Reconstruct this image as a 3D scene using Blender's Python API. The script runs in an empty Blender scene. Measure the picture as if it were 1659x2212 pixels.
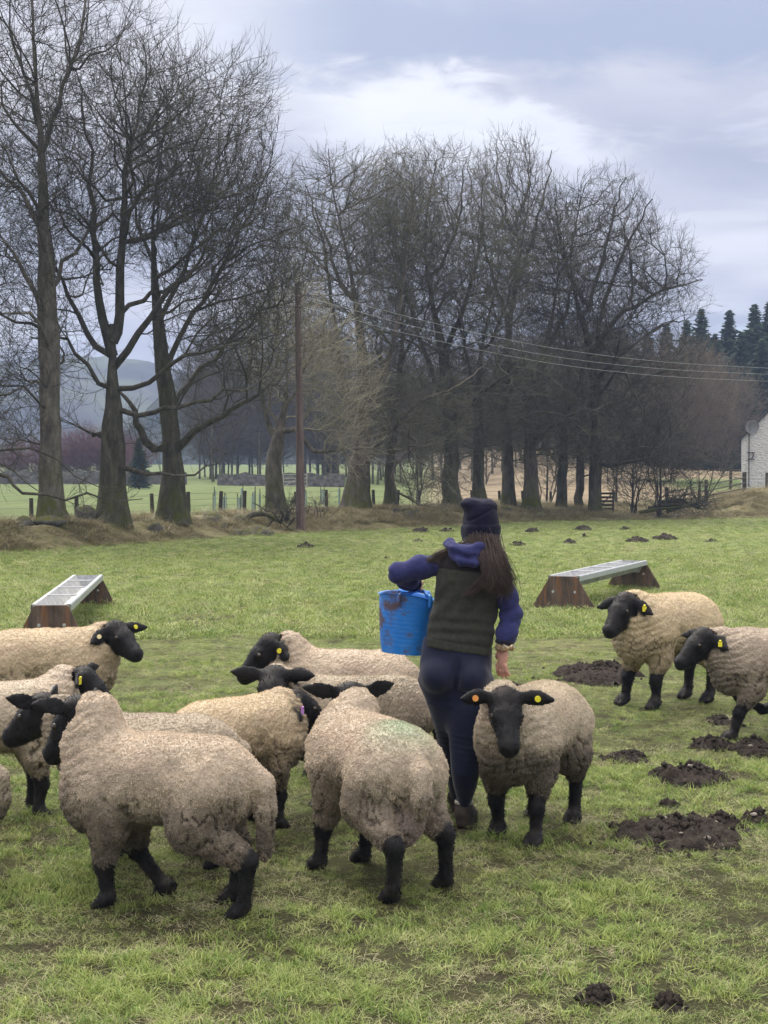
import bpy, math, random
import numpy as np
from mathutils import Vector, Matrix

random.seed(7)
RNG = np.random.default_rng(11)
SC = bpy.context.scene
COL = SC.collection
R = math.radians

# ------------------------------------------------------------------ camera
CAM_H, PITCH, FU = 1.75, math.atan(66 / 3318), 3318.0
cd = bpy.data.cameras.new('camera')
cam = bpy.data.objects.new('camera', cd)
COL.objects.link(cam)
cam.location = (0, 0, CAM_H)
cam.rotation_euler = (math.pi / 2 - PITCH, 0, 0)
cd.sensor_fit = 'VERTICAL'
cd.sensor_height = 24
cd.lens = 36
cd.clip_end = 9000
SC.camera = cam

# ------------------------------------------------------------------ sky and sun
SUN_EL, SUN_AZ = 52, 25          # elevation; azimuth of the sun, degrees left of straight ahead
w = bpy.data.worlds.new('World')
SC.world = w
w.use_nodes = True
nt = w.node_tree
nt.nodes.clear()
L = nt.links.new
def wn(t, **k):
    n = nt.nodes.new(t)
    for a, b in k.items():
        setattr(n, a, b)
    return n
out = wn('ShaderNodeOutputWorld')
bg = wn('ShaderNodeBackground')
bg.inputs[1].default_value = 0.10
L(bg.outputs[0], out.inputs[0])
sky = wn('ShaderNodeTexSky', sky_type='NISHITA', sun_disc=False)
sky.sun_elevation = R(SUN_EL)
sky.sun_rotation = R(-SUN_AZ)
tc = wn('ShaderNodeTexCoord')
sep = wn('ShaderNodeSeparateXYZ')
L(tc.outputs['Generated'], sep.inputs[0])
def wm(op, a, b=None, c=None, clamp=False):
    n = wn('ShaderNodeMath', operation=op, use_clamp=clamp)
    for i, q in enumerate((a, b, c)):
        if q is None: continue
        if isinstance(q, (int, float)): n.inputs[i].default_value = q
        else: L(q, n.inputs[i])
    return n.outputs[0]
zc = wm('MAXIMUM', sep.outputs[2], 0.0)
zz = wm('ADD', zc, 0.16)
px = wm('DIVIDE', sep.outputs[0], zz)
py = wm('DIVIDE', sep.outputs[1], zz)
cmb = wn('ShaderNodeCombineXYZ')
L(px, cmb.inputs[0]); L(py, cmb.inputs[1])
def wnoise(scale, detail, rough, off, dist=0.0, squeeze=(1, 1, 1)):
    mp = wn('ShaderNodeMapping')
    mp.inputs['Location'].default_value = off
    mp.inputs['Scale'].default_value = squeeze
    L(cmb.outputs[0], mp.inputs[0])
    n = wn('ShaderNodeTexNoise')
    n.inputs['Scale'].default_value = scale
    n.inputs['Detail'].default_value = detail
    n.inputs['Roughness'].default_value = rough
    n.inputs['Distortion'].default_value = dist
    L(mp.outputs[0], n.inputs['Vector'])
    return n.outputs['Fac']
def wramp(f, stops):
    n = wn('ShaderNodeValToRGB')
    e = n.color_ramp.elements
    while len(e) < len(stops): e.new(0.5)
    for i, (p, c) in enumerate(stops):
        e[i].position = p
        e[i].color = (*c, 1)
    L(f, n.inputs[0])
    return n.outputs[0]
n1 = wnoise(1.15, 6, 0.52, (3.1, 1.7, 0.0), 0.25, (0.8, 1.0, 1))
n2 = wnoise(3.2, 7, 0.58, (7.4, 2.6, 3.0), 0.6, (0.7, 1.0, 1))
base = wramp(n1, [(0.36, (1.9, 2.0, 2.42)), (0.46, (2.4, 2.45, 2.88)), (0.54, (2.9, 2.9, 3.26)), (0.64, (3.65, 3.65, 3.88))])
hi = wramp(n2, [(0.54, (0, 0, 0)), (0.74, (1, 1, 1))])
mx = wn('ShaderNodeMix', data_type='RGBA')
mx.inputs['B'].default_value = (4.0, 4.05, 4.25, 1)
L(wm('MULTIPLY', hi, 0.75), mx.inputs['Factor']); L(base, mx.inputs['A'])
# an overcast sky is brighter overhead than near the horizon
mr = wn('ShaderNodeMapRange', interpolation_type='SMOOTHSTEP')
for k, v in (('From Min', 0.26), ('From Max', 0.95), ('To Min', 1.0), ('To Max', 3.6)):
    mr.inputs[k].default_value = v
L(sep.outputs[2], mr.inputs['Value'])
vm = wn('ShaderNodeVectorMath', operation='SCALE')
# the pale cloud bank low in the north-east sky and the blue-grey layer above it
def wss(f, a, b):
    n = wn('ShaderNodeMapRange', interpolation_type='SMOOTHSTEP')
    n.inputs['From Min'].default_value = min(a, b); n.inputs['From Max'].default_value = max(a, b)
    n.inputs['To Min'].default_value = 0.0 if a < b else 1.0; n.inputs['To Max'].default_value = 1.0 if a < b else 0.0
    if isinstance(f, (int, float)): n.inputs['Value'].default_value = f
    else: L(f, n.inputs['Value'])
    return n.outputs[0]
az = wm('DIVIDE', sep.outputs[0], wm('MAXIMUM', sep.outputs[1], 0.05))
n3 = wnoise(9.0, 6, 0.6, (5.2, 1.1, 7.0), 0.5)
n4 = wnoise(3.0, 5, 0.55, (2.2, 6.1, 4.0), 0.3)
e2 = wm('ADD', sep.outputs[2], wm('ADD', wm('MULTIPLY', wm('SUBTRACT', n3, 0.5), 0.055), wm('MULTIPLY', wm('SUBTRACT', n4, 0.5), 0.07)))
edge = wm('SUBTRACT', 0.247, wm('MULTIPLY', wm('MAXIMUM', wm('SUBTRACT', az, 0.05), 0.0), 0.30))
top_ = wss(wm('SUBTRACT', e2, edge), 0.010, -0.012)
bank_ = wm('MULTIPLY', wm('MULTIPLY', top_, wss(e2, 0.185, 0.225)), wm('MULTIPLY', wss(az, -0.06, -0.005), wss(az, 0.22, 0.12)))
bank_ = wm('MULTIPLY', bank_, wss(sep.outputs[1], 0.1, 0.4))
layer_ = wm('MULTIPLY', wm('MULTIPLY', wss(e2, 0.240, 0.268), wss(e2, 0.36, 0.29)), wm('MULTIPLY', wss(az, -0.16, 0.0), wss(sep.outputs[1], 0.1, 0.4)))
ml = wn('ShaderNodeMix', data_type='RGBA'); ml.inputs['B'].default_value = (1.65, 1.9, 2.55, 1)
L(wm('MULTIPLY', layer_, 0.85), ml.inputs['Factor']); L(mx.outputs['Result'], ml.inputs['A'])
mb = wn('ShaderNodeMix', data_type='RGBA'); mb.inputs['B'].default_value = (4.2, 4.25, 4.45, 1)
L(wm('MULTIPLY', bank_, 0.8), mb.inputs['Factor']); L(ml.outputs['Result'], mb.inputs['A'])
# thick cloud overhead is whiter than the far blue-grey layers
tn = wn('ShaderNodeMix', data_type='RGBA', blend_type='MULTIPLY'); tn.inputs['B'].default_value = (1.08, 1.0, 0.84, 1)
L(wss(sep.outputs[2], 0.3, 0.7), tn.inputs['Factor']); L(mb.outputs['Result'], tn.inputs['A'])
L(tn.outputs['Result'], vm.inputs[0]); L(mr.outputs[0], vm.inputs['Scale'])
# thin breaks let the blue through
brk = wramp(wnoise(2.2, 5, 0.55, (1.3, 9.2, 1.0)), [(0.62, (0.97, 0.97, 0.97)), (0.8, (0.6, 0.6, 0.6))])
m2 = wn('ShaderNodeMix', data_type='RGBA')
L(brk, m2.inputs['Factor']); L(sky.outputs[0], m2.inputs['A']); L(vm.outputs[0], m2.inputs['B'])
L(m2.outputs['Result'], bg.inputs[0])

sd = bpy.data.lights.new('sun', 'SUN')
sd.energy = 1.5
sd.angle = R(28)
sd.color = (1.0, 0.94, 0.83)
sun = bpy.data.objects.new('sun', sd)
COL.objects.link(sun)
to_sun = Vector((-math.sin(R(SUN_AZ)) * math.cos(R(SUN_EL)), math.cos(R(SUN_AZ)) * math.cos(R(SUN_EL)), math.sin(R(SUN_EL))))
sun.rotation_euler = to_sun.to_track_quat('Z', 'Y').to_euler()
sun.location = to_sun * 60

SC.render.engine = 'CYCLES'
SC.view_settings.view_transform = 'Standard'
SC.view_settings.look = 'None'
SC.view_settings.exposure = 1.4
SC.view_settings.gamma = 1.0
SC.view_settings.use_curve_mapping = False
SC.cycles.max_bounces = 5
SC.cycles.diffuse_bounces = 3
SC.cycles.glossy_bounces = 2
SC.cycles.transparent_max_bounces = 6
SC.cycles.volume_bounces = 0
SC.cycles.use_denoising = True
SC.cycles.denoiser = 'OPENIMAGEDENOISE'
SC.cycles.use_adaptive_sampling = False
SC.cycles_curves.shape = 'RIBBONS' if hasattr(SC, 'cycles_curves') else None
# ------------------------------------------------------------------ helpers
def P(u, v, d):
    """The point at depth d (metres ahead) that the photograph shows at (u, v) of a 1659 x 2212 frame."""
    cx, cy = (u - 829.5) / FU, (1106 - v) / FU
    s, c = math.sin(PITCH), math.cos(PITCH)
    y, z = cy * s + c, cy * c - s
    k = d / y
    return Vector((cx * k, d, CAM_H + z * k))

def tag(o, label=None, cat=None, group=None, kind=None):
    if label: o['label'] = label
    if cat: o['category'] = cat
    if group: o['group'] = group
    if kind: o['kind'] = kind
    return o

def empty(name, loc=(0, 0, 0), rz=0.0):
    o = bpy.data.objects.new(name, None)
    COL.objects.link(o)
    o.location = loc
    o.rotation_euler = (0, 0, rz)
    o.empty_display_size = 0.1
    return o

def link_mesh(name, me, mat=None, parent=None, loc=(0, 0, 0)):
    o = bpy.data.objects.new(name, me)
    COL.objects.link(o)
    if mat is not None and not me.materials: me.materials.append(mat)
    if parent is not None: o.parent = parent
    o.location = loc
    return o

def mesh_np(name, V, F, smooth=True):
    """V (n,3); F an int array (m,3) or (m,4), or a list of such."""
    Fs = [np.asarray(f, dtype=np.int32) for f in (F if isinstance(F, list) else [F]) if len(f)]
    V = np.asarray(V, dtype=np.float32)
    me = bpy.data.meshes.new(name)
    nl = sum(f.size for f in Fs)
    nf = sum(len(f) for f in Fs)
    me.vertices.add(len(V))
    me.vertices.foreach_set('co', V.ravel())
    me.loops.add(nl)
    me.loops.foreach_set('vertex_index', np.concatenate([f.ravel() for f in Fs]).astype(np.int32))
    me.polygons.add(nf)
    tot = np.concatenate([np.full(len(f), f.shape[1]) for f in Fs])
    st = np.concatenate([[0], np.cumsum(tot)[:-1]]).astype(np.int32)
    me.polygons.foreach_set('loop_start', st)
    me.polygons.foreach_set('use_smooth', np.full(nf, smooth))
    me.update(calc_edges=True)
    me.validate()
    return me

def attr_f(me, name, a, dom='POINT'):
    at = me.attributes.new(name, 'FLOAT', dom)
    at.data.foreach_set('value', np.asarray(a, dtype=np.float32).ravel())
def attr_c(me, name, a, dom='POINT'):
    a = np.asarray(a, dtype=np.float32)
    if a.shape[1] == 3: a = np.hstack([a, np.ones((len(a), 1), np.float32)])
    at = me.attributes.new(name, 'FLOAT_COLOR', dom)
    at.data.foreach_set('color', a.ravel())

class MB:
    """Collects boxes, tubes, lofts; build() links them as one mesh object."""
    def __init__(s): s.v, s.f = [], []
    def add(s, vs, fs):
        o = len(s.v)
        s.v += [tuple(p) for p in vs]
        s.f += [tuple(i + o for i in f) for f in fs]
    def box(s, c, size, rot=None, taper=1.0, jit=0.0):
        hx, hy, hz = size[0] / 2, size[1] / 2, size[2] / 2
        vs = []
        for z in (-1, 1):
            t = taper if z > 0 else 1.0
            for x, y in ((-1, -1), (1, -1), (1, 1), (-1, 1)):
                p = Vector((x * hx * t, y * hy * t, z * hz))
                if jit: p += Vector([random.uniform(-jit, jit) for _ in range(3)])
                if rot is not None: p = rot @ p
                vs.append(p + Vector(c))
        s.add(vs, [(3, 2, 1, 0), (4, 5, 6, 7), (0, 1, 5, 4), (1, 2, 6, 5), (2, 3, 7, 6), (3, 0, 4, 7)])
    def tube(s, pts, rad, n=8, cap=True, flat=1.0):
        pts = [Vector(p) for p in pts]
        rad = rad if hasattr(rad, '__len__') else [rad] * len(pts)
        vs, fs = [], []
        prev = None
        for i, p in enumerate(pts):
            t = (pts[min(i + 1, len(pts) - 1)] - pts[max(i - 1, 0)]).normalized()
            if prev is None:
                a = Vector((0, 0, 1)) if abs(t.z) < 0.9 else Vector((1, 0, 0))
                x = t.cross(a).normalized()
            else:
                x = (prev - t * prev.dot(t)).normalized()
            prev = x
            y = t.cross(x)
            for k in range(n):
                q = 2 * math.pi * k / n
                vs.append(p + (x * math.cos(q) + y * math.sin(q) * flat) * rad[i])
        for i in range(len(pts) - 1):
            for k in range(n):
                a, b = i * n + k, i * n + (k + 1) % n
                fs.append((a, b, b + n, a + n))
        if cap:
            fs.append(tuple(range(n - 1, -1, -1)))
            fs.append(tuple(range((len(pts) - 1) * n, len(pts) * n)))
        s.add(vs, fs)
    def prism(s, poly, ax0, ax1, ext, origin=(0, 0, 0)):
        """2-D polygon in the plane (ax0, ax1) thickened along ext (a vector)."""
        o, a, b, e = Vector(origin), Vector(ax0), Vector(ax1), Vector(ext)
        n = len(poly)
        vs = [o + a * p[0] + b * p[1] for p in poly] + [o + a * p[0] + b * p[1] + e for p in poly]
        s.add(vs, [tuple(range(n - 1, -1, -1)), tuple(range(n, 2 * n))] + [(i, (i + 1) % n, n + (i + 1) % n, n + i) for i in range(n)])
    def build(s, name, mat=None, parent=None, loc=(0, 0, 0), smooth=False, bevel=0.0):
        me = bpy.data.meshes.new(name)
        me.from_pydata(s.v, [], s.f)
        me.update()
        if smooth:
            me.polygons.foreach_set('use_smooth', [True] * len(me.polygons))
            try: me.set_sharp_from_angle(angle=R(50))
            except Exception: pass
        o = link_mesh(name, me, mat, parent, loc)
        if bevel:
            m = o.modifiers.new('bevel', 'BEVEL'); m.width = bevel; m.segments = 2
        return o

# --- numpy value noise
def _hash(ix, iy, iz, seed):
    h = (ix * 374761393 + iy * 668265263 + iz * 2147483647 + seed * 974711) & 0x7fffffff
    h = ((h ^ (h >> 13)) * 1274126177) & 0x7fffffff
    return ((h ^ (h >> 16)) & 0xffff) / 65535.0
def vnoise(p, seed=0):
    p = np.asarray(p, dtype=np.float64)
    i = np.floor(p).astype(np.int64)
    f = p - i
    f = f * f * (3 - 2 * f)
    r = 0
    for dx in (0, 1):
        wx = f[..., 0] if dx else 1 - f[..., 0]
        for dy in (0, 1):
            wy = f[..., 1] if dy else 1 - f[..., 1]
            for dz in (0, 1):
                wz = f[..., 2] if dz else 1 - f[..., 2]
                r = r + wx * wy * wz * _hash(i[..., 0] + dx, i[..., 1] + dy, i[..., 2] + dz, seed)
    return r
def fbm(p, oct=4, seed=0, gain=0.5):
    p = np.asarray(p, dtype=np.float64)
    a, s, t = 1.0, 0.0, 0.0
    for k in range(oct):
        s = s + a * vnoise(p * 2 ** k + 17.3 * k, seed + k)
        t += a
        a *= gain
    return s / t
def fbm2(x, y, sc, oct=4, seed=0):
    return fbm(np.stack([x * sc, y * sc, np.zeros_like(x)], -1), oct, seed)
def sstep(a, b, x):
    t = np.clip((np.asarray(x, dtype=float) - a) / (b - a), 0, 1)
    return t * t * (3 - 2 * t)

# --- node materials
class NM:
    def __init__(s, name, rough=0.9, spec=0.2):
        s.m = bpy.data.materials.new(name)
        s.m.use_nodes = True
        s.t = s.m.node_tree
        s.b = s.t.nodes['Principled BSDF']
        s.b.inputs['Roughness'].default_value = rough
        s.b.inputs['Specular IOR Level'].default_value = spec
        s.tc = None
    def n(s, typ, **k):
        q = s.t.nodes.new(typ)
        for a, b in k.items(): setattr(q, a, b)
        return q
    def l(s, a, b): s.t.links.new(a, b)
    def coord(s, kind='Object'):
        if s.tc is None: s.tc = s.n('ShaderNodeTexCoord')
        return s.tc.outputs[kind]
    def pos(s): return s.n('ShaderNodeNewGeometry').outputs['Position']
    def noise(s, scale, detail=4, rough=0.55, vec=None, stretch=None, dist=0.0):
        q = s.n('ShaderNodeTexNoise')
        q.inputs['Scale'].default_value = scale
        q.inputs['Detail'].default_value = detail
        q.inputs['Roughness'].default_value = rough
        q.inputs['Distortion'].default_value = dist
        v = vec if vec is not None else s.coord()
        if stretch:
            mp = s.n('ShaderNodeMapping'); mp.inputs['Scale'].default_value = stretch
            s.l(v, mp.inputs[0]); v = mp.outputs[0]
        s.l(v, q.inputs['Vector'])
        return q.outputs['Fac']
    def voro(s, scale, vec=None, feature='F1', stretch=None):
        q = s.n('ShaderNodeTexVoronoi', feature=feature)
        q.inputs['Scale'].default_value = scale
        v = vec if vec is not None else s.coord()
        if stretch:
            mp = s.n('ShaderNodeMapping'); mp.inputs['Scale'].default_value = stretch
            s.l(v, mp.inputs[0]); v = mp.outputs[0]
        s.l(v, q.inputs['Vector'])
        return q.outputs['Distance']
    def ramp(s, f, stops):
        q = s.n('ShaderNodeValToRGB')
        e = q.color_ramp.elements
        while len(e) < len(stops): e.new(0.5)
        for i, (p, c) in enumerate(stops):
            e[i].position = p
            e[i].color = (*c, 1) if hasattr(c, '__len__') else (c, c, c, 1)
        s.l(f, q.inputs[0])
        return q.outputs[0]
    def mix(s, f, a, b, mode='MIX'):
        q = s.n('ShaderNodeMix', data_type='RGBA', blend_type=mode)
        for k, x in (('Factor', f), ('A', a), ('B', b)):
            if isinstance(x, (int, float)): q.inputs[k].default_value = x if k == 'Factor' else (x, x, x, 1)
            elif isinstance(x, tuple): q.inputs[k].default_value = (*x, 1)
            else: s.l(x, q.inputs[k])
        return q.outputs['Result']
    def math(s, op, a, b=0.0, clamp=False):
        q = s.n('ShaderNodeMath', operation=op, use_clamp=clamp)
        for i, x in enumerate((a, b)):
            if isinstance(x, (int, float)): q.inputs[i].default_value = x
            else: s.l(x, q.inputs[i])
        return q.outputs[0]
    def attr(s, name, typ='GEOMETRY', out='Fac'):
        q = s.n('ShaderNodeAttribute', attribute_name=name, attribute_type=typ)
        return q.outputs[out]
    def sepx(s):
        q = s.n('ShaderNodeSeparateXYZ'); s.l(s.coord(), q.inputs[0]); return q.outputs[0]
    def rnd(s): return s.n('ShaderNodeObjectInfo').outputs['Random']
    def color(s, c):
        if isinstance(c, tuple): s.b.inputs['Base Color'].default_value = (*c, 1)
        else: s.l(c, s.b.inputs['Base Color'])
        return s
    def bump(s, h, strength=0.5, dist=0.02):
        q = s.n('ShaderNodeBump')
        q.inputs['Strength'].default_value = strength
        q.inputs['Distance'].default_value = dist
        s.l(h, q.inputs['Height'])
        s.l(q.outputs[0], s.b.inputs['Normal'])
        return s

# --- signed distance volumes meshed by surface nets
class Vol:
    def __init__(s, lo, hi, h):
        s.lo, s.h = np.array(lo, float), h
        s.n = np.ceil((np.array(hi, float) - s.lo) / h).astype(int) + 1
        s.d = np.full(s.n, 0.5, np.float32)
        s.ax = [(s.lo[i] + np.arange(s.n[i]) * h).astype(np.float32) for i in range(3)]
    def _sub(s, lo, hi):
        a = np.clip(np.floor((np.array(lo) - s.lo) / s.h).astype(int), 0, s.n)
        b = np.clip(np.ceil((np.array(hi) - s.lo) / s.h).astype(int) + 1, 0, s.n)
        sl = tuple(slice(a[i], b[i]) for i in range(3))
        if any(b[i] <= a[i] for i in range(3)): return None, None
        return sl, np.meshgrid(*[s.ax[i][sl[i]] for i in range(3)], indexing='ij', sparse=True)
    def _put(s, sl, f, k):
        a = s.d[sl]
        if k <= 0: s.d[sl] = np.minimum(a, f); return
        h = np.clip(0.5 + 0.5 * (f - a) / k, 0, 1)
        s.d[sl] = f * (1 - h) + a * h - k * h * (1 - h)
    def cone(s, a, b, ra, rb, k=0.05):
        a, b = np.array(a, float), np.array(b, float)
        m = max(ra, rb) + k * 1.5 + 3 * s.h
        sl, g = s._sub(np.minimum(a, b) - m, np.maximum(a, b) + m)
        if sl is None: return
        ab = b - a
        q = [g[i] - a[i] for i in range(3)]
        t = np.clip((q[0] * ab[0] + q[1] * ab[1] + q[2] * ab[2]) / max(ab @ ab, 1e-9), 0, 1)
        f = np.sqrt(sum((q[i] - t * ab[i]) ** 2 for i in range(3))) - (ra + (rb - ra) * t)
        s._put(sl, f.astype(np.float32), k)
    def chain(s, pts, rad, k=0.04):
        for i in range(len(pts) - 1): s.cone(pts[i], pts[i + 1], rad[i], rad[i + 1], k)
    def ell(s, c, r, k=0.05, M=None):
        c, r = np.array(c, float), np.array(r, float)
        m = (r.max() if M is not None else r) + k * 1.5 + 3 * s.h
        sl, g = s._sub(c - m, c + m)
        if sl is None: return
        q = [g[i] - c[i] for i in range(3)]
        if M is not None:   # rows of M: the axes
            q = [M[i][0] * q[0] + M[i][1] * q[1] + M[i][2] * q[2] for i in range(3)]
        k0 = np.sqrt(sum((q[i] / r[i]) ** 2 for i in range(3)))
        k1 = np.sqrt(sum((q[i] / r[i] ** 2) ** 2 for i in range(3))) + 1e-6
        s._put(sl, (k0 * (k0 - 1) / k1).astype(np.float32), k)
    def leaf(s, root, d, wdir, length, width, thick, bend=0.0, k=0.015):
        """flattened leaf (an ear): along d, broad along wdir, bending along their normal."""
        root = np.array(root, float)
        d = np.array(d, float); d /= np.linalg.norm(d)
        wd = np.array(wdir, float); wd -= d * (wd @ d); wd /= np.linalg.norm(wd)
        nn = np.cross(d, wd)
        m = length * 1.15 + 0.03
        sl, g = s._sub(root - m, root + m)
        if sl is None: return
        q = [g[i] - root[i] for i in range(3)]
        l = sum(q[i] * d[i] for i in range(3)); ww = sum(q[i] * wd[i] for i in range(3)); n = sum(q[i] * nn[i] for i in range(3))
        t = np.clip(l / length, 0, 1)
        n = n - bend * t * t * length + 0.25 * ww * ww / width      # droop and cup
        prof = np.interp(t, [0, 0.15, 0.4, 0.65, 0.85, 1.0], [0.5, 0.7, 1.0, 0.92, 0.6, 0.18]) * width
        over = np.maximum(np.maximum(-l, l - length), 0)
        f = (np.sqrt((ww / prof) ** 2 + (n / thick) ** 2) - 1) * thick + over
        s._put(sl, f.astype(np.float32), k)
    def stack(s, rows, k=0.03, power=2.0):
        """rows of (z, cx, cy, rx, ry): an elliptical column."""
        rows = sorted(rows)
        A = np.array(rows, float)
        z0, z1 = A[0, 0], A[-1, 0]
        m = k * 1.5 + 3 * s.h
        lo = [(A[:, 1] - A[:, 3]).min() - m, (A[:, 2] - A[:, 4]).min() - m, z0 - m]
        hi = [(A[:, 1] + A[:, 3]).max() + m, (A[:, 2] + A[:, 4]).max() + m, z1 + m]
        sl, g = s._sub(lo, hi)
        if sl is None: return
        z = g[2]
        cx, cy, rx, ry = [np.interp(z, A[:, 0], A[:, i]) for i in (1, 2, 3, 4)]
        e = (np.abs((g[0] - cx) / rx) ** power + np.abs((g[1] - cy) / ry) ** power) ** (1 / power)
        f = (e - 1) * np.minimum(rx, ry)
        cap = np.maximum(z0 - z, z - z1)
        f = np.maximum(f, cap)
        s._put(sl, f.astype(np.float32), k)
    def floor(s, z): s.d = np.maximum(s.d, (z - s.ax[2])[None, None, :]).astype(np.float32)
    def cutplane(s, p, n):
        """keep the side that the normal n points away from."""
        q = (s.ax[0] - p[0])[:, None, None] * n[0] + (s.ax[1] - p[1])[None, :, None] * n[1] + (s.ax[2] - p[2])[None, None, :] * n[2]
        s.d = np.maximum(s.d, q).astype(np.float32)
    def sample(s, V, fld=None):
        fld = s.d if fld is None else fld
        q = (V - s.lo) / s.h
        i = np.clip(np.floor(q).astype(int), 0, s.n - 2)
        f = np.clip(q - i, 0, 1)
        r = 0
        for dx in (0, 1):
            for dy in (0, 1):
                for dz in (0, 1):
                    r = r + (f[:, 0] if dx else 1 - f[:, 0]) * (f[:, 1] if dy else 1 - f[:, 1]) * (f[:, 2] if dz else 1 - f[:, 2]) * fld[i[:, 0] + dx, i[:, 1] + dy, i[:, 2] + dz]
        return r
    def mesh(s, relax=2):
        d = s.d
        for a in range(3):      # closed at the border
            sl = [slice(None)] * 3
            for e in (0, -1):
                sl[a] = e; d[tuple(sl)] = np.maximum(d[tuple(sl)], s.h * 0.5)
        n = s.n - 1
        ins = d < 0
        cnt = np.zeros(n, np.int8)
        for dx in (0, 1):
            for dy in (0, 1):
                for dz in (0, 1):
                    cnt += ins[dx:n[0] + dx, dy:n[1] + dy, dz:n[2] + dz]
        act = np.argwhere((cnt > 0) & (cnt < 8))
        idx = np.full(n, -1, np.int32)
        idx[tuple(act.T)] = np.arange(len(act))
        acc = np.zeros((len(act), 3)); num = np.zeros(len(act))
        for a in range(3):
            o = [b for b in range(3) if b != a]
            for p in (0, 1):
                for q in (0, 1):
                    c0 = act.copy(); c0[:, o[0]] += p; c0[:, o[1]] += q
                    c1 = c0.copy(); c1[:, a] += 1
                    v0, v1 = d[tuple(c0.T)], d[tuple(c1.T)]
                    x = (v0 < 0) != (v1 < 0)
                    t = np.where(x, v0 / np.where(x, v0 - v1, 1), 0)
                    pt = (c0 - act).astype(float); pt[:, a] += t
                    acc += pt * x[:, None]; num += x
        V = s.lo + (act + acc / num[:, None]) * s.h
        Fq = []
        for a in range(3):
            b, c = (a + 1) % 3, (a + 2) % 3
            sl0 = [slice(1, -1)] * 3; sl1 = [slice(1, -1)] * 3
            sl0[a] = slice(0, -1); sl1[a] = slice(1, None)
            A, B = ins[tuple(sl0)], ins[tuple(sl1)]
            e = np.argwhere(A != B)
            if not len(e): continue
            fl = A[tuple(e.T)]
            off = np.ones(3, int); off[a] = 0
            g = e + off
            def cell(db, dc):
                q = g.copy(); q[:, b] += db; q[:, c] += dc
                return idx[tuple(q.T)]
            quad = np.stack([cell(-1, -1), cell(0, -1), cell(0, 0), cell(-1, 0)], 1)
            quad[~fl] = quad[~fl][:, ::-1]
            Fq.append(quad)
        F = np.concatenate(Fq)
        for _ in range(relax):
            S = np.zeros_like(V); C = np.zeros(len(V))
            for i in range(4):
                j = (i + 1) % 4
                np.add.at(S, F[:, i], V[F[:, j]]); np.add.at(C, F[:, i], 1)
                np.add.at(S, F[:, j], V[F[:, i]]); np.add.at(C, F[:, j], 1)
            V = 0.5 * V + 0.5 * S / np.maximum(C, 1)[:, None]
        return V, F

def normals(V, F):
    n = np.cross(V[F[:, 2]] - V[F[:, 0]], V[F[:, 3]] - V[F[:, 1]])
    N = np.zeros_like(V)
    for i in range(4): np.add.at(N, F[:, i], n)
    return N / np.maximum(np.linalg.norm(N, axis=1), 1e-9)[:, None]

def sample_faces(V, F, weight, count, rng):
    """count random points on the quads, chosen by area x weight (per face). Returns points, normals, face ids."""
    n = np.cross(V[F[:, 2]] - V[F[:, 0]], V[F[:, 3]] - V[F[:, 1]])
    ar = np.linalg.norm(n, axis=1) / 2
    p = ar * weight; p = p / p.sum()
    f = rng.choice(len(F), count, p=p)
    a, b = rng.random((2, count, 1))
    pt = (V[F[f, 0]] * (1 - a) + V[F[f, 1]] * a) * (1 - b) + (V[F[f, 3]] * (1 - a) + V[F[f, 2]] * a) * b
    return pt, n[f] / np.maximum(np.linalg.norm(n[f], axis=1), 1e-9)[:, None], f

def hair(name, pts, rad, mat, parent=None, col=None, loc=(0, 0, 0)):
    """pts (n, k, 3); rad (n, k) or (k,); col (n, 3)."""
    n, k = pts.shape[:2]
    hc = bpy.data.hair_curves.new(name)
    hc.add_curves([k] * n)
    hc.attributes['position'].data.foreach_set('vector', pts.astype(np.float32).ravel())
    ra = hc.attributes.new('radius', 'FLOAT', 'POINT') if 'radius' not in hc.attributes else hc.attributes['radius']
    ra.data.foreach_set('value', np.broadcast_to(rad, (n, k)).astype(np.float32).ravel())
    if col is not None:
        c = hc.attributes.new('col', 'FLOAT_COLOR', 'POINT')
        cc = np.repeat(np.hstack([col, np.ones((n, 1))]), k, axis=0)
        c.data.foreach_set('color', cc.astype(np.float32).ravel())
    hc.materials.append(mat)
    o = bpy.data.objects.new(name, hc)
    COL.objects.link(o)
    if parent is not None: o.parent = parent
    o.location = loc
    return o
# ------------------------------------------------------------------ terrain
EDGE = np.array([(-60, 30), (-10.5, 33.8), (-9.4, 37.5), (-6.0, 46.4), (-3.0, 52.8), (1.2, 58.0), (5.6, 67.0), (18.6, 74.0), (27, 77.0), (120, 84)])
BANKH = np.array([(-60, .5), (-9.5, .55), (-6, .5), (0, .5), (5, .6), (9, .45), (12, .15), (15.8, .15), (16.5, .35), (17.6, .8), (19, 1.15), (23, 1.25), (60, 1.25)])
def edge_y(x): return np.interp(x, EDGE[:, 0], EDGE[:, 1])
def ground_z(x, y):
    x = np.asarray(x, float); y = np.asarray(y, float)
    e = edge_y(x)
    t = y - e
    b = np.interp(x, BANKH[:, 0], BANKH[:, 1])
    far = 0.08 + np.maximum(y - 56, 0) * (0.017 + 0.016 * sstep(3, 20, x)) * sstep(0, 12, t)
    far = np.where(y > 250, far + 0, far)
    far = np.minimum(far, 9.0)
    z = b * sstep(-0.3, 5.5, t) * (1 - 0.75 * sstep(9, 16, t) * (1 - sstep(16, 20, x)))
    z = np.maximum(z, far * sstep(6, 14, t))
    rough = sstep(0.0, 2.0, t) * (1 - sstep(14, 22, t))
    z = z + rough * (fbm2(x, y, 1.1, 3, 3) - 0.5) * 0.34
    near = 1 - sstep(-2, 1, t)
    z = z + near * ((fbm2(x, y, 0.55, 3, 5) - 0.5) * 0.07 + (fbm2(x, y, 5.0, 3, 8) - 0.5) * 0.035)
    return z
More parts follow.
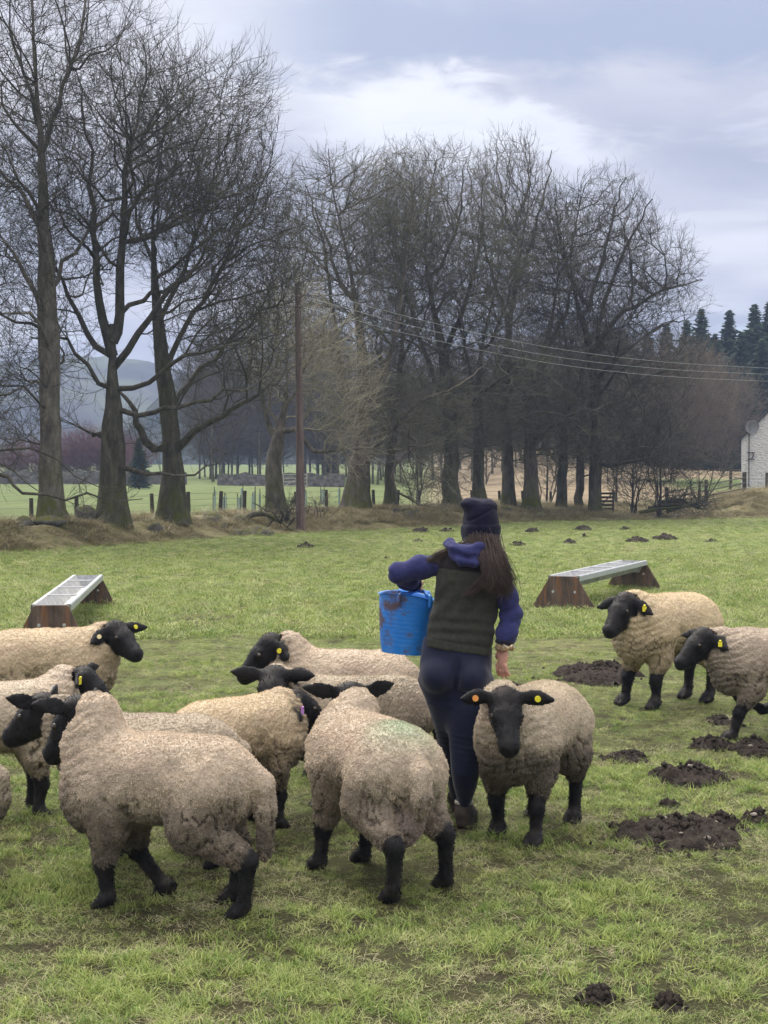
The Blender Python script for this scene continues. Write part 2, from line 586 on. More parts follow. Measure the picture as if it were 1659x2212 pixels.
def gz(x, y): return float(ground_z(np.array([x]), np.array([y]))[0])
def G(u, v):
    """Where the photograph's pixel (u, v) meets the flat field."""
    d = CAM_H * FU / (v - 1040)
    for _ in range(12):
        p = P(u, v, d)
        d += (p.z - gz(p.x, d)) * d / CAM_H * 0.7
    p = P(u, v, d)
    return Vector((p.x, p.y, gz(p.x, p.y)))

SCUFF = []
for u_, v_, ru_, rv_, st_ in ((490, 1332, 130, 26, .8), (215, 1345, 60, 20, .6), (1225, 1316, 95, 12, .9), (1500, 1272, 90, 14, .7), (1390, 1268, 70, 8, .7), (1560, 1330, 60, 16, .5), (640, 1400, 60, 18, .5),
                              (1330, 1560, 90, 26, .6), (1240, 1560, 60, 30, .5), (1400, 1600, 80, 26, .6), (1590, 1690, 90, 40, .5), (1330, 1740, 60, 30, .5), (300, 1960, 140, 40, .4), (560, 1930, 90, 40, .45), (860, 1930, 120, 36, .4), (90, 1900, 120, 40, .3),
                              (240, 2090, 110, 30, .35), (700, 2120, 120, 26, .3), (1130, 2080, 120, 30, .4), (1530, 2010, 100, 26, .35), (1180, 1960, 80, 22, .3)):
    a_, b_, c_ = G(u_, v_), G(u_, v_ - rv_), G(u_, v_ + rv_)
    SCUFF.append((a_.x, a_.y, ru_ / FU * a_.y, (b_.y - c_.y) / 2, st_))
def scuff(x, y):
    m = np.zeros_like(np.asarray(x, float))
    for a_, b_, rx_, ry_, st_ in SCUFF:
        q_ = ((x - a_) / rx_) ** 2 + ((y - b_) / ry_) ** 2
        m = np.maximum(m, st_ * (.4 if b_ < 7.4 else 1) * sstep(1.3, .2, q_))
    return m * sstep(.36, .6, fbm2(np.asarray(x, float), np.asarray(y, float), 3.4, 4, 61))
ys = np.concatenate([np.linspace(-25, 3, 10), np.linspace(3.6, 14, 120), np.linspace(14.25, 36, 95), np.linspace(36.4, 90, 150), np.geomspace(91, 3200, 60)])
ts = np.linspace(-1, 1, 261)
ts = np.sign(ts) * np.abs(ts) ** 1.25
YY, TT = np.meshgrid(ys, ts, indexing='ij')
XX = TT * (9 + 0.62 * np.maximum(YY, 0))
ZZ = ground_z(XX, YY)
V = np.stack([XX, YY, ZZ], -1).reshape(-1, 3)
nx = len(ts)
ii = (np.arange(len(ys) - 1)[:, None] * nx + np.arange(nx - 1)[None, :]).ravel()
F = np.stack([ii, ii + 1, ii + nx + 1, ii + nx], 1)
gme = mesh_np('field', V, F)
tt = YY - edge_y(XX)
bank = sstep(-0.9, 0.6, tt + (fbm2(XX, YY, 0.9, 3, 21) - 0.5) * 1.6) * (1 - sstep(9.5, 13, tt))
reed = sstep(8, 13, tt) * sstep(-2, 2, XX - 0.03 * YY)
lawn = sstep(88, 91, YY) * (1 - sstep(112, 116, YY)) * sstep(17.5, 18.5, XX - 0.045 * (YY - 90))
attr_f(gme, 'bank', bank)
attr_f(gme, 'mud', scuff(XX, YY))
attr_f(gme, 'reed', reed * (1 - lawn))
attr_f(gme, 'farg', np.maximum(sstep(9, 13, tt), lawn))

M = NM('field', 0.95, 0.15)
p = M.pos()
soil = M.ramp(M.noise(60, 5, 0.8, p), [(0.3, (0.014, 0.011, 0.008)), (0.5, (0.045, 0.036, 0.022)), (0.68, (0.12, 0.105, 0.06))])
gr = M.ramp(M.noise(5.5, 6, 0.7, p), [(0.3, (0.10, 0.145, 0.045)), (0.5, (0.21, 0.28, 0.085)), (0.72, (0.325, 0.385, 0.14))])
gr = M.mix(M.ramp(M.noise(0.35, 5, 0.6, p), [(0.42, 0.0), (0.68, 0.75)]), gr, (0.33, 0.33, 0.14))
dist = M.math('DIVIDE', M.n('ShaderNodeSeparateXYZ').outputs[1], 1.0)
sepn = [q for q in M.t.nodes if q.type == 'SEPXYZ'][0]; M.l(p, sepn.inputs[0])
cover = M.math('ADD', M.ramp(M.noise(3.2, 6, 0.62, p), [(0.34, 0.05), (0.5, 0.75), (0.6, 1.0)]), 0.0)
mrn = M.n('ShaderNodeMapRange'); M.l(sepn.outputs[1], mrn.inputs['Value'])
for k, v_ in (('From Min', 6.0), ('From Max', 24.0), ('To Min', 0.16), ('To Max', 1.0)): mrn.inputs[k].default_value = v_
col = M.mix(M.math('MULTIPLY', cover, mrn.outputs[0]), soil, gr)
tan = M.ramp(M.noise(4.0, 7, 0.7, p, (1, 1, 2.2)), [(0.3, (0.07, 0.06, 0.032)), (0.5, (0.19, 0.165, 0.088)), (0.72, (0.33, 0.285, 0.165))])
tan = M.mix(M.ramp(M.noise(1.3, 4, 0.6, p), [(0.42, 0.0), (0.62, 0.75)]), tan, (0.115, 0.125, 0.042))
col = M.mix(M.math('MULTIPLY', M.attr('mud'), M.ramp(M.noise(6, 5, .65, p), [(.3, .35), (.55, 1.0)])), col, soil)
col = M.mix(M.attr('bank'), col, tan)
fg = M.ramp(M.noise(0.5, 5, 0.6, p, (1, 0.35, 1)), [(0.3, (0.105, 0.145, 0.05)), (0.7, (0.155, 0.19, 0.078))])
col = M.mix(M.attr('farg'), col, fg)
rd = M.ramp(M.noise(1.2, 6, 0.65, p), [(0.3, (0.17, 0.135, 0.085)), (0.7, (0.32, 0.26, 0.175))])
col = M.mix(M.attr('reed'), col, rd)
M.color(col).bump(M.noise(40, 6, 0.75, p), 1.0, 0.04)
field = link_mesh('field', gme, M.m)
tag(field, kind='structure')

# hills far behind, faded by the haze
def hill(name, cx, cy, rx, ry, h, seed, mat, tree=0.0):
    n = 90
    a = np.linspace(-1, 1, n)
    X, Y = np.meshgrid(a, a, indexing='ij')
    r = np.sqrt(X ** 2 + Y ** 2)
    x, y = cx + X * rx, cy + Y * ry
    prof = np.clip(1 - r ** 2, 0, 1) ** 1.3
    z = prof * h * (0.72 + 0.56 * fbm2(X, Y, 3.2, 4, seed)) - 4 + tree * prof * (fbm2(X, Y, 28, 2, seed + 9) - 0.3)
    Vh = np.stack([x, y, z], -1).reshape(-1, 3)
    i0 = (np.arange(n - 1)[:, None] * n + np.arange(n - 1)[None, :]).ravel()
    me = mesh_np(name, Vh, np.stack([i0, i0 + n, i0 + n + 1, i0 + 1], 1))
    return tag(link_mesh(name, me, mat), kind='structure')
M = NM('moor', 0.95, 0.05)
p = M.pos()
c = M.ramp(M.noise(0.009, 6, 0.65, p), [(0.35, (0.022, 0.028, 0.026)), (0.5, (0.05, 0.05, 0.04)), (0.6, (0.10, 0.115, 0.06)), (0.68, (0.03, 0.035, 0.03))])
M.color(c)
moor = M.m
hill('hill', -190, 1000, 330, 330, 84, 2, moor)
hill('hill', -560, 1050, 330, 300, 66, 5, moor)
hill('hill', 120, 1020, 300, 300, 66, 8, moor)
M = NM('wooded_slope', 0.95, 0.05)
p = M.pos()
M.color(M.ramp(M.noise(0.09, 5, 0.7, p), [(0.35, (0.018, 0.028, 0.022)), (0.55, (0.05, 0.06, 0.04)), (0.75, (0.10, 0.085, 0.06))]))
M.bump(M.noise(0.16, 5, 0.7, p), 1.0, 6.0)
hill('hill', -48, 520, 60, 110, 42, 31, M.m, 9)
hill('hill', 110, 480, 150, 110, 24, 37, M.m, 7)
# ------------------------------------------------------------------ grass: tufts of blades
def blade_tuft(name, n, spread, hmin, hmax, lean, width, mat, seed, segs=3):
    rg = np.random.default_rng(seed)
    vs, fs = [], []
    for _ in range(n):
        a = rg.uniform(0, 2 * math.pi); r = spread * math.sqrt(rg.random())
        bx, by = r * math.cos(a), r * math.sin(a)
        h = rg.uniform(hmin, hmax)
        la = rg.uniform(0, 2 * math.pi) if rg.random() < .6 else a + rg.normal(0, .5)
        ln = abs(rg.normal(lean, lean * .5)) * h
        w0 = width * rg.uniform(.6, 1.3)
        tw = la + math.pi / 2 + rg.normal(0, .5)
        dx, dy = math.cos(la), math.sin(la)
        wx, wy = math.cos(tw), math.sin(tw)
        o = len(vs)
        ph = rg.normal(0, .35)
        for s in range(segs + 1):
            t = s / segs
            q = ln * t ** 1.7
            z = h * (t - 0.30 * lean * t * t) - .006
            sx = math.sin(ph * 3 * t) * h * .1
            x, y = bx + dx * q - dy * sx, by + dy * q + dx * sx
            ww = w0 * (1 - t ** 2 * .9) / 2
            if s < segs:
                vs += [(x - wx * ww, y - wy * ww, z), (x + wx * ww, y + wy * ww, z)]
            else:
                vs.append((x, y, z))
        for s in range(segs - 1):
            b = o + 2 * s
            fs.append((b, b + 1, b + 3, b + 2))
        b = o + 2 * (segs - 1)
        fs.append((b, b + 1, b + 2))
    me = bpy.data.meshes.new(name)
    me.from_pydata(vs, [], fs)
    me.polygons.foreach_set('use_smooth', [True] * len(fs))
    me.materials.append(mat)
    o = bpy.data.objects.new(name, me)
    return o

def grass_mat(name, stops):
    M = NM(name, 0.6, 0.3)
    M.color(M.ramp(M.rnd(), stops))
    t = M.n('ShaderNodeBsdfTranslucent')
    ms = M.n('ShaderNodeMixShader'); ms.inputs[0].default_value = 0.25
    cr = [q for q in M.t.nodes if q.type == 'VALTORGB'][0]
    M.l(cr.outputs[0], t.inputs[0]); M.l(M.b.outputs[0], ms.inputs[1]); M.l(t.outputs[0], ms.inputs[2])
    M.l(ms.outputs[0], M.t.nodes['Material Output'].inputs[0])
    return M.m
g_green = grass_mat('grass_green', [(0.0, (0.13, 0.215, 0.048)), (0.35, (0.215, 0.30, 0.07)), (0.7, (0.31, 0.385, 0.105)), (1.0, (0.39, 0.43, 0.15))])
g_dull = grass_mat('grass_dull', [(0.0, (0.165, 0.20, 0.07)), (0.5, (0.28, 0.31, 0.12)), (1.0, (0.40, 0.41, 0.185))])
g_straw = grass_mat('grass_straw', [(0.0, (0.25, 0.245, 0.115)), (0.5, (0.36, 0.345, 0.185)), (1.0, (0.47, 0.435, 0.27))])
g_tan = grass_mat('grass_tan', [(0.0, (0.15, 0.13, 0.062)), (0.4, (0.27, 0.235, 0.125)), (0.8, (0.40, 0.35, 0.21)), (1.0, (0.16, 0.17, 0.06))])
TUFT = bpy.data.collections.new('tufts')          # sources only: instanced by the grass object
srcs = [
    blade_tuft('a0', 34, .055, .014, .040, 1.2, .0030, g_green, 1),
    blade_tuft('a1', 30, .065, .012, .036, 1.6, .0029, g_green, 2),
    blade_tuft('a2', 26, .040, .022, .062, .9, .0033, g_green, 3),
    blade_tuft('a3', 30, .065, .012, .042, 1.8, .0028, g_dull, 4),
    blade_tuft('a4', 22, .070, .008, .030, 2.4, .0024, g_straw, 5),
    blade_tuft('a5', 28, .060, .012, .045, 1.4, .0029, g_dull, 6),
    blade_tuft('a6', 40, .16, .08, .30, 1.2, .012, g_tan, 7),
    blade_tuft('a7', 40, .20, .06, .24, 1.8, .012, g_tan, 8),
    blade_tuft('a8', 34, .16, .025, .07, 1.1, .010, g_green, 9, 2),
    blade_tuft('a9', 34, .16, .025, .08, 1.5, .010, g_dull, 10, 2),
]
for o in srcs: TUFT.objects.link(o)

def scatter(name, pts, idx, rot, scl, kind='stuff'):
    me = bpy.data.meshes.new(name)
    me.vertices.add(len(pts))
    me.vertices.foreach_set('co', np.asarray(pts, np.float32).ravel())
    a = me.attributes.new('idx', 'INT', 'POINT'); a.data.foreach_set('value', np.asarray(idx, np.int32))
    a = me.attributes.new('rot', 'FLOAT_VECTOR', 'POINT'); a.data.foreach_set('vector', np.asarray(rot, np.float32).ravel())
    a = me.attributes.new('scl', 'FLOAT', 'POINT'); a.data.foreach_set('value', np.asarray(scl, np.float32))
    o = bpy.data.objects.new(name, me)
    COL.objects.link(o)
    ng = bpy.data.node_groups.get('scatter_tufts')
    if ng is None:
        ng = bpy.data.node_groups.new('scatter_tufts', 'GeometryNodeTree')
        ng.interface.new_socket('Geometry', in_out='INPUT', socket_type='NodeSocketGeometry')
        ng.interface.new_socket('Geometry', in_out='OUTPUT', socket_type='NodeSocketGeometry')
        gi, go = ng.nodes.new('NodeGroupInput'), ng.nodes.new('NodeGroupOutput')
        ip = ng.nodes.new('GeometryNodeInstanceOnPoints')
        ci = ng.nodes.new('GeometryNodeCollectionInfo')
        ci.inputs['Collection'].default_value = TUFT
        ci.inputs['Separate Children'].default_value = True
        ci.inputs['Reset Children'].default_value = True
        def na(n, t):
            q = ng.nodes.new('GeometryNodeInputNamedAttribute'); q.data_type = t
            q.inputs['Name'].default_value = n
            return q.outputs['Attribute']
        ng.links.new(gi.outputs[0], ip.inputs['Points'])
        ng.links.new(ci.outputs[0], ip.inputs['Instance'])
        ip.inputs['Pick Instance'].default_value = True
        ng.links.new(na('idx', 'INT'), ip.inputs['Instance Index'])
        er = ng.nodes.new('FunctionNodeEulerToRotation')
        ng.links.new(na('rot', 'FLOAT_VECTOR'), er.inputs[0])
        ng.links.new(er.outputs[0], ip.inputs['Rotation'])
        ng.links.new(na('scl', 'FLOAT'), ip.inputs['Scale'])
        ng.links.new(ip.outputs[0], go.inputs[0])
    m = o.modifiers.new('tufts', 'NODES'); m.node_group = ng
    return tag(o, kind=kind)

MUD = []            # (x, y, rx, ry): bare soil, filled by the mounds before the grass is sown
def sow_grass():
    rg = np.random.default_rng(5)
    def band(y0, y1, dens, wide):
        n = int((y1 - y0) * (0.28 * (y0 + y1) / 2 * 2 + 2 * wide) * dens)
        y = rg.uniform(y0, y1, n)
        hw = 0.28 * y + wide
        return rg.uniform(-1, 1, n) * hw, y
    xs, ysx, big = [], [], []
    for y0, y1, dens, b in ((3.6, 6, 1250, 0), (6, 8, 1100, 0), (8, 10, 760, 0), (10, 13, 640, 0), (13, 17, 470, 0), (17, 24, 80, 1), (24, 36, 40, 1), (36, 60, 14, 1), (60, 78, 7, 1)):
        x, y = band(y0, y1, dens, 2.0 if y0 < 17 else 3.0)
        xs.append(x); ysx.append(y); big.append(np.full(len(x), b))
    x, y, big = np.concatenate(xs), np.concatenate(ysx), np.concatenate(big)
    pr = sstep(.36, .56, fbm2(x, y, 3.4, 4, 40))
    pr = 0.55 + 0.45 * pr
    bare = np.maximum(sstep(.58, .68, fbm2(x, y, .8, 4, 77)) * .15, sstep(.57, .64, fbm2(x, y, 10.0, 3, 78)) * .8)
    pr = pr * (1 - bare)
    pr = np.where(big > 0, .9, pr)
    pr = pr * (1 - (.35 + .4 * sstep(7.2, 8.5, y)) * scuff(x, y))
    for mx_, my_, rx, ry in MUD:
        q = ((x - mx_) / rx) ** 2 + ((y - my_) / ry) ** 2 + (fbm2(x, y, 6, 2, 3) - .5) * .8
        pr = pr * (0.05 + .95 * sstep(.45, 1.2, q))
    pr = pr * (y < edge_y(x) + .3)
    keep = rg.random(len(x)) < pr
    x, y, big = x[keep], y[keep], big[keep]
    n = len(x)
    lush = fbm2(x, y, 1.3, 4, 90)
    straw = fbm2(x, y, 1.9, 3, 55)
    r = rg.random(n)
    idx = np.where(r < .34, 0, np.where(r < .62, 1, np.where(r < .82, 3, 5)))
    idx = np.where((lush > .56) & (r < .75), 2, idx)
    idx = np.where((straw > .57) & (rg.random(n) < .3), 4, idx)
    idx = np.where((rg.random(n) < .05), 4, idx)
    idx = np.where((sstep(.38, .58, fbm2(x, y, 2.6, 4, 40)) < .35) & (rg.random(n) < .45), 4, idx)
    idx = np.where(big > 0, np.where(rg.random(n) < .62, 8, 9), idx)
    rot = np.stack([rg.normal(0, .22, n), rg.normal(0, .22, n), rg.uniform(0, 6.28, n)], 1)
    scl = rg.uniform(.6, 1.05, n) * (0.55 + .75 * lush)
    scl = np.where(big > 0, rg.uniform(.7, 1.25, n), scl)
    z = ground_z(x, y)
    scatter('grass', np.stack([x, y, z], 1), idx, rot, scl)
    # rough grass on the bank
    n = 26000
    x = rg.uniform(-22, 34, n)
    t = rg.uniform(-1.0, 11, n)
    y = edge_y(x) + t
    keep = (rg.random(n) < sstep(.32, .5, fbm2(x, y, .8, 3, 14))) & (np.abs(x) < .3 * y + 4)
    x, y, t = x[keep], y[keep], t[keep]
    n = len(x)
    rot = np.stack([rg.normal(0, .2, n), rg.normal(0, .2, n), rg.uniform(0, 6.28, n)], 1)
    scatter('rough_grass', np.stack([x, y, ground_z(x, y)], 1), np.where(rg.random(n) < .5, 6, 7), rot, rg.uniform(.7, 1.5, n) * (0.45 + .55 * sstep(-1, 1.5, t)))
# ------------------------------------------------------------------ bare winter trees
def bark_mat(name, dark, mid, light, moss=0.35, twig=None):
    M = NM(name, 0.95, 0.1)
    p = M.pos()
    c = M.ramp(M.noise(5, 6, 0.65, p, (1, 1, 0.35)), [(0.3, dark), (0.52, mid), (0.75, light)])
    mz = M.attr('moss')
    mf = M.math('MULTIPLY', mz, M.ramp(M.noise(2.2, 5, 0.6, p), [(0.35, 0.0), (0.6, 1.0)]))
    c = M.mix(M.math('MULTIPLY', mf, moss * 2, True), c, (0.085, 0.098, 0.02))
    M.color(c).bump(M.noise(16, 6, 0.7, p, (1, 1, 0.25)), 1.0, 0.05)
    return M.m
def twig_mat(name, c0, c1):
    M = NM(name, 0.9, 0.1)
    M.color(M.ramp(M.noise(1.5, 4, 0.6, M.pos()), [(0.35, c0), (0.65, c1)]))
    return M.m
bark_dark = bark_mat('bark_dark', (0.035, 0.033, 0.026), (0.085, 0.08, 0.064), (0.16, 0.15, 0.12))
bark_grey = bark_mat('bark_grey', (0.06, 0.056, 0.048), (0.14, 0.128, 0.108), (0.24, 0.22, 0.185), .45)
bark_pink = bark_mat('bark_pink', (0.06, 0.052, 0.045), (0.13, 0.11, 0.097), (0.22, 0.185, 0.165), .5)
twig_dark = twig_mat('twig_dark', (0.042, 0.040, 0.030), (0.092, 0.088, 0.066))
twig_grey = twig_mat('twig_grey', (0.075, 0.072, 0.055), (0.155, 0.148, 0.112))
twig_pale = twig_mat('twig_pale', (0.17, 0.16, 0.115), (0.33, 0.31, 0.235))
twig_brown = twig_mat('twig_brown', (0.10, 0.083, 0.064), (0.18, 0.15, 0.115))
twig_hazy = twig_mat('twig_hazy', (0.07, 0.064, 0.053), (0.13, 0.118, 0.098))

def mst(nodes, parent, plen, cand, bf, frozen=None):
    """Grow from the given nodes: each candidate joins the tree where distance + bf x path length is least."""
    n0, m = len(nodes), len(cand)
    Np = np.vstack([nodes, cand])
    par = np.concatenate([parent, np.full(m, -1)])
    pl = np.concatenate([plen, np.zeros(m)])
    best = np.full(m, 1e9); bp = np.zeros(m, int); bd = np.zeros(m)
    for i in range(n0):
        d = np.sqrt(((cand - nodes[i]) ** 2).sum(1))
        c = d + bf * pl[i]
        k = c < best
        best[k] = c[k]; bp[k] = i; bd[k] = d[k]
    order = list(range(n0))
    for _ in range(m):
        j = int(np.argmin(best))
        par[n0 + j] = bp[j]; pl[n0 + j] = pl[bp[j]] + bd[j]
        best[j] = 1e9
        order.append(n0 + j)
        d = np.sqrt(((cand - cand[j]) ** 2).sum(1))
        c = d + bf * pl[n0 + j]
        k = (c < best) & (best < 1e8)
        best[k] = c[k]; bp[k] = n0 + j; bd[k] = d[k]
    return Np, par, np.array(order)

def tubes(chains, N, rad):
    """Tapered tubes along the chains of node indices, as one vertex / face set."""
    V, F, MZ = [], [], []
    off = 0
    for ch in chains:
        p = N[ch]; r = rad[ch]
        if len(p) < 2: continue
        rm = r.max()
        n = 12 if rm > .14 else (7 if rm > .05 else (4 if rm > .02 else 3))
        t = np.gradient(p, axis=0)
        t /= np.maximum(np.linalg.norm(t, axis=1), 1e-9)[:, None]
        a = np.array([0.31, 0.9, 0.2]) if abs(t[0, 1]) < .8 else np.array([1., 0, 0])
        x = np.cross(t, a); x /= np.maximum(np.linalg.norm(x, axis=1), 1e-9)[:, None]
        y = np.cross(t, x)
        q = np.arange(n) * 2 * math.pi / n
        ring = p[:, None, :] + (x[:, None, :] * np.cos(q)[None, :, None] + y[:, None, :] * np.sin(q)[None, :, None]) * r[:, None, None]
        V.append(ring.reshape(-1, 3))
        k = len(p)
        i = (np.arange(k - 1)[:, None] * n + np.arange(n)[None, :])
        j = (np.arange(k - 1)[:, None] * n + (np.arange(n) + 1)[None, :] % n)
        F.append(np.stack([i, j, j + n, i + n], -1).reshape(-1, 4) + off)
        off += k * n
    if not V: return np.zeros((0, 3)), np.zeros((0, 4), int)
    return np.vstack(V), np.vstack(F)

def smooth_poly(pts, rad, step):
    """Catmull-Rom through the points, resampled about every step metres."""
    pts = [np.array(p, float) for p in pts]
    e = [2 * pts[0] - pts[1]] + pts + [2 * pts[-1] - pts[-2]]
    op, orr = [], []
    for i in range(len(pts) - 1):
        p0, p1, p2, p3 = e[i:i + 4]
        k = max(2, int(np.linalg.norm(p2 - p1) / step))
        for s in range(k):
            t = s / k
            op.append(.5 * (2 * p1 + (p2 - p0) * t + (2 * p0 - 5 * p1 + 4 * p2 - p3) * t * t + (3 * p1 - p0 - 3 * p2 + p3) * t ** 3))
            orr.append(rad[i] * (1 - t) + rad[i + 1] * t)
    op.append(pts[-1]); orr.append(rad[-1])
    return np.array(op), np.array(orr)

def twigs(base, dirs, rad, length, rg, kids=2, upward=.25, curl=.2):
    """Short forked twigs on the given points. Each is a 3-sided tube of two spans; children fork from its middle."""
    n = len(base)
    def unit(a): return a / np.maximum(np.linalg.norm(a, axis=1), 1e-9)[:, None]
    d0 = unit(dirs + rg.normal(0, .38, (n, 3)) + np.array([0, 0, upward]))
    L_ = length * rg.uniform(.5, 1.3, n)
    P0 = base
    P1 = P0 + d0 * (L_ * .5)[:, None]
    d1 = unit(d0 + rg.normal(0, curl, (n, 3)) + np.array([0, 0, upward * .7]))
    P2 = P1 + d1 * (L_ * .5)[:, None]
    segs = [(P0, P1, P2, rad)]
    for k in range(kids):
        w = rg.random((n, 1)) * .8 + .1
        B = np.where(w < .5, P0 + (P1 - P0) * w * 2, P1 + (P2 - P1) * (w - .5) * 2)
        e0 = unit(d1 + rg.normal(0, .48, (n, 3)))
        l2 = L_ * rg.uniform(.3, .7, n)
        e1 = unit(e0 + rg.normal(0, curl, (n, 3)) + np.array([0, 0, upward]))
        Q1 = B + e0 * (l2 * .5)[:, None]
        segs.append((B, Q1, Q1 + e1 * (l2 * .5)[:, None], rad * .75))
    V, F, off = [], [], 0
    for A, B, C, r in segs:
        t = unit(C - A)
        a = np.where(np.abs(t[:, 1:2]) < .8, np.array([[.2, 1, .1]]), np.array([[1., 0, 0]]))
        x = unit(np.cross(t, a)); y = np.cross(t, x)
        rings = []
        for q in range(3):
            o = x * math.cos(q * 2.0944) + y * math.sin(q * 2.0944)
            rings.append((A + o * r, B + o * r * .8))
        vs = np.stack([rings[0][0], rings[1][0], rings[2][0], rings[0][1], rings[1][1], rings[2][1], C], 1)
        V.append(vs.reshape(-1, 3))
        i = (np.arange(len(A)) * 7)[:, None] + off
        F4 = np.concatenate([i + np.array([[0, 1, 4, 3]]), i + np.array([[1, 2, 5, 4]]), i + np.array([[2, 0, 3, 5]])])
        F3 = np.concatenate([i + np.array([[3, 4, 6]]), i + np.array([[4, 5, 6]]), i + np.array([[5, 3, 6]])])
        F.append((F4, F3))
        off += len(A) * 7
    return np.vstack(V), np.vstack([f[0] for f in F]), np.vstack([f[1] for f in F])

def bare_tree(name, trunk, limbs, blobs, npts, bf, label, bark, twig, seed, base=None, tip=.0075, exp=2.35, twl=.75, twn=1, kids=2,
              upward=.3, group=None, cat='tree', droop=0.0, thick_min=.055, tr_step=.5, buttress=1.0, jitter=.35, auto=0, sway=.0):
    """trunk: [(x,y,z,r)]; limbs: lists of (x,y,z,r) that start on the trunk; blobs: ((centre), (radii), weight) of the crown."""
    rg = np.random.default_rng(seed)
    tp, trr = smooth_poly([q[:3] for q in trunk], [q[3] for q in trunk], tr_step)
    tk = np.linspace(0, 1, len(trr))
    hh_ = tp[-1][2] - tp[0][2]
    tp[:, 0] += sway * hh_ * tk ** 1.5 * np.sin(tk * 5.5 + seed); tp[:, 1] += sway * hh_ * tk ** 1.5 * np.cos(tk * 4.7 + seed * 2)
    trr = trr * (1 - .72 * sstep(.3, .75, tk))
    tp[1:-1] += rg.normal(0, .022, (len(tp) - 2, 3)) * np.minimum(1, trr[1:-1] * 6)[:, None]
    nodes, par, pl, fix = [tp[0]], [-1], [0.0], [trr[0]]
    for i in range(1, len(tp)):
        nodes.append(tp[i]); par.append(i - 1); pl.append(0.35 * np.linalg.norm(tp[i] - tp[i - 1]) + pl[-1]); fix.append(trr[i])
    chains0 = [list(range(len(tp)))]
    for lb in limbs:
        q, qr = smooth_poly([a[:3] for a in lb], [a[3] for a in lb], tr_step)
        qr = qr * np.linspace(.72, .42, len(qr))
        q[1:] += rg.normal(0, .07, (len(q) - 1, 3)) * np.minimum(1, .05 / np.maximum(qr[1:], .01))[:, None]
        k0 = int(np.argmin(((np.array(nodes) - q[0]) ** 2).sum(1)))
        prev = k0
        ch = [k0]
        for i in range(1, len(q)):
            nodes.append(q[i]); par.append(prev); pl.append(pl[prev] + .55 * np.linalg.norm(q[i] - np.array(nodes[prev]))); fix.append(qr[i])
            prev = len(nodes) - 1
            ch.append(prev)
        chains0.append(ch)
    # secondary limbs fanning out from trunk and limbs into the crown
    wq = np.array([b[2] * b[1][0] * b[1][2] for b in blobs]); wq = wq / wq.sum()
    anch = np.array(nodes); afix = np.array(fix)
    zmin = base[2] if base is not None else trunk[0][2]
    for k in range(int(auto * 2.3)):
        b = blobs[rg.choice(len(blobs), p=wq)]
        s = rg.normal(0, 1, 3); s /= np.linalg.norm(s)
        t_ = np.array(b[0]) + s * np.array(b[1]) * rg.uniform(.72, .98)
        hd_ = np.linalg.norm(anch[:, :2] - t_[:2], axis=1)
        cost = np.linalg.norm(anch - t_, axis=1) + 1.6 * np.maximum(0, anch[:, 2] - (t_[2] - .34 * hd_)) + (afix < .05) * 4 + (anch[:, 2] < zmin + 2.2) * 9
        k0 = int(np.argmin(cost + rg.uniform(0, 2.0, len(cost))))
        p0 = anch[k0]; Lq = np.linalg.norm(t_ - p0)
        if Lq < 1.0: continue
        m1 = p0 + (t_ - p0) * .35 + np.array([0, 0, -.01 * Lq]) + rg.normal(0, .06, 3) * Lq
        m2 = p0 + (t_ - p0) * .7 + np.array([0, 0, -.03 * Lq]) + rg.normal(0, .05, 3) * Lq
        r0 = min(afix[k0] * .6, .0125 * Lq + .014)
        q, qr = smooth_poly([p0, m1, m2, t_], [r0, r0 * .75, r0 * .45, tip * 1.2], tr_step)
        q[1:] += rg.normal(0, .06, (len(q) - 1, 3))
        prev, ch = k0, [k0]
        for i in range(1, len(q)):
            nodes.append(q[i]); par.append(prev); pl.append(pl[prev] + .6 * np.linalg.norm(q[i] - np.array(nodes[prev]))); fix.append(qr[i])
            prev = len(nodes) - 1; ch.append(prev)
        chains0.append(ch)
    n0 = len(nodes)
    wts = np.array([b[2] * b[1][0] * b[1][1] * b[1][2] for b in blobs]); wts = wts / wts.sum()
    C = []
    for b, q in zip(blobs, wts):
        m = int(npts * q) + 1
        s = rg.normal(0, 1, (m, 3)); s /= np.linalg.norm(s, axis=1)[:, None]
        s *= (rg.random((m, 1)) ** (1 / 2.6))
        C.append(np.array(b[0]) + s * np.array(b[1]))
    C = np.vstack(C)
    N, pr, order = mst(np.array(nodes), np.array(par), np.array(pl), C, bf)
    N[n0:] += rg.normal(0, jitter * .2, (len(C), 3))
    n = len(N)
    # straighten the runs of the crown
    for _ in range(3):
        S_ = np.zeros_like(N); c_ = np.zeros(len(N))
        np.add.at(S_, pr[n0:], N[n0:]); np.add.at(c_, pr[n0:], 1)
        k_ = np.arange(n0, len(N)); k_ = k_[c_[k_] > 0]
        N[k_] = .45 * N[k_] + .3 * N[pr[k_]] + .25 * (S_[k_] / c_[k_][:, None])
    kidc = np.zeros(n, int)
    cnt = np.zeros(n)
    for i in order[::-1]:
        if cnt[i] == 0: cnt[i] = 1.0
        if pr[i] >= 0: cnt[pr[i]] += cnt[i]; kidc[pr[i]] += 1
    rad = tip * cnt ** (1 / exp)
    fixr = np.zeros(n); fixr[:n0] = fix
    rad[:n0] = np.maximum(fixr[:n0], np.minimum(rad[:n0], fixr[:n0] * 1.05))
    for i in order:                      # no child thicker than its parent
        if pr[i] >= 0: rad[i] = min(rad[i], rad[pr[i]] * .92)
    rad[:n0] = np.maximum(rad[:n0], fixr[:n0] * .9)
    # droop of the outer ends
    # chains: follow the heaviest child
    children = [[] for _ in range(n)]
    for i in range(n0, n): children[pr[i]].append(i)
    thick, thin = [chains0[0]], []
    for ch in chains0[1:]: (thick if rad[ch[1]] > thick_min else thin).append(ch)
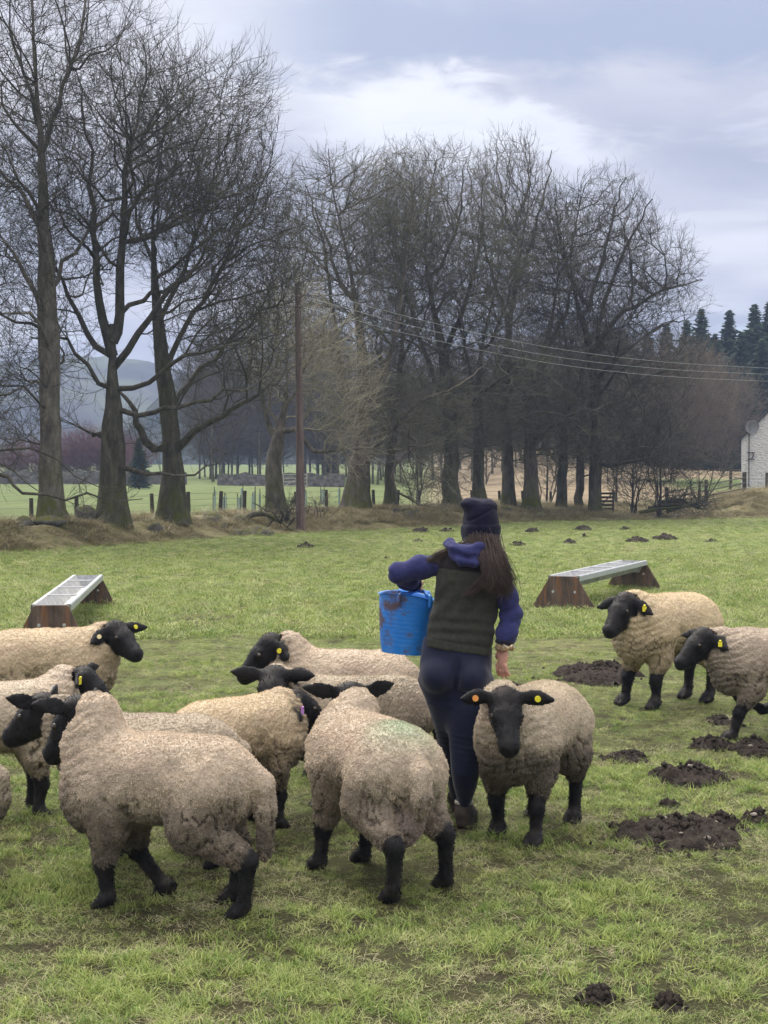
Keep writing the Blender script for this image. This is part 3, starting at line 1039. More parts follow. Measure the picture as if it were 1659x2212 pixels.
    starts = []
    for i in range(n0):
        for c in children[i]: starts.append((i, c))
    while starts:
        p_, c = starts.pop()
        ch = [p_, c]
        while children[c]:
            ks = sorted(children[c], key=lambda q: -cnt[q])
            for q in ks[1:]: starts.append((c, q))
            c = ks[0]
            ch.append(c)
        (thick if rad[ch[1]] > thick_min else thin).append(ch)
    for ch in thick + thin:      # a branch leaves its parent at its own girth
        pass
    base = np.array(base if base is not None else trunk[0][:3])
    root = empty(name, tuple(base))
    tag(root, label, cat, group)
    def girth(chs):
        V_, F_ = [], []
        off = 0
        for ch in chs:
            r = rad[ch].copy()
            if ch is not chains0[0]: r[0] = r[1] * 1.12
            v, f = tubes([np.arange(len(ch))], N[ch], r)
            V_.append(v); F_.append(f + off); off += len(v)
        return np.vstack(V_) if V_ else np.zeros((0, 3)), np.vstack(F_) if F_ else np.zeros((0, 4), int)
    Vt, Ft = girth([chains0[0]])
    # flare and ridges at the foot
    h = Vt[:, 2] - base[2]
    ax = np.stack([np.interp(Vt[:, 2], tp[:, 2], tp[:, 0]) if np.all(np.diff(tp[:, 2]) > 0) else np.full(len(Vt), base[0]),
                   np.interp(Vt[:, 2], tp[:, 2], tp[:, 1]) if np.all(np.diff(tp[:, 2]) > 0) else np.full(len(Vt), base[1])], 1)
    rel = Vt[:, :2] - ax
    ang = np.arctan2(rel[:, 1], rel[:, 0])
    fl = np.exp(-np.maximum(h, 0) / .45) * .45 * buttress
    wob = 1 + fl * (1 + .6 * np.sin(ang * 3 + seed) + .4 * np.sin(ang * 5 + 2 * seed)) + .05 * np.sin(ang * 4 + h * 1.3) + (fbm(Vt * 2.2, 3, seed) - .5) * .22
    low = (h < 6)
    Vt[:, :2] = np.where(low[:, None], ax + rel * wob[:, None], Vt[:, :2])
    me = mesh_np('trunk', Vt - base, Ft)
    attr_f(me, 'moss', np.clip(1.3 - h / 1.6, 0, 1.2) + np.clip(fbm(Vt * .8, 3, seed) - .52, 0, 1) * 2.0)
    link_mesh('trunk', me, bark, root)
    for ch in thick[1:]:
        Vb, Fb = girth([ch])
        mb = mesh_np('limb', Vb - base, Fb)
        attr_f(mb, 'moss', np.clip(fbm(Vb * .9, 3, seed) - .5, 0, 1) * 2.2 * (Vb[:, 2] - base[2] < 7))
        link_mesh('limb', mb, bark, root)
    # crown
    Vc, Fc = girth(thin)
    tn = np.array([i for i in range(n0, n) if rad[i] < .03])
    dirs = N[tn] - N[pr[tn]]
    dirs /= np.maximum(np.linalg.norm(dirs, axis=1), 1e-9)[:, None]
    reps = np.repeat(np.arange(len(tn)), twn)
    fr = rg.random((len(reps), 1))
    bpos = N[pr[tn]][reps] * fr + N[tn][reps] * (1 - fr)
    leaf = np.array([len(children[i]) == 0 for i in tn])
    bpos = np.vstack([bpos, N[tn][leaf]])
    dd = np.vstack([dirs[reps], dirs[leaf]])
    Vw, F4, F3 = twigs(bpos, dd, tip * .8, twl, rg, kids, upward)
    VV = np.vstack([Vc, Vw]); k = len(Vc)
    mc = mesh_np('crown', VV - base, [np.vstack([Fc, F4 + k]), F3 + k])
    attr_f(mc, 'moss', np.zeros(len(VV)))
    link_mesh('crown', mc, twig, root)
    return root

def copy_tree(o, loc, rz=0.0, s=1.0, parent=None):
    c = o.copy(); COL.objects.link(c)
    if parent is None:
        c.location = loc; c.rotation_euler = (0, 0, rz); c.scale = (s, s, s)
    else: c.parent = parent
    for ch in list(o.children):
        copy_tree(ch, None, parent=c)
    return c

def T(d, *rows):
    """(u, v, r_px[, depth offset]) rows -> world points with radius."""
    return [(*P(q[0], q[1], d + (q[3] if len(q) > 3 else 0)), q[2] / FU * d) for q in rows]
def Bl(d, u, v, ru, rv, depth, wt=1.0, off=0.0):
    return (tuple(P(u, v, d + off)), (ru / FU * d, depth, rv / FU * d), wt)
GT = 'bare trees along the field edge'
bare_tree('tree', T(43, (-190, 1140, 30), (-185, 900, 26), (-170, 600, 22), (-160, 300, 14), (-150, 100, 8)),
          [T(43, (-182, 930, 9), (-60, 985, 7.5, -1), (10, 1030, 6.5, -1.5), (60, 1066, 6, -1.5), (150, 1078, 5, -1.5), (225, 1074, 4, -1.2), (300, 1087, 2, -1)),
           T(43, (-182, 880, 8), (-60, 880, 6, -1), (20, 850, 4, -1.5), (90, 830, 2, -1.5)),
           T(43, (-182, 760, 8), (-60, 640, 7), (20, 600, 4)),
           T(43, (-175, 640, 8), (-60, 480, 7), (20, 400, 4))],
          [Bl(43, -130, 560, 200, 420, 4.5, 1), Bl(43, -10, 930, 110, 110, 2.5, 1.3, -1), Bl(43, 210, 1065, 110, 34, .8, 3.0, -1.2)], 1900, .45,
          'tree at the left edge with one long low branch sweeping across neighbouring trunks', bark_dark, twig_dark, 101, group=GT, auto=8, tip=.0068)
bare_tree('tree', T(44, (113, 1137, 29), (110, 1060, 27), (109, 960, 26), (107, 800, 25), (103, 640, 24), (96, 480, 22), (90, 330, 18), (78, 180, 12), (71, 40, 10), (66, -120, 7), (70, -260, 3)),
          [T(44, (92, 340, 10), (112, 260, 9, -.4), (140, 190, 7.5, -.7), (162, 100, 6, -1), (185, 0, 5, -1), (210, -110, 3)),
           T(44, (140, 190, 5, -.7), (148, 110, 4, -.7), (138, 40, 3.5), (150, -40, 2)),
           T(44, (150, 165, 4, -.8), (200, 120, 4, -1), (250, 85, 3, -1), (280, 30, 1.6)),
           T(44, (98, 520, 9), (60, 440, 8, .6), (20, 390, 7, 1), (-40, 330, 5, 1)),
           T(44, (106, 720, 9), (60, 600, 8, -.6), (20, 540, 6, -1), (-30, 500, 4)),
           T(44, (103, 640, 8), (160, 540, 7, 1), (210, 470, 5, 1.4), (260, 430, 3)),
           T(44, (90, 300, 6), (50, 160, 5), (15, 70, 4), (-10, 10, 2)),
           T(44, (108, 900, 5), (60, 850, 5, -.8), (10, 830, 4, -1), (-40, 800, 3))],
          [Bl(44, 60, 250, 190, 330, 4.5), Bl(44, 90, -60, 260, 200, 5, .8), Bl(44, 20, 620, 150, 260, 3.5, .9), Bl(44, 170, 480, 120, 160, 3, .5), Bl(44, 30, 860, 130, 140, 3.5, .8)], 3449, .45,
          'tall straight grey trunk, leftmost of the big trunks, its crown beyond the frame', bark_grey, twig_dark, 152, group=GT, auto=14, tip=.0068)
bare_tree('tree', T(46, (243, 1140, 32), (244, 1050, 30), (243, 960, 31), (243, 880, 30), (243, 800, 27), (243, 740, 24), (240, 700, 18)),
          [T(46, (243, 760, 18), (222, 690, 16), (208, 600, 14), (205, 500, 12, .5), (198, 400, 9, .6), (185, 280, 6), (165, 150, 3)),
           T(46, (243, 750, 19), (258, 680, 17), (262, 580, 16, -.4), (268, 470, 13, -.6), (275, 380, 11, -.6), (292, 260, 7), (315, 120, 3)),
           T(46, (268, 470, 8), (320, 400, 7, -1), (390, 380, 5, -1.5), (450, 350, 3)),
           T(46, (250, 790, 12), (300, 720, 11, -.6), (350, 650, 9, -1), (430, 560, 6, -1.6), (520, 480, 3)),
           T(46, (258, 850, 9), (320, 820, 8, -.6), (400, 770, 7, -1.4), (500, 740, 5, -2), (590, 715, 3)),
           T(46, (262, 900, 9), (330, 890, 8, -1), (420, 868, 6, -2), (520, 838, 5, -2.5), (610, 800, 2.5)),
           T(46, (268, 1002, 9), (300, 1020, 8, -1), (345, 1030, 6, -1.8), (420, 1020, 4, -2.2), (500, 985, 2)),
           T(46, (228, 780, 11), (190, 720, 10, .4), (150, 640, 8, .6), (120, 560, 6), (90, 480, 3)),
           T(46, (232, 960, 10), (214, 942, 9), (203, 934, 8.5)),
           T(46, (235, 860, 8), (190, 790, 7, -.6), (140, 740, 6, -1), (60, 730, 4))],
          [Bl(46, 270, 330, 200, 250, 5.5), Bl(46, 420, 450, 180, 230, 5, .9), Bl(46, 470, 730, 150, 130, 3.5, 1.0, -1), Bl(46, 150, 560, 110, 200, 4, .6), Bl(46, 400, 930, 160, 70, 2.5, .7, -1.5), Bl(46, 90, 330, 130, 200, 4.5, .5), Bl(46, 130, 780, 110, 150, 3, .6), Bl(46, 330, 160, 150, 100, 4, .7)], 5060, .42,
          'gnarled mossy tree with a sawn branch stub and pinkish bare patch at its foot', bark_dark, twig_dark, 103, group=GT, auto=22, tip=.0068)
bare_tree('tree', T(49, (372, 1132, 30), (372, 1060, 26), (372, 980, 24), (366, 900, 22), (352, 800, 19), (340, 700, 17), (334, 600, 14), (330, 480, 10), (345, 360, 6), (360, 240, 3)),
          [T(49, (372, 960, 13), (330, 970, 15, -.5), (300, 930, 15, -.8), (288, 890, 11, -1), (250, 830, 6)),
           T(49, (376, 980, 14), (420, 930, 12, -.6), (480, 900, 9, -1), (560, 850, 7, -1.6), (640, 790, 3)),
           T(49, (352, 800, 10), (400, 700, 9, .6), (470, 590, 7, 1), (540, 460, 5, 1.2), (590, 330, 2)),
           T(49, (340, 700, 9), (400, 580, 7, 1), (450, 430, 6, 1.5), (500, 280, 3)),
           T(49, (362, 880, 9), (430, 800, 8, 1.2), (520, 720, 6, 2), (620, 640, 3)),
           T(49, (334, 600, 8), (300, 480, 6, 1), (280, 360, 4))],
          [Bl(49, 440, 330, 150, 180, 5), Bl(49, 500, 550, 150, 200, 5.5), Bl(49, 560, 760, 110, 130, 4, .8), Bl(49, 330, 260, 110, 170, 4, .6), Bl(49, 540, 270, 70, 150, 3.5, .8), Bl(49, 600, 540, 90, 190, 4, 1.0), Bl(49, 540, 200, 70, 90, 3, .6)], 4370, .42,
          'dark spreading tree with a straight clean trunk standing right of the mossy tree', bark_dark, twig_dark, 104, group=GT, auto=20, tip=.007)
bare_tree('tree', T(57, (600, 1118, 22), (594, 1060, 20), (590, 1000, 20), (600, 950, 19), (612, 900, 15), (620, 820, 9), (615, 700, 4)),
          [T(57, (606, 940, 10), (640, 930, 9, -.5), (680, 972, 8, -1), (730, 975, 6, -1.2), (790, 985, 3)),
           T(57, (596, 960, 9), (575, 900, 8), (560, 820, 6), (550, 740, 3)),
           T(57, (612, 900, 8), (650, 820, 7), (690, 740, 5), (720, 660, 3)),
           T(57, (604, 930, 6), (585, 860, 5, .8), (600, 760, 4, 1), (590, 660, 2))],
          [Bl(57, 610, 720, 110, 150, 4), Bl(57, 730, 830, 90, 140, 3, 1.2, -1), Bl(57, 760, 980, 70, 60, 2, .9, -1)], 1700, .4,
          'short leaning ivy-rough tree just left of the telegraph pole, crown of pale twigs', bark_grey, twig_pale, 105, group=GT, auto=8, tip=.0078, buttress=.6)
bare_tree('tree', T(64, (770, 1112, 32), (772, 1060, 27), (778, 980, 26), (780, 900, 22), (775, 800, 17), (760, 680, 14), (750, 560, 10), (745, 440, 6), (750, 330, 3)),
          [T(64, (778, 990, 14), (755, 900, 12, .6), (735, 780, 10, 1), (715, 640, 8, 1), (690, 500, 5), (660, 400, 2.5)),
           T(64, (778, 900, 12), (830, 800, 10, -.8), (860, 680, 8, -1), (880, 520, 6), (890, 380, 2.5)),
           T(64, (760, 660, 8), (720, 560, 6), (680, 450, 4)),
           T(64, (790, 1000, 9), (840, 930, 9, -1.6), (900, 955, 7, -2.4), (850, 1000, 6, -2.8), (858, 1060, 5, -3), (905, 1096, 4, -3.2)),
           T(64, (840, 930, 7, -1.6), (905, 870, 6, -2.6), (990, 830, 4, -3), (1050, 790, 2.5))],
          [Bl(64, 720, 480, 140, 150, 5), Bl(64, 650, 640, 90, 160, 4, .7), Bl(64, 840, 480, 120, 150, 5), Bl(64, 760, 680, 150, 140, 5.5, .9), Bl(64, 900, 900, 130, 110, 3, 1.2, -2.5), Bl(64, 930, 1050, 90, 50, 1.6, 1.5, -3), Bl(64, 800, 900, 130, 110, 4, .55)], 6630, .42,
          'thick buttressed tree with pinkish bark and mossy roots right of the telegraph pole', bark_pink, twig_grey, 106, group=GT, sway=.05, twn=1, auto=14, tip=.0082)
bare_tree('tree', T(66, (842, 1106, 13), (840, 1000, 11), (850, 880, 10), (870, 740, 8), (890, 600, 6), (900, 450, 3)),
          [T(66, (850, 880, 6), (820, 780, 5), (800, 660, 3)), T(66, (860, 800, 5), (910, 700, 4), (950, 600, 2.5))],
          [Bl(66, 890, 540, 110, 180, 4), Bl(66, 870, 760, 90, 120, 4, .8), Bl(66, 850, 900, 130, 110, 4, .55)], 2535, .42, 'slim mossy-footed tree close behind the thick pink-barked one', bark_dark, twig_grey, 107, group=GT, sway=.05, twn=1, auto=6, tip=.008)
bare_tree('tree', T(68, (972, 1104, 20), (972, 1000, 19), (968, 880, 17), (960, 740, 14), (945, 600, 11), (935, 460, 7), (930, 340, 3)),
          [T(68, (968, 880, 10), (920, 770, 9), (880, 640, 7), (850, 500, 4)), T(68, (960, 760, 9), (1010, 640, 8, -1), (1040, 500, 5), (1040, 400, 3)),
           T(68, (970, 930, 8), (1040, 850, 7, -2), (1120, 800, 5, -3), (1200, 760, 3)), T(68, (945, 600, 6), (990, 480, 5), (1000, 370, 3))],
          [Bl(68, 930, 440, 160, 120, 5.5), Bl(68, 860, 620, 130, 130, 5, .7), Bl(68, 990, 620, 150, 160, 5.5), Bl(68, 1090, 820, 130, 90, 3, .8, -2), Bl(68, 900, 800, 130, 120, 5, .7), Bl(68, 990, 920, 120, 70, 4, .6), Bl(68, 950, 900, 130, 110, 4, .55)], 6630, .42,
          'dark dense-crowned tree that rises directly behind the beanie', bark_dark, twig_grey, 108, group=GT, sway=.05, twn=1, auto=16, tip=.0085)
bare_tree('tree', T(69, (1036, 1100, 15), (1034, 1000, 13), (1040, 880, 12), (1050, 760, 9), (1060, 640, 6), (1058, 520, 3)),
          [T(69, (1040, 880, 7), (1010, 780, 6), (990, 660, 4)), T(69, (1050, 760, 6), (1100, 650, 5), (1120, 540, 3))],
          [Bl(69, 1050, 600, 120, 150, 5), Bl(69, 1040, 800, 110, 110, 4), Bl(69, 1050, 940, 90, 70, 3, .7), Bl(69, 1030, 900, 130, 110, 4, .55)], 2730, .42, 'narrow dark trunk close right of the tree behind the beanie', bark_dark, twig_grey, 109, group=GT, sway=.05, twn=1, auto=6, tip=.0085)
bare_tree('tree', T(72, (1098, 1105, 16), (1098, 1000, 14), (1100, 860, 13), (1104, 720, 11), (1106, 600, 9), (1108, 480, 6), (1112, 380, 3), (1115, 310, 1.5)),
          [T(72, (1104, 720, 8), (1060, 580, 6), (1030, 450, 4), (1010, 340, 2)), T(72, (1106, 640, 8), (1150, 520, 6), (1180, 400, 4), (1190, 330, 2)),
           T(72, (1108, 520, 5), (1080, 400, 4), (1070, 310, 2)), T(72, (1108, 500, 5), (1140, 400, 4), (1145, 310, 2))],
          [Bl(72, 1100, 430, 95, 130, 4.5), Bl(72, 1110, 600, 100, 130, 4, .7), Bl(72, 1100, 840, 100, 100, 4, .5), Bl(72, 1100, 900, 130, 110, 4, .55)], 2197, .5, 'tall open-crowned ash with upright twigs standing above its neighbours', bark_grey, twig_grey, 110, group=GT, sway=.05, auto=10,
          tip=.0105, upward=.9, twl=.75, twn=1)
bare_tree('tree', T(71, (1150, 1110, 19), (1148, 1020, 16), (1150, 900, 14), (1165, 780, 11), (1180, 660, 8), (1190, 540, 5), (1195, 420, 2.5)),
          [T(71, (1150, 900, 8), (1110, 800, 7), (1090, 690, 5)), T(71, (1165, 780, 8), (1220, 680, 7), (1250, 560, 5)), T(71, (1150, 960, 7), (1230, 900, 6, -1.5), (1320, 870, 4, -2))],
          [Bl(71, 1180, 560, 105, 150, 5), Bl(71, 1170, 800, 120, 130, 4.5), Bl(71, 1230, 930, 110, 80, 3, .7, -1.5), Bl(71, 1150, 900, 130, 110, 4, .55)], 3900, .42, 'tree with a pale torn trunk base above the mossy rubble right of the beanie', bark_pink, twig_grey, 111, group=GT, sway=.05, twn=1, auto=8, tip=.0085)
bare_tree('tree', T(73, (1216, 1118, 13), (1214, 1030, 12), (1218, 900, 10), (1222, 760, 7), (1226, 640, 3)),
          [T(73, (1218, 900, 6), (1260, 800, 5), (1280, 700, 3)), T(73, (1216, 960, 5), (1180, 880, 4), (1160, 800, 2.5))],
          [Bl(73, 1220, 720, 110, 150, 4.5), Bl(73, 1240, 930, 110, 90, 4), Bl(73, 1215, 900, 130, 110, 4, .55)], 2340, .42, 'mossy trunk left of the wooden hurdle, thicker of the close pair', bark_dark, twig_grey, 112, group=GT, sway=.05, twn=1, auto=5, tip=.0085)
bare_tree('tree', T(74, (1250, 1122, 10), (1252, 1030, 10), (1258, 900, 8), (1262, 780, 5), (1270, 680, 2.5)),
          [T(74, (1258, 900, 5), (1300, 820, 4), (1330, 740, 2.5))],
          [Bl(74, 1280, 780, 90, 140, 4), Bl(74, 1290, 950, 100, 80, 4)], 1400, .42, 'slender grey trunk immediately left of the wooden hurdle', bark_grey, twig_grey, 113, group=GT, twn=1, auto=4, tip=.0085)
bare_tree('tree', T(72.5, (1285, 1130, 16), (1284, 1050, 15), (1284, 940, 15), (1283, 830, 15), (1278, 740, 15), (1266, 660, 13), (1258, 580, 10), (1262, 480, 6), (1265, 390, 3)),
          [T(72.5, (1278, 760, 10), (1330, 690, 9, -1), (1390, 650, 7, -1.5), (1460, 620, 5, -1.6), (1520, 605, 2)),
           T(72.5, (1280, 800, 9), (1310, 640, 8, .6), (1360, 520, 6, 1), (1410, 430, 3)),
           T(72.5, (1270, 680, 8), (1300, 560, 7, 1), (1330, 450, 5, 1), (1350, 385, 2.5)),
           T(72.5, (1268, 670, 8), (1220, 570, 6, .8), (1200, 470, 4, 1), (1200, 400, 2)),
           T(72.5, (1282, 830, 7), (1330, 780, 6, -1.6), (1400, 720, 5, -2), (1480, 690, 3)),
           T(72.5, (1284, 1010, 7), (1340, 1000, 7, -1), (1400, 985, 6, -1.4), (1450, 950, 5, -1.4), (1500, 900, 2.5)),
           T(72.5, (1283, 870, 6), (1340, 800, 5, -2), (1375, 860, 4, -2.6), (1390, 930, 2.5, -2.8))],
          [Bl(72.5, 1290, 500, 130, 125, 5.5), Bl(72.5, 1390, 580, 110, 100, 5), Bl(72.5, 1300, 690, 150, 110, 5.5, .9), Bl(72.5, 1440, 640, 95, 75, 3.5, .8), Bl(72.5, 1420, 780, 110, 90, 4, .7), Bl(72.5, 1220, 560, 90, 130, 4.5, .7), Bl(72.5, 1390, 880, 110, 110, 3.5, .8, -1), Bl(72.5, 1310, 900, 130, 110, 4, .55)], 6500, .42,
          'broad domed tree at the right end of the row with long rising limbs', bark_dark, twig_dark, 114, group=GT, sway=.05, auto=22, tip=.0085)

# thicket of thin stems and scrub right of the domed tree
def shrub(u, v, d, w_, h_, nstem, seed, label, mat, npts=500, cat='shrub', group=None, tip=.008, twl=.5, twn=1, name='bare_shrub'):
    rg = np.random.default_rng(seed)
    b = P(u, v, d)
    W, H = w_ / FU * d / 2, h_ / FU * d
    limbs = []
    for k in range(nstem):
        a = rg.uniform(-1, 1) * .9
        x = b.x + rg.normal(0, .12)
        limbs.append([(x * .5 + b.x * .5, b.y, b.z, .05), (x + a * W * .35, b.y + rg.normal(0, .4), b.z + H * .35, .04), (x + a * W * .75, b.y + rg.normal(0, .8), b.z + H * rg.uniform(.6, .85), .02)])
    return bare_tree(name, [(b.x, b.y, b.z - .1, .06), (b.x + .05, b.y, b.z + H * .3, .05), (b.x, b.y, b.z + H * .7, .02)], limbs,
                     [((b.x, b.y, b.z + H * .55), (W, min(W, 3), H * .47), 1)], npts, .5, label, mat, mat, seed, tip=tip, cat=cat, group=group, twl=twl, twn=twn, buttress=.2, upward=.5)
GS = 'leafless shrubs along the ditch'
shrub(1365, 1124, 74, 150, 250, 5, 201, 'leafless shrub with dark straight stems beside the wooden hurdle', twig_dark, 700, group=GS)
shrub(1425, 1120, 73, 170, 230, 5, 202, 'wide dark leafless bush overhanging the pipe across the ditch', twig_dark, 700, group=GS)
shrub(1508, 1095, 73, 190, 150, 4, 203, 'small twisted bare thorn standing in front of the rail fence', twig_dark, 260, group=GS, twl=.35, twn=1)
shrub(1330, 1100, 82, 180, 300, 4, 204, 'grey leafless thicket bush behind the domed tree', twig_grey, 900, group=GS)
shrub(1180, 1105, 80, 200, 260, 4, 205, 'grey leafless bush behind the row of trunks right of the beanie', twig_grey, 900, group=GS)
shrub(900, 1100, 78, 190, 220, 4, 206, 'grey leafless bush between the trunks left of the beanie', twig_grey, 800, group=GS)
shrub(690, 1140, 57, 70, 70, 5, 207, 'low reddish leafless briar at the foot of the telegraph pole', twig_brown, 140, group=GS, tip=.006, twl=.25, twn=1)
shrub(620, 1140, 54, 110, 80, 6, 208, 'dark broken twiggy bush in front of the leaning tree', twig_dark, 160, group=GS, tip=.008, twl=.25, twn=1)
GB = 'brown scrub trees beyond the ditch'
shrub(1450, 1060, 104, 270, 330, 5, 211, 'large rounded brown scrub tree, tallest of those beyond the rail fence', twig_brown, 2200, 'tree', GB, .011, .9, 3, 'scrub_tree')
shrub(1330, 1060, 110, 260, 330, 5, 212, 'brown scrub tree hidden behind the domed tree', twig_brown, 1500, 'tree', GB, .011, .9, 3, 'scrub_tree')
shrub(1560, 1040, 125, 200, 250, 5, 213, 'pinkish brown scrub tree just left of the white cottage', twig_brown, 1400, 'tree', GB, .011, .9, 3, 'scrub_tree')
shrub(1640, 1030, 150, 200, 250, 5, 214, 'hazy purple-brown scrub tree behind the cottage roof', twig_hazy, 1300, 'tree', GB, .013, 1.1, 3, 'scrub_tree')
shrub(1200, 1050, 118, 260, 280, 4, 215, 'brown scrub tree behind the ash and the torn trunk', twig_brown, 1100, 'tree', GB, .011, .9, 3, 'scrub_tree')
shrub(1050, 1045, 125, 240, 250, 4, 216, 'brown scrub tree in the distance behind the beanie', twig_brown, 1000, 'tree', GB, .011, .9, 3, 'scrub_tree')
# ------------------------------------------------------------------ far woodland (copies of three trees)
GW = 'bare trees of the far wood'
def wood_proto(seed, H, W, npts, mat):
    return bare_tree('woodland_tree', [(0, 0, 0, .13), (.1, 0, H * .35, .10), (-.1, 0, H * .7, .05), (0, 0, H, .015)],
                     [[(.1, 0, H * .4, .08), (W * .3, .3, H * .65, .05), (W * .45, .2, H * .85, .02)], [(0, 0, H * .5, .07), (-W * .3, -.3, H * .75, .04), (-W * .4, 0, H * .92, .02)]],
                     [((0, 0, H * .56), (W * .5, W * .45, H * .44), 1)], npts, .5, 'bare grey tree of the hazy wood behind the stone wall', bark_grey, mat, seed, tip=.014, twl=1.0, twn=3, group=GW, buttress=.3, upward=.6)
protos = [wood_proto(301, 15, 7, 600, twig_hazy), wood_proto(302, 12, 6, 520, twig_hazy), wood_proto(303, 17, 8, 650, twig_hazy)]
rgw = np.random.default_rng(77)
spots = []
for k in range(46):
    u = rgw.uniform(430, 770); d = rgw.uniform(150, 200)
    spots.append((u, d))
for k in range(44):
    u = rgw.uniform(780, 1330); d = rgw.uniform(135, 210)
    spots.append((u, d))
for k, (u, d) in enumerate(spots):
    q = P(u, 1020, d); z = gz(q.x, q.y)
    pr_ = protos[k % 3]
    if k < 3:
        o = pr_; o.location = (q.x, q.y, z - .2)
    else:
        o = copy_tree(pr_, (q.x, q.y, z - .2), rgw.uniform(0, 6.28), rgw.uniform(.75, 1.15))
    tag(o, ('bare grey tree of the hazy wood, ' + ('front rank' if d < 165 else 'deeper rank') + (' left of the telegraph pole' if u < 645 else ' just right of the telegraph pole')) if u < 775 else 'bare grey tree far behind the trunks, ' + ('left of the beanie' if u < 1000 else 'between beanie and torn trunk' if u < 1160 else 'behind the wooden hurdle') + (', nearer rank' if d < 170 else ', farther rank'), 'tree')
GR = 'reddish saplings beyond the stone wall'
sap = shrub(60, 1040, 165, 120, 90, 5, 221, 'small reddish bare tree beyond the far stone wall', twig_mat('twig_red', (0.09, 0.045, 0.045), (0.17, 0.09, 0.085)), 500, 'tree', GR, .012, .9, 3, 'sapling')
for u in (20, 105, 150, 180, 215, 250, 280):
    q = P(u, 1030, rgw.uniform(160, 185))
    o = copy_tree(sap, (q.x, q.y, gz(q.x, q.y) - .2), rgw.uniform(0, 6.28), rgw.uniform(.7, 1.2))
    tag(o, 'small reddish bare tree beyond the far wall, ' + ('left of the leftmost trunk' if u < 90 else 'between the leftmost trunk and the mossy tree' if u < 222 else 'right of the mossy tree'))
    o = copy_tree(protos[1], tuple(P(u + 8, 1015, 230).xy) + (gz(P(u + 8, 1015, 230).x, 230),), rgw.uniform(0, 6.28), rgw.uniform(.5, .7))
    tag(o, 'distant bare grey tree rising behind the reddish saplings at the left')

# conifers
needle = NM('needles', 0.85, 0.15)
needle.color(needle.ramp(needle.noise(0.8, 4, 0.6, needle.pos()), [(0.3, (0.014, 0.028, 0.018)), (0.55, (0.028, 0.05, 0.028)), (0.75, (0.05, 0.075, 0.038))]))
conbark = NM('conifer_bark', 0.95, 0.1).color((0.05, 0.04, 0.032)).m
def conifer(H, W, seed, dens=1.0):
    rg = np.random.default_rng(seed)
    root = empty('spruce_tree')
    m = MB(); m.tube([(0, 0, 0), (.05, 0, H * .5), (0, 0, H * .99)], [W * .05, W * .03, .02], 6); m.build('trunk', conbark, root)
    V, F = [], []
    z = H * .06
    while z < H * .995:
        t = z / H
        rl = W * .5 * (1 - t) ** .82 * rg.uniform(.75, 1.15) + .12
        nb = int(rg.integers(6, 10))
        a0 = rg.uniform(0, 6.28)
        for b in range(nb):
            a = a0 + b * 6.283 / nb + rg.normal(0, .2)
            ll = rl * rg.uniform(.65, 1.2)
            up_ = -.18 + .55 * t
            ns = max(3, int(ll * 5 * dens))
            for s in range(ns):
                f = (s + rg.random()) / ns
                r = ll * f
                c = np.array([math.cos(a) * r, math.sin(a) * r, z + r * up_ - .10 * r * r / max(ll, .1) + rg.normal(0, .08)])
                sz = (.34 + .42 * (1 - f)) * rg.uniform(.7, 1.3) * min(1, .4 + ll / 2)
                dv = np.array([math.cos(a + rg.normal(0, .7)), math.sin(a + rg.normal(0, .7)), rg.normal(-.25, .3)]) * sz
                sv = np.cross(dv, [0, 0, 1]); sv = sv / max(np.linalg.norm(sv), 1e-6) * sz * .45
                hv = np.array([0, 0, -sz * rg.uniform(.2, .7)])
                o = len(V)
                V += [c - dv * .6, c + sv + hv, c + dv, c - sv + hv * .6, c + dv * .3 + np.array([0, 0, sz * .25])]
                F += [(o, o + 1, o + 4), (o + 1, o + 2, o + 4), (o + 2, o + 3, o + 4), (o + 3, o, o + 4)]
        z += H * .018 + .16 * (1 - t)
    me = mesh_np('crown', np.array(V), np.array(F), False)
    link_mesh('crown', me, needle.m, root)
    return root
GC = 'dark spruces behind the cottage'
sp = [conifer(19, 6.2, 401), conifer(16, 5.6, 402), conifer(21, 6.8, 403, .9)]
cl = [(1515, 665, 150, 2), (1575, 668, 152, 0), (1630, 655, 147, 2), (1662, 650, 150, 0), (1545, 720, 145, 1), (1602, 715, 142, 1), (1483, 690, 156, 0), (1440, 700, 158, 1), (1400, 715, 160, 1), (1350, 730, 165, 0), (1695, 660, 150, 2), (1735, 690, 148, 1), (1460, 760, 146, 1), (1500, 770, 140, 1), (1645, 730, 138, 1), (1570, 770, 136, 1), (1610, 800, 134, 1), (1310, 740, 168, 1)]
hs = [19, 16, 21]
ordn = ['first', 'second', 'third', 'fourth', 'fifth', 'sixth', 'seventh', 'eighth', 'ninth', 'tenth', 'eleventh', 'twelfth', 'thirteenth', 'fourteenth', 'fifteenth', 'sixteenth', 'seventeenth', 'eighteenth']
rank = {q: i for i, q in enumerate(sorted(range(len(cl)), key=lambda q: cl[q][0]))}
names_c = {}
for k, (u, vt, d, i) in enumerate(cl):
    q = P(u, vt, d); z0 = gz(q.x, d)
    s = (q.z - z0) / hs[i]
    o = sp[i] if i not in names_c else copy_tree(sp[i], (0, 0, 0))
    names_c[i] = 1
    o.location = (q.x, d, z0); o.rotation_euler = (0, 0, k * 1.3); o.scale = (s * 1.4, s * 1.4, s)
    tag(o, ordn[rank[k]] + ' dark spruce from the left in the plantation between domed tree and cottage', 'tree', GC)
q = P(300, 945, 120); z0 = gz(q.x, 120)
o = copy_tree(sp[1], (q.x, 120, z0), .4); o.scale = (.42, .42, (q.z - z0) / 16)
tag(o, 'lone dark conifer seen between the mossy tree and the clean-trunked one', 'tree'); del o['group']
q = P(712, 970, 160); z0 = gz(q.x, 160)
o = copy_tree(sp[1], (q.x, 160, z0), 2.4); o.scale = (.3, .3, (q.z - z0) / 16)
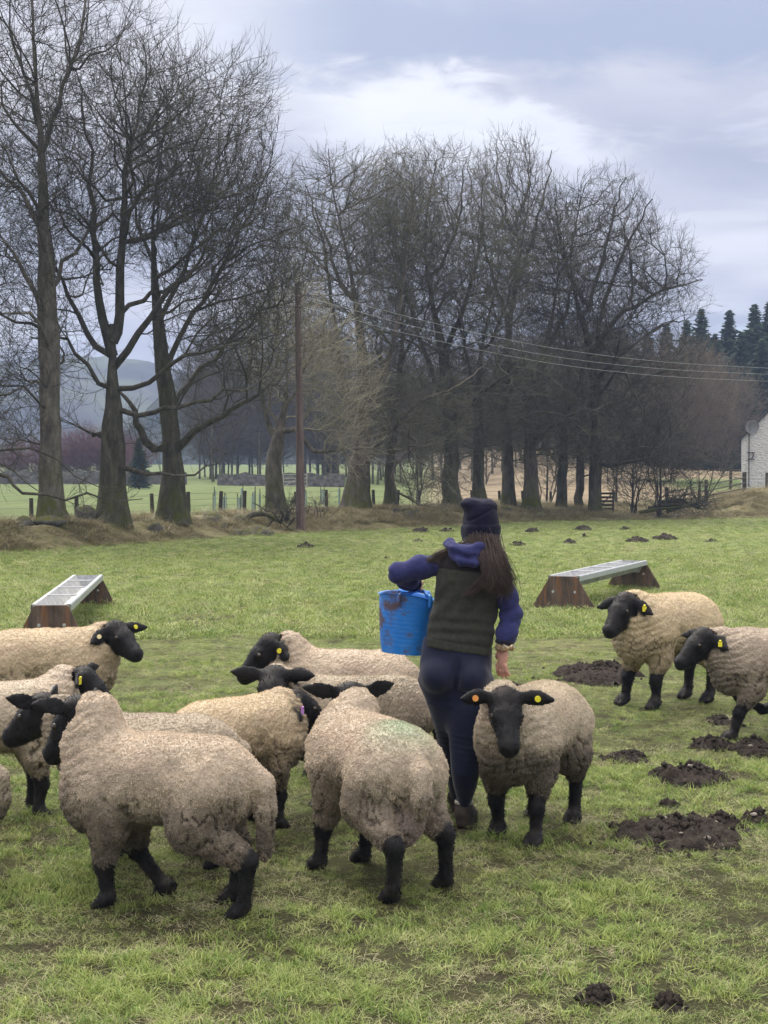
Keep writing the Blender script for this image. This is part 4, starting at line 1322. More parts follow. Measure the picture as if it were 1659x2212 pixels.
tag(o, 'small dark conifer in the hazy wood right of the telegraph pole', 'tree'); del o['group']

# ------------------------------------------------------------------ dry stone wall at the far side of the green field
stone_far = NM('far_stone', 0.9, 0.1)
stone_far.color(stone_far.ramp(stone_far.noise(1.6, 6, 0.7, stone_far.pos(), (1, 1, 2.2)), [(0.3, (0.06, 0.058, 0.055)), (0.55, (0.13, 0.125, 0.118)), (0.75, (0.2, 0.195, 0.18))]))
stone_far.bump(stone_far.voro(2.2, stone_far.pos()), 1.0, .15)
def stone_wall(pts, h, label, seed):
    rg = np.random.default_rng(seed)
    V, F = [], []
    pts = [Vector(p) for p in pts]
    n = 0
    rows = []
    for a, b in zip(pts[:-1], pts[1:]):
        k = int((b - a).length / .7)
        for s in range(k): rows.append(a.lerp(b, s / k))
    for i, p in enumerate(rows):
        hh = h * rg.uniform(.82, 1.15)
        z = gz(p.x, p.y)
        V += [(p.x, p.y - .32 + rg.normal(0, .04), z - .2), (p.x, p.y - .22 + rg.normal(0, .05), z + hh), (p.x, p.y + .22, z + hh * rg.uniform(.92, 1.05)), (p.x, p.y + .32, z - .2)]
        if i:
            o = i * 4
            F += [(o - 4, o, o + 1, o - 3), (o - 3, o + 1, o + 2, o - 2), (o - 2, o + 2, o + 3, o - 1)]
    F += [(0, 1, 2, 3), (len(V) - 1, len(V) - 2, len(V) - 3, len(V) - 4)]
    me = bpy.data.meshes.new('stone_wall'); me.from_pydata(V, [], F); me.update()
    return tag(link_mesh('stone_wall', me, stone_far.m), label, 'wall')
a, b, c, d_ = P(-120, 1030, 140), P(120, 1030, 140), P(420, 1028, 138), P(480, 1028, 138)
stone_wall([a, b, c], 1.15, 'low grey dry stone wall along the far left edge of the green field', 1)
stone_wall([P(470, 1034, 134), P(640, 1036, 130), P(760, 1030, 126)], 1.05, 'taller dark dry stone wall in front of the hazy wood', 2)
wood_grey = NM('weathered_wood', 0.9, 0.15)
wood_grey.color(wood_grey.ramp(wood_grey.noise(6, 5, 0.65, None, (3, 3, .5)), [(0.3, (0.035, 0.032, 0.024)), (0.55, (0.085, 0.078, 0.058)), (0.8, (0.16, 0.15, 0.115))]))
wood_grey.bump(wood_grey.noise(30, 4, .6, None, (3, 3, .3)), .6, .01)
wood_pale = NM('pale_wood', 0.85, 0.15).color((0.3, 0.29, 0.26)).m
metal_dull = NM('fence_wire', 0.5, 0.4).color((0.16, 0.16, 0.15)).m
# five bar gate in the far wall
def gate(loc, rz, w_, h_, nb, label, mat, name='field_gate', slat=.09):
    r = empty(name, loc, rz)
    for i in range(nb):
        m = MB(); m.box((w_ / 2, 0, h_ * (i + .6) / nb), (w_, .03, slat), jit=.006); m.build('rail', mat, r)
    for x in (0, w_):
        m = MB(); m.box((x, -.035, h_ * .52), (.09, .04, h_ * 1.06)); m.build('stile', mat, r)
    m = MB(); m.tube([(0.05, .03, h_ * .12), (w_ - .05, .03, h_ * .92)], .035, 4); m.build('brace', mat, r)
    return tag(r, label, 'gate')
q = P(612, 1040, 124)
gate((q.x, 124, gz(q.x, 124)), 0.05, 1.9, 1.2, 4, 'pale wooden five bar gate far across the green field', wood_pale)

# ------------------------------------------------------------------ post and wire fence behind the bank
def fence(posts, label, hpost=1.15, r=.072, wires=(.25, .5, .75, 1.0), seed=3):
    rg = random.Random(seed)
    b = posts[0]
    root = empty('wire_fence', (b[0], b[1], gz(b[0], b[1])))
    tag(root, label, 'fence')
    tops = []
    for x, y, h in posts:
        z = gz(x, y)
        m = MB()
        lx, ly = rg.uniform(-.05, .05), rg.uniform(-.05, .05)
        m.tube([(0, 0, -.3), (lx * .5, ly * .5, h * .5), (lx, ly, h)], [r * 1.05, r, r * .95], 8)
        o = m.build('post', wood_grey.m, root, (x - root.location.x, y - root.location.y, z - root.location.z), True)
        tops.append((x - root.location.x, y - root.location.y, z - root.location.z, h))
    for wz in wires:
        m = MB()
        m.tube([(t[0], t[1] - r, t[2] + t[3] * wz * .93) for t in tops], .0055, 4)
        m.build('wire', metal_dull, root)
    return root
fp = []
for u, vt, vb, d in ((-60, 1080, 1140, 50), (68, 1076, 1134, 51), (165, 1072, 1128, 52), (330, 1066, 1124, 54), (408, 1062, 1122, 55), (475, 1061, 1118, 56), (527, 1060, 1115, 57)):
    q = P(u, vt, d); fp.append((q.x, d, q.z - gz(q.x, d)))
fence(fp, 'post and wire fence crossing behind the left-hand trunks')
fp = []
for u, vt, d in ((640, 1062, 61), (706, 1058, 64), (808, 1058, 67), (858, 1058, 69), (905, 1060, 71), (960, 1058, 73), (1020, 1058, 75), (1080, 1060, 77), (1130, 1060, 79), (1190, 1062, 80), (1245, 1064, 81)):
    q = P(u, vt, d); fp.append((q.x, d, q.z - gz(q.x, d)))
fence(fp, 'post and wire fence running among the trunks right of the telegraph pole', seed=8)

# tree guards: pale plastic tubes round newly planted whips
guard = NM('tree_guard', 0.6, 0.3).color((0.33, 0.42, 0.38)).m
guard2 = NM('tree_guard_pale', 0.6, 0.3).color((0.5, 0.5, 0.46)).m
m = MB(); m.tube([(0, 0, 0), (0, 0, .8)], .05, 8)
gobj = m.build('tree_guard', guard, None, (0, 0, -50), True)
m = MB(); m.box((.065, 0, .5), (.03, .03, 1.0)); stk = m.build('stake', wood_grey.m, gobj)
tag(gobj, 'pale green plastic tree guard with stake beyond the wire fence', 'tree guard', 'tree guards round new saplings')
rgt = random.Random(4)
first = True
for k in range(26):
    u, d = rgt.choice([(rgt.uniform(445, 600), rgt.uniform(64, 80)), (rgt.uniform(655, 760), rgt.uniform(72, 84))])
    q = P(u, 1100, d)
    if first: o = gobj; first = False
    else:
        o = gobj.copy(); COL.objects.link(o)
        s_ = stk.copy(); COL.objects.link(s_); s_.parent = o
    o.location = (q.x, d, gz(q.x, d)); o.rotation_euler = (0, 0, rgt.uniform(0, 6))
    tag(o, 'pale green plastic tree guard with stake, in the patch ' + ('left of the leaning tree' if u < 620 else 'right of the telegraph pole'))
    o.scale = (1, 1, rgt.uniform(.8, 1.25))

# ------------------------------------------------------------------ boulders and mossy rubble on the bank
rock = NM('mossy_rock', 0.95, 0.1)
rc = rock.ramp(rock.noise(5, 6, .65), [(.3, (.05, .05, .046)), (.55, (.13, .125, .115)), (.8, (.24, .235, .215))])
g_ = rock.n('ShaderNodeNewGeometry'); sx = rock.n('ShaderNodeSeparateXYZ'); rock.l(g_.outputs['Normal'], sx.inputs[0])
mm = rock.math('MULTIPLY', rock.ramp(sx.outputs[2], [(.15, 0.0), (.8, 1.0)]), rock.ramp(rock.noise(3.5, 5, .65), [(.38, 0.0), (.58, 1.0)]))
rock.color(rock.mix(mm, rc, (.11, .115, .02))).bump(rock.noise(12, 6, .65), .8, .05)
def boulder(loc, size, seed, label, group=None):
    import bmesh
    bm = bmesh.new()
    bmesh.ops.create_icosphere(bm, subdivisions=3, radius=1)
    P_ = np.array([v.co for v in bm.verts])
    n_ = 1 + (fbm(P_ * 1.1 + seed, 3, seed) - .5) * .9 + (fbm(P_ * 3.3, 3, seed) - .5) * .25
    for v, k in zip(bm.verts, n_):
        v.co = Vector((v.co.x * size[0] * k, v.co.y * size[1] * k, max(v.co.z, -.5) * size[2] * k))
    me = bpy.data.meshes.new('boulder'); bm.to_mesh(me); bm.free()
    me.polygons.foreach_set('use_smooth', [True] * len(me.polygons))
    o = link_mesh('boulder', me, rock.m, None, loc)
    o.rotation_euler = (0, 0, seed)
    return tag(o, label, 'boulder', group)
for u, v, d, s, sd, lb in ((185, 1124, 45.5, (.52, .4, .40), 1, 'large rounded grey boulder between the leftmost trunk and the mossy tree'),
                       (110, 1137, 42.6, (.55, .3, .22), 3, 'long low dark boulder in front of the leftmost trunk'),
                       (50, 1139, 42.4, (.36, .3, .26), 4, 'round dark boulder at the far left of the bank'),
                       (337, 1134, 46.5, (.45, .32, .27), 5, 'sloping mossy slab left of the clean trunk'),
                       (462, 1110, 50.5, (.3, .24, .26), 11, 'tallest moss capped stone of the rubble right of the clean trunk')):
    q = P(u, v, d)
    s = tuple(k_ * .78 for k_ in s)
    boulder((q.x, q.y, gz(q.x, q.y) + s[2] * .3), s, sd, lb)
GM = 'moss covered rubble stones on the bank'
rgb = random.Random(9)
for k in range(34):
    if k < 16: u, d = rgb.uniform(440, 590), rgb.uniform(49.5, 52.5)
    elif k < 28: u, d = rgb.uniform(1085, 1170), rgb.uniform(69, 72)
    else: u, d = rgb.uniform(800, 900), rgb.uniform(61, 63)
    q = P(u, 1120, d)
    s = rgb.uniform(.12, .28)
    boulder((q.x, q.y, gz(q.x, q.y) + s * .2), (s * 1.3, s, s * .8), 20 + k, 'moss covered rubble stone on the bank ' + ('beside the leaning tree' if k < 16 else 'at the torn pale trunk' if k < 28 else 'under the drooping dead bough'), GM)

# fallen branch and brush
bare_tree('fallen_branch', T(52.5, (515, 1146, 7), (535, 1118, 8, .1), (560, 1108, 8, .2), (590, 1122, 7, .1), (620, 1140, 5), (640, 1150, 3)),
          [T(52.5, (600, 1128, 3), (570, 1100, 3, -.3), (545, 1085, 2, -.4)), T(52.5, (610, 1135, 3), (600, 1100, 3, -.3), (570, 1070, 1.5, -.4)), T(52.5, (620, 1142, 3), (625, 1110, 2.4), (615, 1080, 1.4)), T(52.5, (590, 1122, 3), (560, 1140, 2.4), (520, 1135, 1.4))],
          [Bl(52.5, 600, 1105, 45, 35, .5)], 60, .4, 'fallen mossy bough lying on the bank by the leaning tree', bark_grey, twig_dark, 131, cat='branch', twl=.3, twn=1, buttress=0)
for k, (u, v, d, du, dv, sd) in enumerate(((1440, 1105, 73, 120, -30, 1), (1400, 1098, 73.4, 150, -8, 2), (1420, 1085, 73.8, 130, 15, 3), (1380, 1108, 72.8, 130, -14, 4), (1450, 1080, 74, 80, 22, 5))):
    bare_tree('brush_branch', T(d, (u, v, 4.5), (u + du * .3, v + dv * .2 - 5, 4), (u + du * .7, v + dv * .8, 3), (u + du, v + dv, 1.5)),
              [T(d, (u + du * .3, v + dv * .2 - 5, 2.5), (u + du * .45, v - 24, 2, .3), (u + du * .6, v - 40, 1, .4)), T(d, (u + du * .6, v + dv * .6, 2), (u + du * .75, v - 20, 1.6, -.3), (u + du * .9, v - 45, .8))],
              [Bl(d, u + du * .5, v - 8, 70, 28, .8)], 90, .4, ('topmost' if k == 4 else 'lowest' if k == 3 else 'longest' if k == 1 else 'middle' if k == 2 else 'rightmost') + ' dark bough of the brush pile below the rail fence', bark_dark, twig_dark, 140 + sd, group='boughs of the brush pile', cat='branch', twl=.35, twn=1, buttress=0)

# wooden hurdle, pipe, rail fence by the cottage
q = P(1291, 1122, 76)
gate((q.x, q.y, gz(q.x, q.y) + .02), .1, .62 * 1.25, .95, 5, 'small dark wooden hurdle between two trunks', wood_grey.m, 'wooden_hurdle', .1)
dark_iron = NM('dark_pipe', .8, .2)
dark_iron.color(dark_iron.ramp(dark_iron.noise(4, 5, .6), [(.35, (.02, .02, .018)), (.7, (.06, .065, .045))]))
pr_ = empty('pipe', tuple(P(1325, 1128, 72)))
tag(pr_, 'dark mossy pipe laid across the ditch with an orange marker', 'pipe')
a, b = Vector((0, 0, 0)), P(1500, 1120, 72.6) - P(1325, 1128, 72)
m = MB(); m.tube([a, a.lerp(b, .5) + Vector((0, 0, .03)), b], .13, 12); m.build('barrel', dark_iron.m, pr_, smooth=True)
q = a.lerp(b, .31)
m = MB(); m.tube([q - Vector((.14, 0, 0)), q + Vector((.14, 0, .005))], .142, 12); m.build('marker', NM('orange_band', .7, .3).color((.42, .22, .03)).m, pr_, smooth=True)

def rail_fence(a, b, n, nr, h, label, hp=1.62):
    a, b = Vector(a), Vector(b)
    root = empty('rail_fence', tuple(a)); tag(root, label, 'fence')
    rg = random.Random(2)
    d = b - a
    for i in range(n + 1):
        q = d * (i / n)
        m = MB(); m.box((0, 0, hp / 2 - .2), (.15, .13, hp + .4), jit=.012)
        m.build('post', wood_grey.m, root, tuple(q))
    for i in range(n):
        for k in range(nr):
            p0, p1 = d * (i / n), d * ((i + 1) / n)
            z = h * (k + .7) / nr
            m = MB()
            m.tube([p0 + Vector((0, -.09, z + rg.uniform(-.03, .03))), p1 + Vector((0, -.09, z + rg.uniform(-.03, .03)))], .062, 4, flat=.5)
            m.build('rail', wood_grey.m, root)
    return root
a, b = P(1607, 1088, 80.5), P(1440, 1122, 77.5)
rail_fence(a, b, 2, 5, 1.45, 'weathered timber rail fence sloping down from the cottage corner')
b = P(1578, 1072, 90)
rail_fence((P(1609, 1086, 81.3)), b, 1, 3, 1.3, 'short side rail fence with one thick post at the cottage corner')
q = P(1656, 1058, 88)
m = MB(); m.box((0, 0, .35), (.12, .12, 1.3), jit=.01); tag(m.build('fence_post', wood_grey.m, None, (q.x, q.y, gz(q.x, q.y))), 'single dark post standing in front of the white cottage wall', 'post')

# ------------------------------------------------------------------ white cottage
hd = 92.0
h0 = P(1601, 1056, hd)
hz = h0.z
cot = empty('cottage', (h0.x, hd, hz), -math.atan2(h0.x, hd) - .03); tag(cot, 'whitewashed rough stone cottage with steep dark roof at the right edge', 'house')
white = NM('whitewash', .9, .2)
wc = white.mix(white.ramp(white.noise(1.1, 5, .6), [(.4, 0.0), (.75, .5)]), (.74, .74, .74), (.62, .62, .62))
wc = white.mix(white.ramp(white.noise(5.5, 4, .6, None, (1, 1, 1.5)), [(.38, .4), (.52, 0.0)]), wc, (.5, .5, .51))
white.color(wc).bump(white.noise(5.5, 4, .6, None, (1, 1, 1.5)), 1.0, .25)
GWd, EH, DP = 6.4, (1056 - 950) / FU * hd, 9.0
AP = EH + GWd / 2 * 1.02
m = MB()
m.prism([(0, -1), (GWd, -1), (GWd, EH), (GWd / 2, AP), (0, EH)], (1, 0, 0), (0, 0, 1), (0, DP, 0))
m.build('wall', white.m, cot)
slate = NM('slate', .7, .3); slate.color(slate.ramp(slate.noise(3, 4, .6), [(.3, (.03, .032, .038)), (.7, (.075, .078, .09))]))
for s in (0, 1):
    x0, x1 = (-.18, GWd / 2) if s == 0 else (GWd + .18, GWd / 2)
    z0 = EH - .18 * 1.02
    e = .13
    m = MB()
    m.prism([(x0, z0), (x1, AP), (x1, AP + e), (x0, z0 + e)] if s == 0 else [(x1, AP), (x0, z0), (x0, z0 + e), (x1, AP + e)], (1, 0, 0), (0, 0, 1), (0, DP + .24, 0), (0, -.12, .004))
    m.build('roof', slate.m, cot)
m = MB(); m.box((GWd / 2, DP - .5, AP + .3), (.9, .6, 1.4)); m.build('chimney', white.m, cot)
grey_paint = NM('grey_paint', .5, .4).color((.20, .21, .23)).m
blackm = NM('black_iron', .6, .3).color((.02, .02, .02)).m
dish = empty('satellite_dish', (h0.x + .42, hd - .17, hz), -math.atan2(h0.x, hd) - .03); tag(dish, 'grey satellite dish on a tall thin pole fixed to the cottage gable', 'satellite dish')
zt = (1056 - 925) / FU * hd
m = MB(); m.tube([(0, -.02, .1), (0, -.02, zt)], .028, 8); m.build('pole', blackm, dish)
V_, F_ = [], []
for i in range(7):
    r = .44 * i / 6
    for k in range(24):
        a_ = 2 * math.pi * k / 24
        V_.append((math.cos(a_) * r, -.28 + .5 * r * r * 1.2 * -1 + .12, math.sin(a_) * r * .92))
for i in range(6):
    for k in range(24):
        F_.append((i * 24 + k, i * 24 + (k + 1) % 24, (i + 1) * 24 + (k + 1) % 24, (i + 1) * 24 + k))
me = bpy.data.meshes.new('dish'); me.from_pydata(V_, [], F_); me.update()
o = link_mesh('dish', me, grey_paint, dish, (.08, -.05, zt + .12)); o.rotation_euler = (R(15), 0, R(25))
sm = o.modifiers.new('solid', 'SOLIDIFY'); sm.thickness = .02
m = MB(); m.tube([(.08, -.3, zt - .2), (.05, -.75, zt + .2)], .015, 6); m.build('arm', blackm, dish)
for zz_ in ((1056 - 978) / FU * hd, (1056 - 992) / FU * hd):
    m = MB(); m.box((.12, -.02, zz_), (.42, .05, .05)); m.build('bracket', blackm, dish)
m = MB(); m.tube([(.22, -.05, (1056 - 979) / FU * hd), (.26, -.07, (1056 - 985) / FU * hd), (.16, -.05, (1056 - 991) / FU * hd)], .035, 6); m.build('cable_loop', blackm, dish)

# ------------------------------------------------------------------ telegraph pole and wires
creo = NM('creosoted_pole', .85, .2)
creo.color(creo.ramp(creo.noise(2.5, 6, .65, None, (4, 4, .35)), [(.3, (.075, .056, .05)), (.55, (.145, .108, .097)), (.8, (.24, .19, .172))]))
creo.bump(creo.noise(12, 5, .6, None, (4, 4, .2)), .5, .02)
pb = G(650, 1149); pd = pb.y
pt = P(643, 612, pd)
pole = empty('telegraph_pole', tuple(pb)); tag(pole, 'tall reddish brown wooden telegraph pole at the field edge', 'pole')
rel = pt - pb
m = MB(); m.tube([(0, 0, -.4), rel * .33, rel * .66, rel], [10.0 / FU * pd, 8.6 / FU * pd, 7.4 / FU * pd, 6.2 / FU * pd], 16); m.build('shaft', creo.m, pole, smooth=True)
wire_m = NM('aluminium_wire', .35, .5); wire_m.color((.36, .39, .38)); wire_m.b.inputs['Metallic'].default_value = .3
ins = NM('insulator', .3, .5).color((.12, .11, .11)).m
for k, (v0, dx) in enumerate(((622, 8), (640, 8), (662, 9))):
    q = P(643 + dx, v0, pd - .05) - pb
    m = MB(); m.tube([q + Vector((-.16, 0, 0)), q + Vector((.03, -.02, 0))], [.02, .035], 6); m.build('insulator', ins, pole)
def wire(pts, label):
    rows = [np.array(p) for p in pts]
    q, _ = smooth_poly(rows, [1] * len(rows), 1.2)
    m = MB(); m.tube([Vector(a) - Vector(rows[0]) for a in q], .0052, 5)
    return tag(m.build('power_line', wire_m.m, None, tuple(rows[0]), True), label, 'wire', 'wires on the telegraph pole')
for k, (vl, v0, vm, vr, lb) in enumerate(((447, 622, 746, 797, 'topmost of the three pale wires on the telegraph pole'), (476, 640, 764, 810, 'middle of the three pale wires on the telegraph pole'), (520, 662, 780, 825, 'lowest of the three pale wires on the telegraph pole'))):
    wire([P(-60, vl, 42), P(140, (vl + (v0 - vl) * .33) + 2, 46), P(380, (vl + (v0 - vl) * .68) + 3, 51), P(651, v0, pd - .1), P(880, v0 + (vm - v0) * .5, pd + 1), P(1160, vm, pd + 3), P(1420, (vm + vr) / 2 + 9, pd + 6), P(1690, vr, pd + 9)], lb)
# ------------------------------------------------------------------ feed troughs
galv = NM('galvanised', .42, .5); galv.b.inputs['Metallic'].default_value = .55
galv.color(galv.ramp(galv.voro(16, None, 'F1'), [(0, (.36, .38, .40)), (.5, (.46, .48, .50)), (1, (.55, .57, .58))]))
galv_in = NM('galvanised_inside', .55, .4); galv_in.b.inputs['Metallic'].default_value = .3
galv_in.color(galv_in.ramp(galv_in.noise(7, 5, .6), [(.35, (.30, .30, .29)), (.6, (.46, .47, .47)), (.8, (.58, .59, .59))]))
board = NM('stained_board', .85, .2)
bc = board.ramp(board.noise(4, 6, .65, None, (1, 3, .8)), [(.3, (.045, .036, .03)), (.5, (.10, .075, .06)), (.72, (.17, .12, .09))])
board.color(board.mix(board.ramp(board.noise(3.2, 5, .6, None, (1, 6, .6)), [(.5, 0.0), (.72, .75)]), bc, (.24, .105, .04))).bump(board.noise(20, 5, .6), .4, .01)
board_edge = NM('board_edge', .8, .2).color((.33, .28, .21)).m
def trough(a, b, wt, wb, h, label):
    a, b = Vector(a), Vector(b)
    d = b - a; Lg = d.xy.length
    root = empty('feed_trough', tuple(a), math.atan2(d.y, d.x)); tag(root, label, 'trough', 'sheep feed troughs')
    dz = d.z
    th = .035
    for x, z in ((0, 0), (Lg, dz)):
        m = MB()
        m.prism([(-wb / 2, -.03), (wb / 2, -.03), (wb / 2 * .985, .05), (wt / 2 + .02, h - .02), (wt / 2, h), (-wt / 2, h), (-wt / 2 - .02, h - .02), (-wb / 2 * .985, .05)], (0, 1, 0), (0, 0, 1), (th, 0, 0), (x - th / 2, 0, z))
        o = m.build('end_board', board.m, root, bevel=.006)
        for q in (-.24, .21):
            m = MB(); m.tube([(x - th / 2 - .006, q * wb * .8, z + h * .52), (x - th / 2 + .004, q * wb * .8, z + h * .52)], .018, 10); m.build('bolt', galv.m, o)
    # tray: V-shaped trough with folded rims, open on top
    m = MB()
    dp, fl = .17, .13
    t = .006
    prof = [(-wt / 2 - .035, h - .035), (-wt / 2 - .035, h), (-wt / 2, h + .004), (-fl / 2 - .03, h - dp), (fl / 2 + .03, h - dp), (wt / 2, h + .004), (wt / 2 + .035, h), (wt / 2 + .035, h - .035)]
    outer = [(-wt / 2 - .041, h - .04), (-wt / 2 - .042, h + .006), (-wt / 2 + .001, h + .012)]
    V, F = [], []
    x0, x1 = th / 2, Lg - th / 2
    inner = [(-wt / 2, h + .006), (-fl / 2, h - dp), (fl / 2, h - dp), (wt / 2, h + .006)]
    full = [(-wt / 2 - .04, h - .065), (-wt / 2 - .04, h), (-wt / 2 - .03, h + .008)] + inner + [(wt / 2 + .03, h + .008), (wt / 2 + .04, h), (wt / 2 + .04, h - .065)]
    n = len(full)
    for x, z in ((x0, 0), (x1, dz)):
        for y, zz in full: V.append((x, y, zz + z))
    for i in range(n - 1): F.append((i, i + 1, n + i + 1, n + i))
    me = bpy.data.meshes.new('tray'); me.from_pydata(V, [], F); me.materials.append(galv.m); me.materials.append(galv_in.m); me.update()
    for p_ in me.polygons:
        if p_.index in (3, 4, 5): p_.material_index = 1
    o = link_mesh('tray', me, None, root); sm = o.modifiers.new('solid', 'SOLIDIFY'); sm.thickness = .005; sm.offset = -1
    for x, z, s in ((x0 + .004, 0, 1), (x1 - .004, dz, -1)):
        m = MB(); m.prism([(-wt / 2 - .03, h + .004), (-fl / 2 - .03, h - dp - .02), (fl / 2 + .03, h - dp - .02), (wt / 2 + .03, h + .004)], (0, 1, 0), (0, 0, 1), (.006 * s, 0, 0), (x, 0, z)); m.build('end_plate', galv.m, root)
    for k in (.25, .5, .75):
        m = MB(); m.tube([(x0 + (x1 - x0) * k, -wt / 2 - .01, h + dz * k + .012), (x0 + (x1 - x0) * k, wt / 2 + .01, h + dz * k + .012)], .011, 6); m.build('cross_bar', galv.m, root)
    return root
n_, f_ = G(1217, 1314), G(1369, 1269)
trough(n_, f_, .36, .86, .44, 'galvanised feed trough on rust-brown end boards, the one behind the two right-hand sheep')
n_, f_ = G(110, 1396), G(190, 1310)
trough(n_, f_, .34, .74, .44, 'galvanised feed trough on rust-stained end boards, the one at the left behind a sheep')

# ------------------------------------------------------------------ molehills and bare soil
earth = NM('mole_earth', .95, .1)
p = earth.pos()
earth.color(earth.ramp(earth.noise(45, 6, .7, p), [(.3, (.022, .018, .016)), (.55, (.052, .043, .037)), (.78, (.105, .09, .078))])).bump(earth.noise(70, 5, .7, p), 1.0, .02)
pebble = NM('pebble', .8, .3); pebble.color(pebble.ramp(pebble.rnd(), [(0, (.14, .12, .10)), (1, (.34, .30, .26))]))
def clump(x, y, rx, ry, h, seed, n=44):
    a = np.linspace(-1.15, 1.15, n)
    X, Y = np.meshgrid(a, a, indexing='ij')
    wx, wy = x + X * rx, y + Y * ry
    r = np.sqrt(X ** 2 + Y ** 2) + (fbm2(wx + seed, wy, 3.0 / max(rx, .12), 4, seed) - .5) * 1.15
    prof = np.clip(1 - r ** 2, 0, 1) ** .8
    sc_ = min(1, max(rx, ry) / .25)
    z = prof * h * (.75 + .5 * fbm2(wx, wy, 7, 3, seed + 2)) + prof ** .5 * ((fbm2(wx, wy, 24, 3, seed + 4) - .5) * .07 + np.abs(fbm2(wx, wy, 45, 2, seed + 6) - .5) * .05) * sc_
    z = np.where(prof <= 0.0, -.05, z)
    g = ground_z(wx, wy)
    V_ = np.stack([wx - x, wy - y, g + z], -1).reshape(-1, 3)
    i0 = (np.arange(n - 1)[:, None] * n + np.arange(n - 1)[None, :]).ravel()
    keep = (prof.ravel()[np.stack([i0, i0 + n, i0 + n + 1, i0 + 1], 1)] > 0).any(1)
    Fq = np.stack([i0, i0 + n, i0 + n + 1, i0 + 1], 1)[keep]
    # loose crumbs of soil on and round the heap
    rg = np.random.default_rng(seed + 500)
    nc = int(min(420, 60 + 900 * rx * ry)) if n > 30 else 26
    a, rr = rg.uniform(0, 6.28, nc), np.abs(rg.normal(0, .62, nc))
    X, Y = np.cos(a) * rr * rx, np.sin(a) * rr * ry
    j = [int(np.argmin((V_[:, 0] - px_) ** 2 + (V_[:, 1] - py_) ** 2)) for px_, py_ in zip(X, Y)]
    Z = np.maximum(V_[j, 2], ground_z(x + X, y + Y)) + .004
    s = rg.uniform(.25, 1.0, nc) ** 2 * (.026 if n > 30 else .06)
    oct_ = np.array([(1, 0, 0), (0, 1, 0), (-1, 0, 0), (0, -1, 0), (0, 0, 1), (0, 0, -1)], float)
    of = np.array([(0, 1, 4), (1, 2, 4), (2, 3, 4), (3, 0, 4), (1, 0, 5), (2, 1, 5), (3, 2, 5), (0, 3, 5)])
    cv = oct_[None] * s[:, None, None] * rg.uniform(.5, 1.3, (nc, 6, 1)) + np.stack([X, Y, Z], 1)[:, None, :] + rg.normal(0, .15, (nc, 6, 3)) * s[:, None, None]
    base_ = len(V_)
    cf = (of[None] + (np.arange(nc) * 6)[:, None, None] + base_).reshape(-1, 3)
    return np.vstack([V_, cv.reshape(-1, 3)]), [Fq, cf]
def mound(u, v, wu, dv, h, seed, label, pebbles=0, name='molehill', n=44):
    c = G(u, v)
    rx = wu / 2 / FU * c.y * .9
    ry = max(rx * .35, abs(G(u, v - dv / 2).y - G(u, v + dv / 2).y) / 2)
    ry = min(ry, rx * 1.3)
    V_, F_ = clump(c.x, c.y, rx, ry, h * .55, seed, n)
    me = mesh_np(name, V_, F_)
    o = link_mesh(name, me, earth.m, None, (c.x, c.y, 0))
    tag(o, label, 'molehill')
    MUD.append((c.x, c.y, rx * .95, ry * .95))
    rg = np.random.default_rng(seed)
    for k in range(pebbles):
        import bmesh
        a, r = rg.uniform(0, 6.28), rg.uniform(.1, .75)
        X, Y = math.cos(a) * r * rx, math.sin(a) * r * ry
        j = np.argmin((V_[:n * n, 0] - X) ** 2 + (V_[:n * n, 1] - Y) ** 2)
        bm = bmesh.new(); bmesh.ops.create_icosphere(bm, subdivisions=2, radius=1)
        s = rg.uniform(.005, .013)
        for vv in bm.verts:
            q = 1 + .35 * (random.random() - .5)
            vv.co = Vector((vv.co.x * s * 1.5 * q, vv.co.y * s * q, vv.co.z * s * .8 * q))
        pm = bpy.data.meshes.new('pebble'); bm.to_mesh(pm); bm.free()
        pm.polygons.foreach_set('use_smooth', [True] * len(pm.polygons))
        link_mesh('pebble', pm, pebble.m, o, (X, Y, V_[j, 2] + s * .3))
    return o
NEAR = [(1290, 1462, 200, 66, .16, 'big dark molehill with pale stones behind the right-hand sheep', 5), (905, 1470, 55, 26, .06, 'low molehill left of the navy leggings, behind the far sheep', 0),
        (1112, 1490, 50, 20, .05, 'low molehill just behind the back of the sheep facing the camera', 1), (1350, 1640, 110, 34, .05, 'flat scraped molehill right of the hind leg of the sheep facing the camera', 1),
        (1492, 1684, 170, 66, .12, 'broad molehill with pale pebbles below the running sheep, in the middle of the right side', 5), (1535, 1612, 90, 48, .09, 'molehill directly under the front hoof of the running sheep', 2),
        (1632, 1622, 120, 56, .09, 'molehill at the right edge below the running sheep', 3), (1470, 1812, 300, 74, .11, 'longest molehill, a spread ridge of dark soil at the lower right', 6),
        (1560, 1786, 90, 40, .09, 'small molehill touching the back of the longest soil ridge', 2), (1640, 1776, 80, 56, .09, 'molehill cut by the right edge beside the longest soil ridge', 1),
        (1445, 1745, 60, 30, .04, 'thin scatter of soil above the longest soil ridge', 0), (1350, 1795, 60, 20, .03, 'small smear of soil left of the longest ridge', 0),
        (1290, 2162, 80, 46, .07, 'crumbly molehill in the grass at the bottom, left of its neighbour', 1), (1452, 2180, 84, 34, .05, 'low molehill in the grass at the bottom right', 0), (1560, 1560, 90, 40, .05, 'low molehill behind the front hoof of the running sheep', 1)]
for k, (u, v, wu, dv, h, lb, pb_) in enumerate(NEAR): mound(u, v, wu, dv, h, 60 + k, lb, pb_, n=64 if wu > 100 else 44)
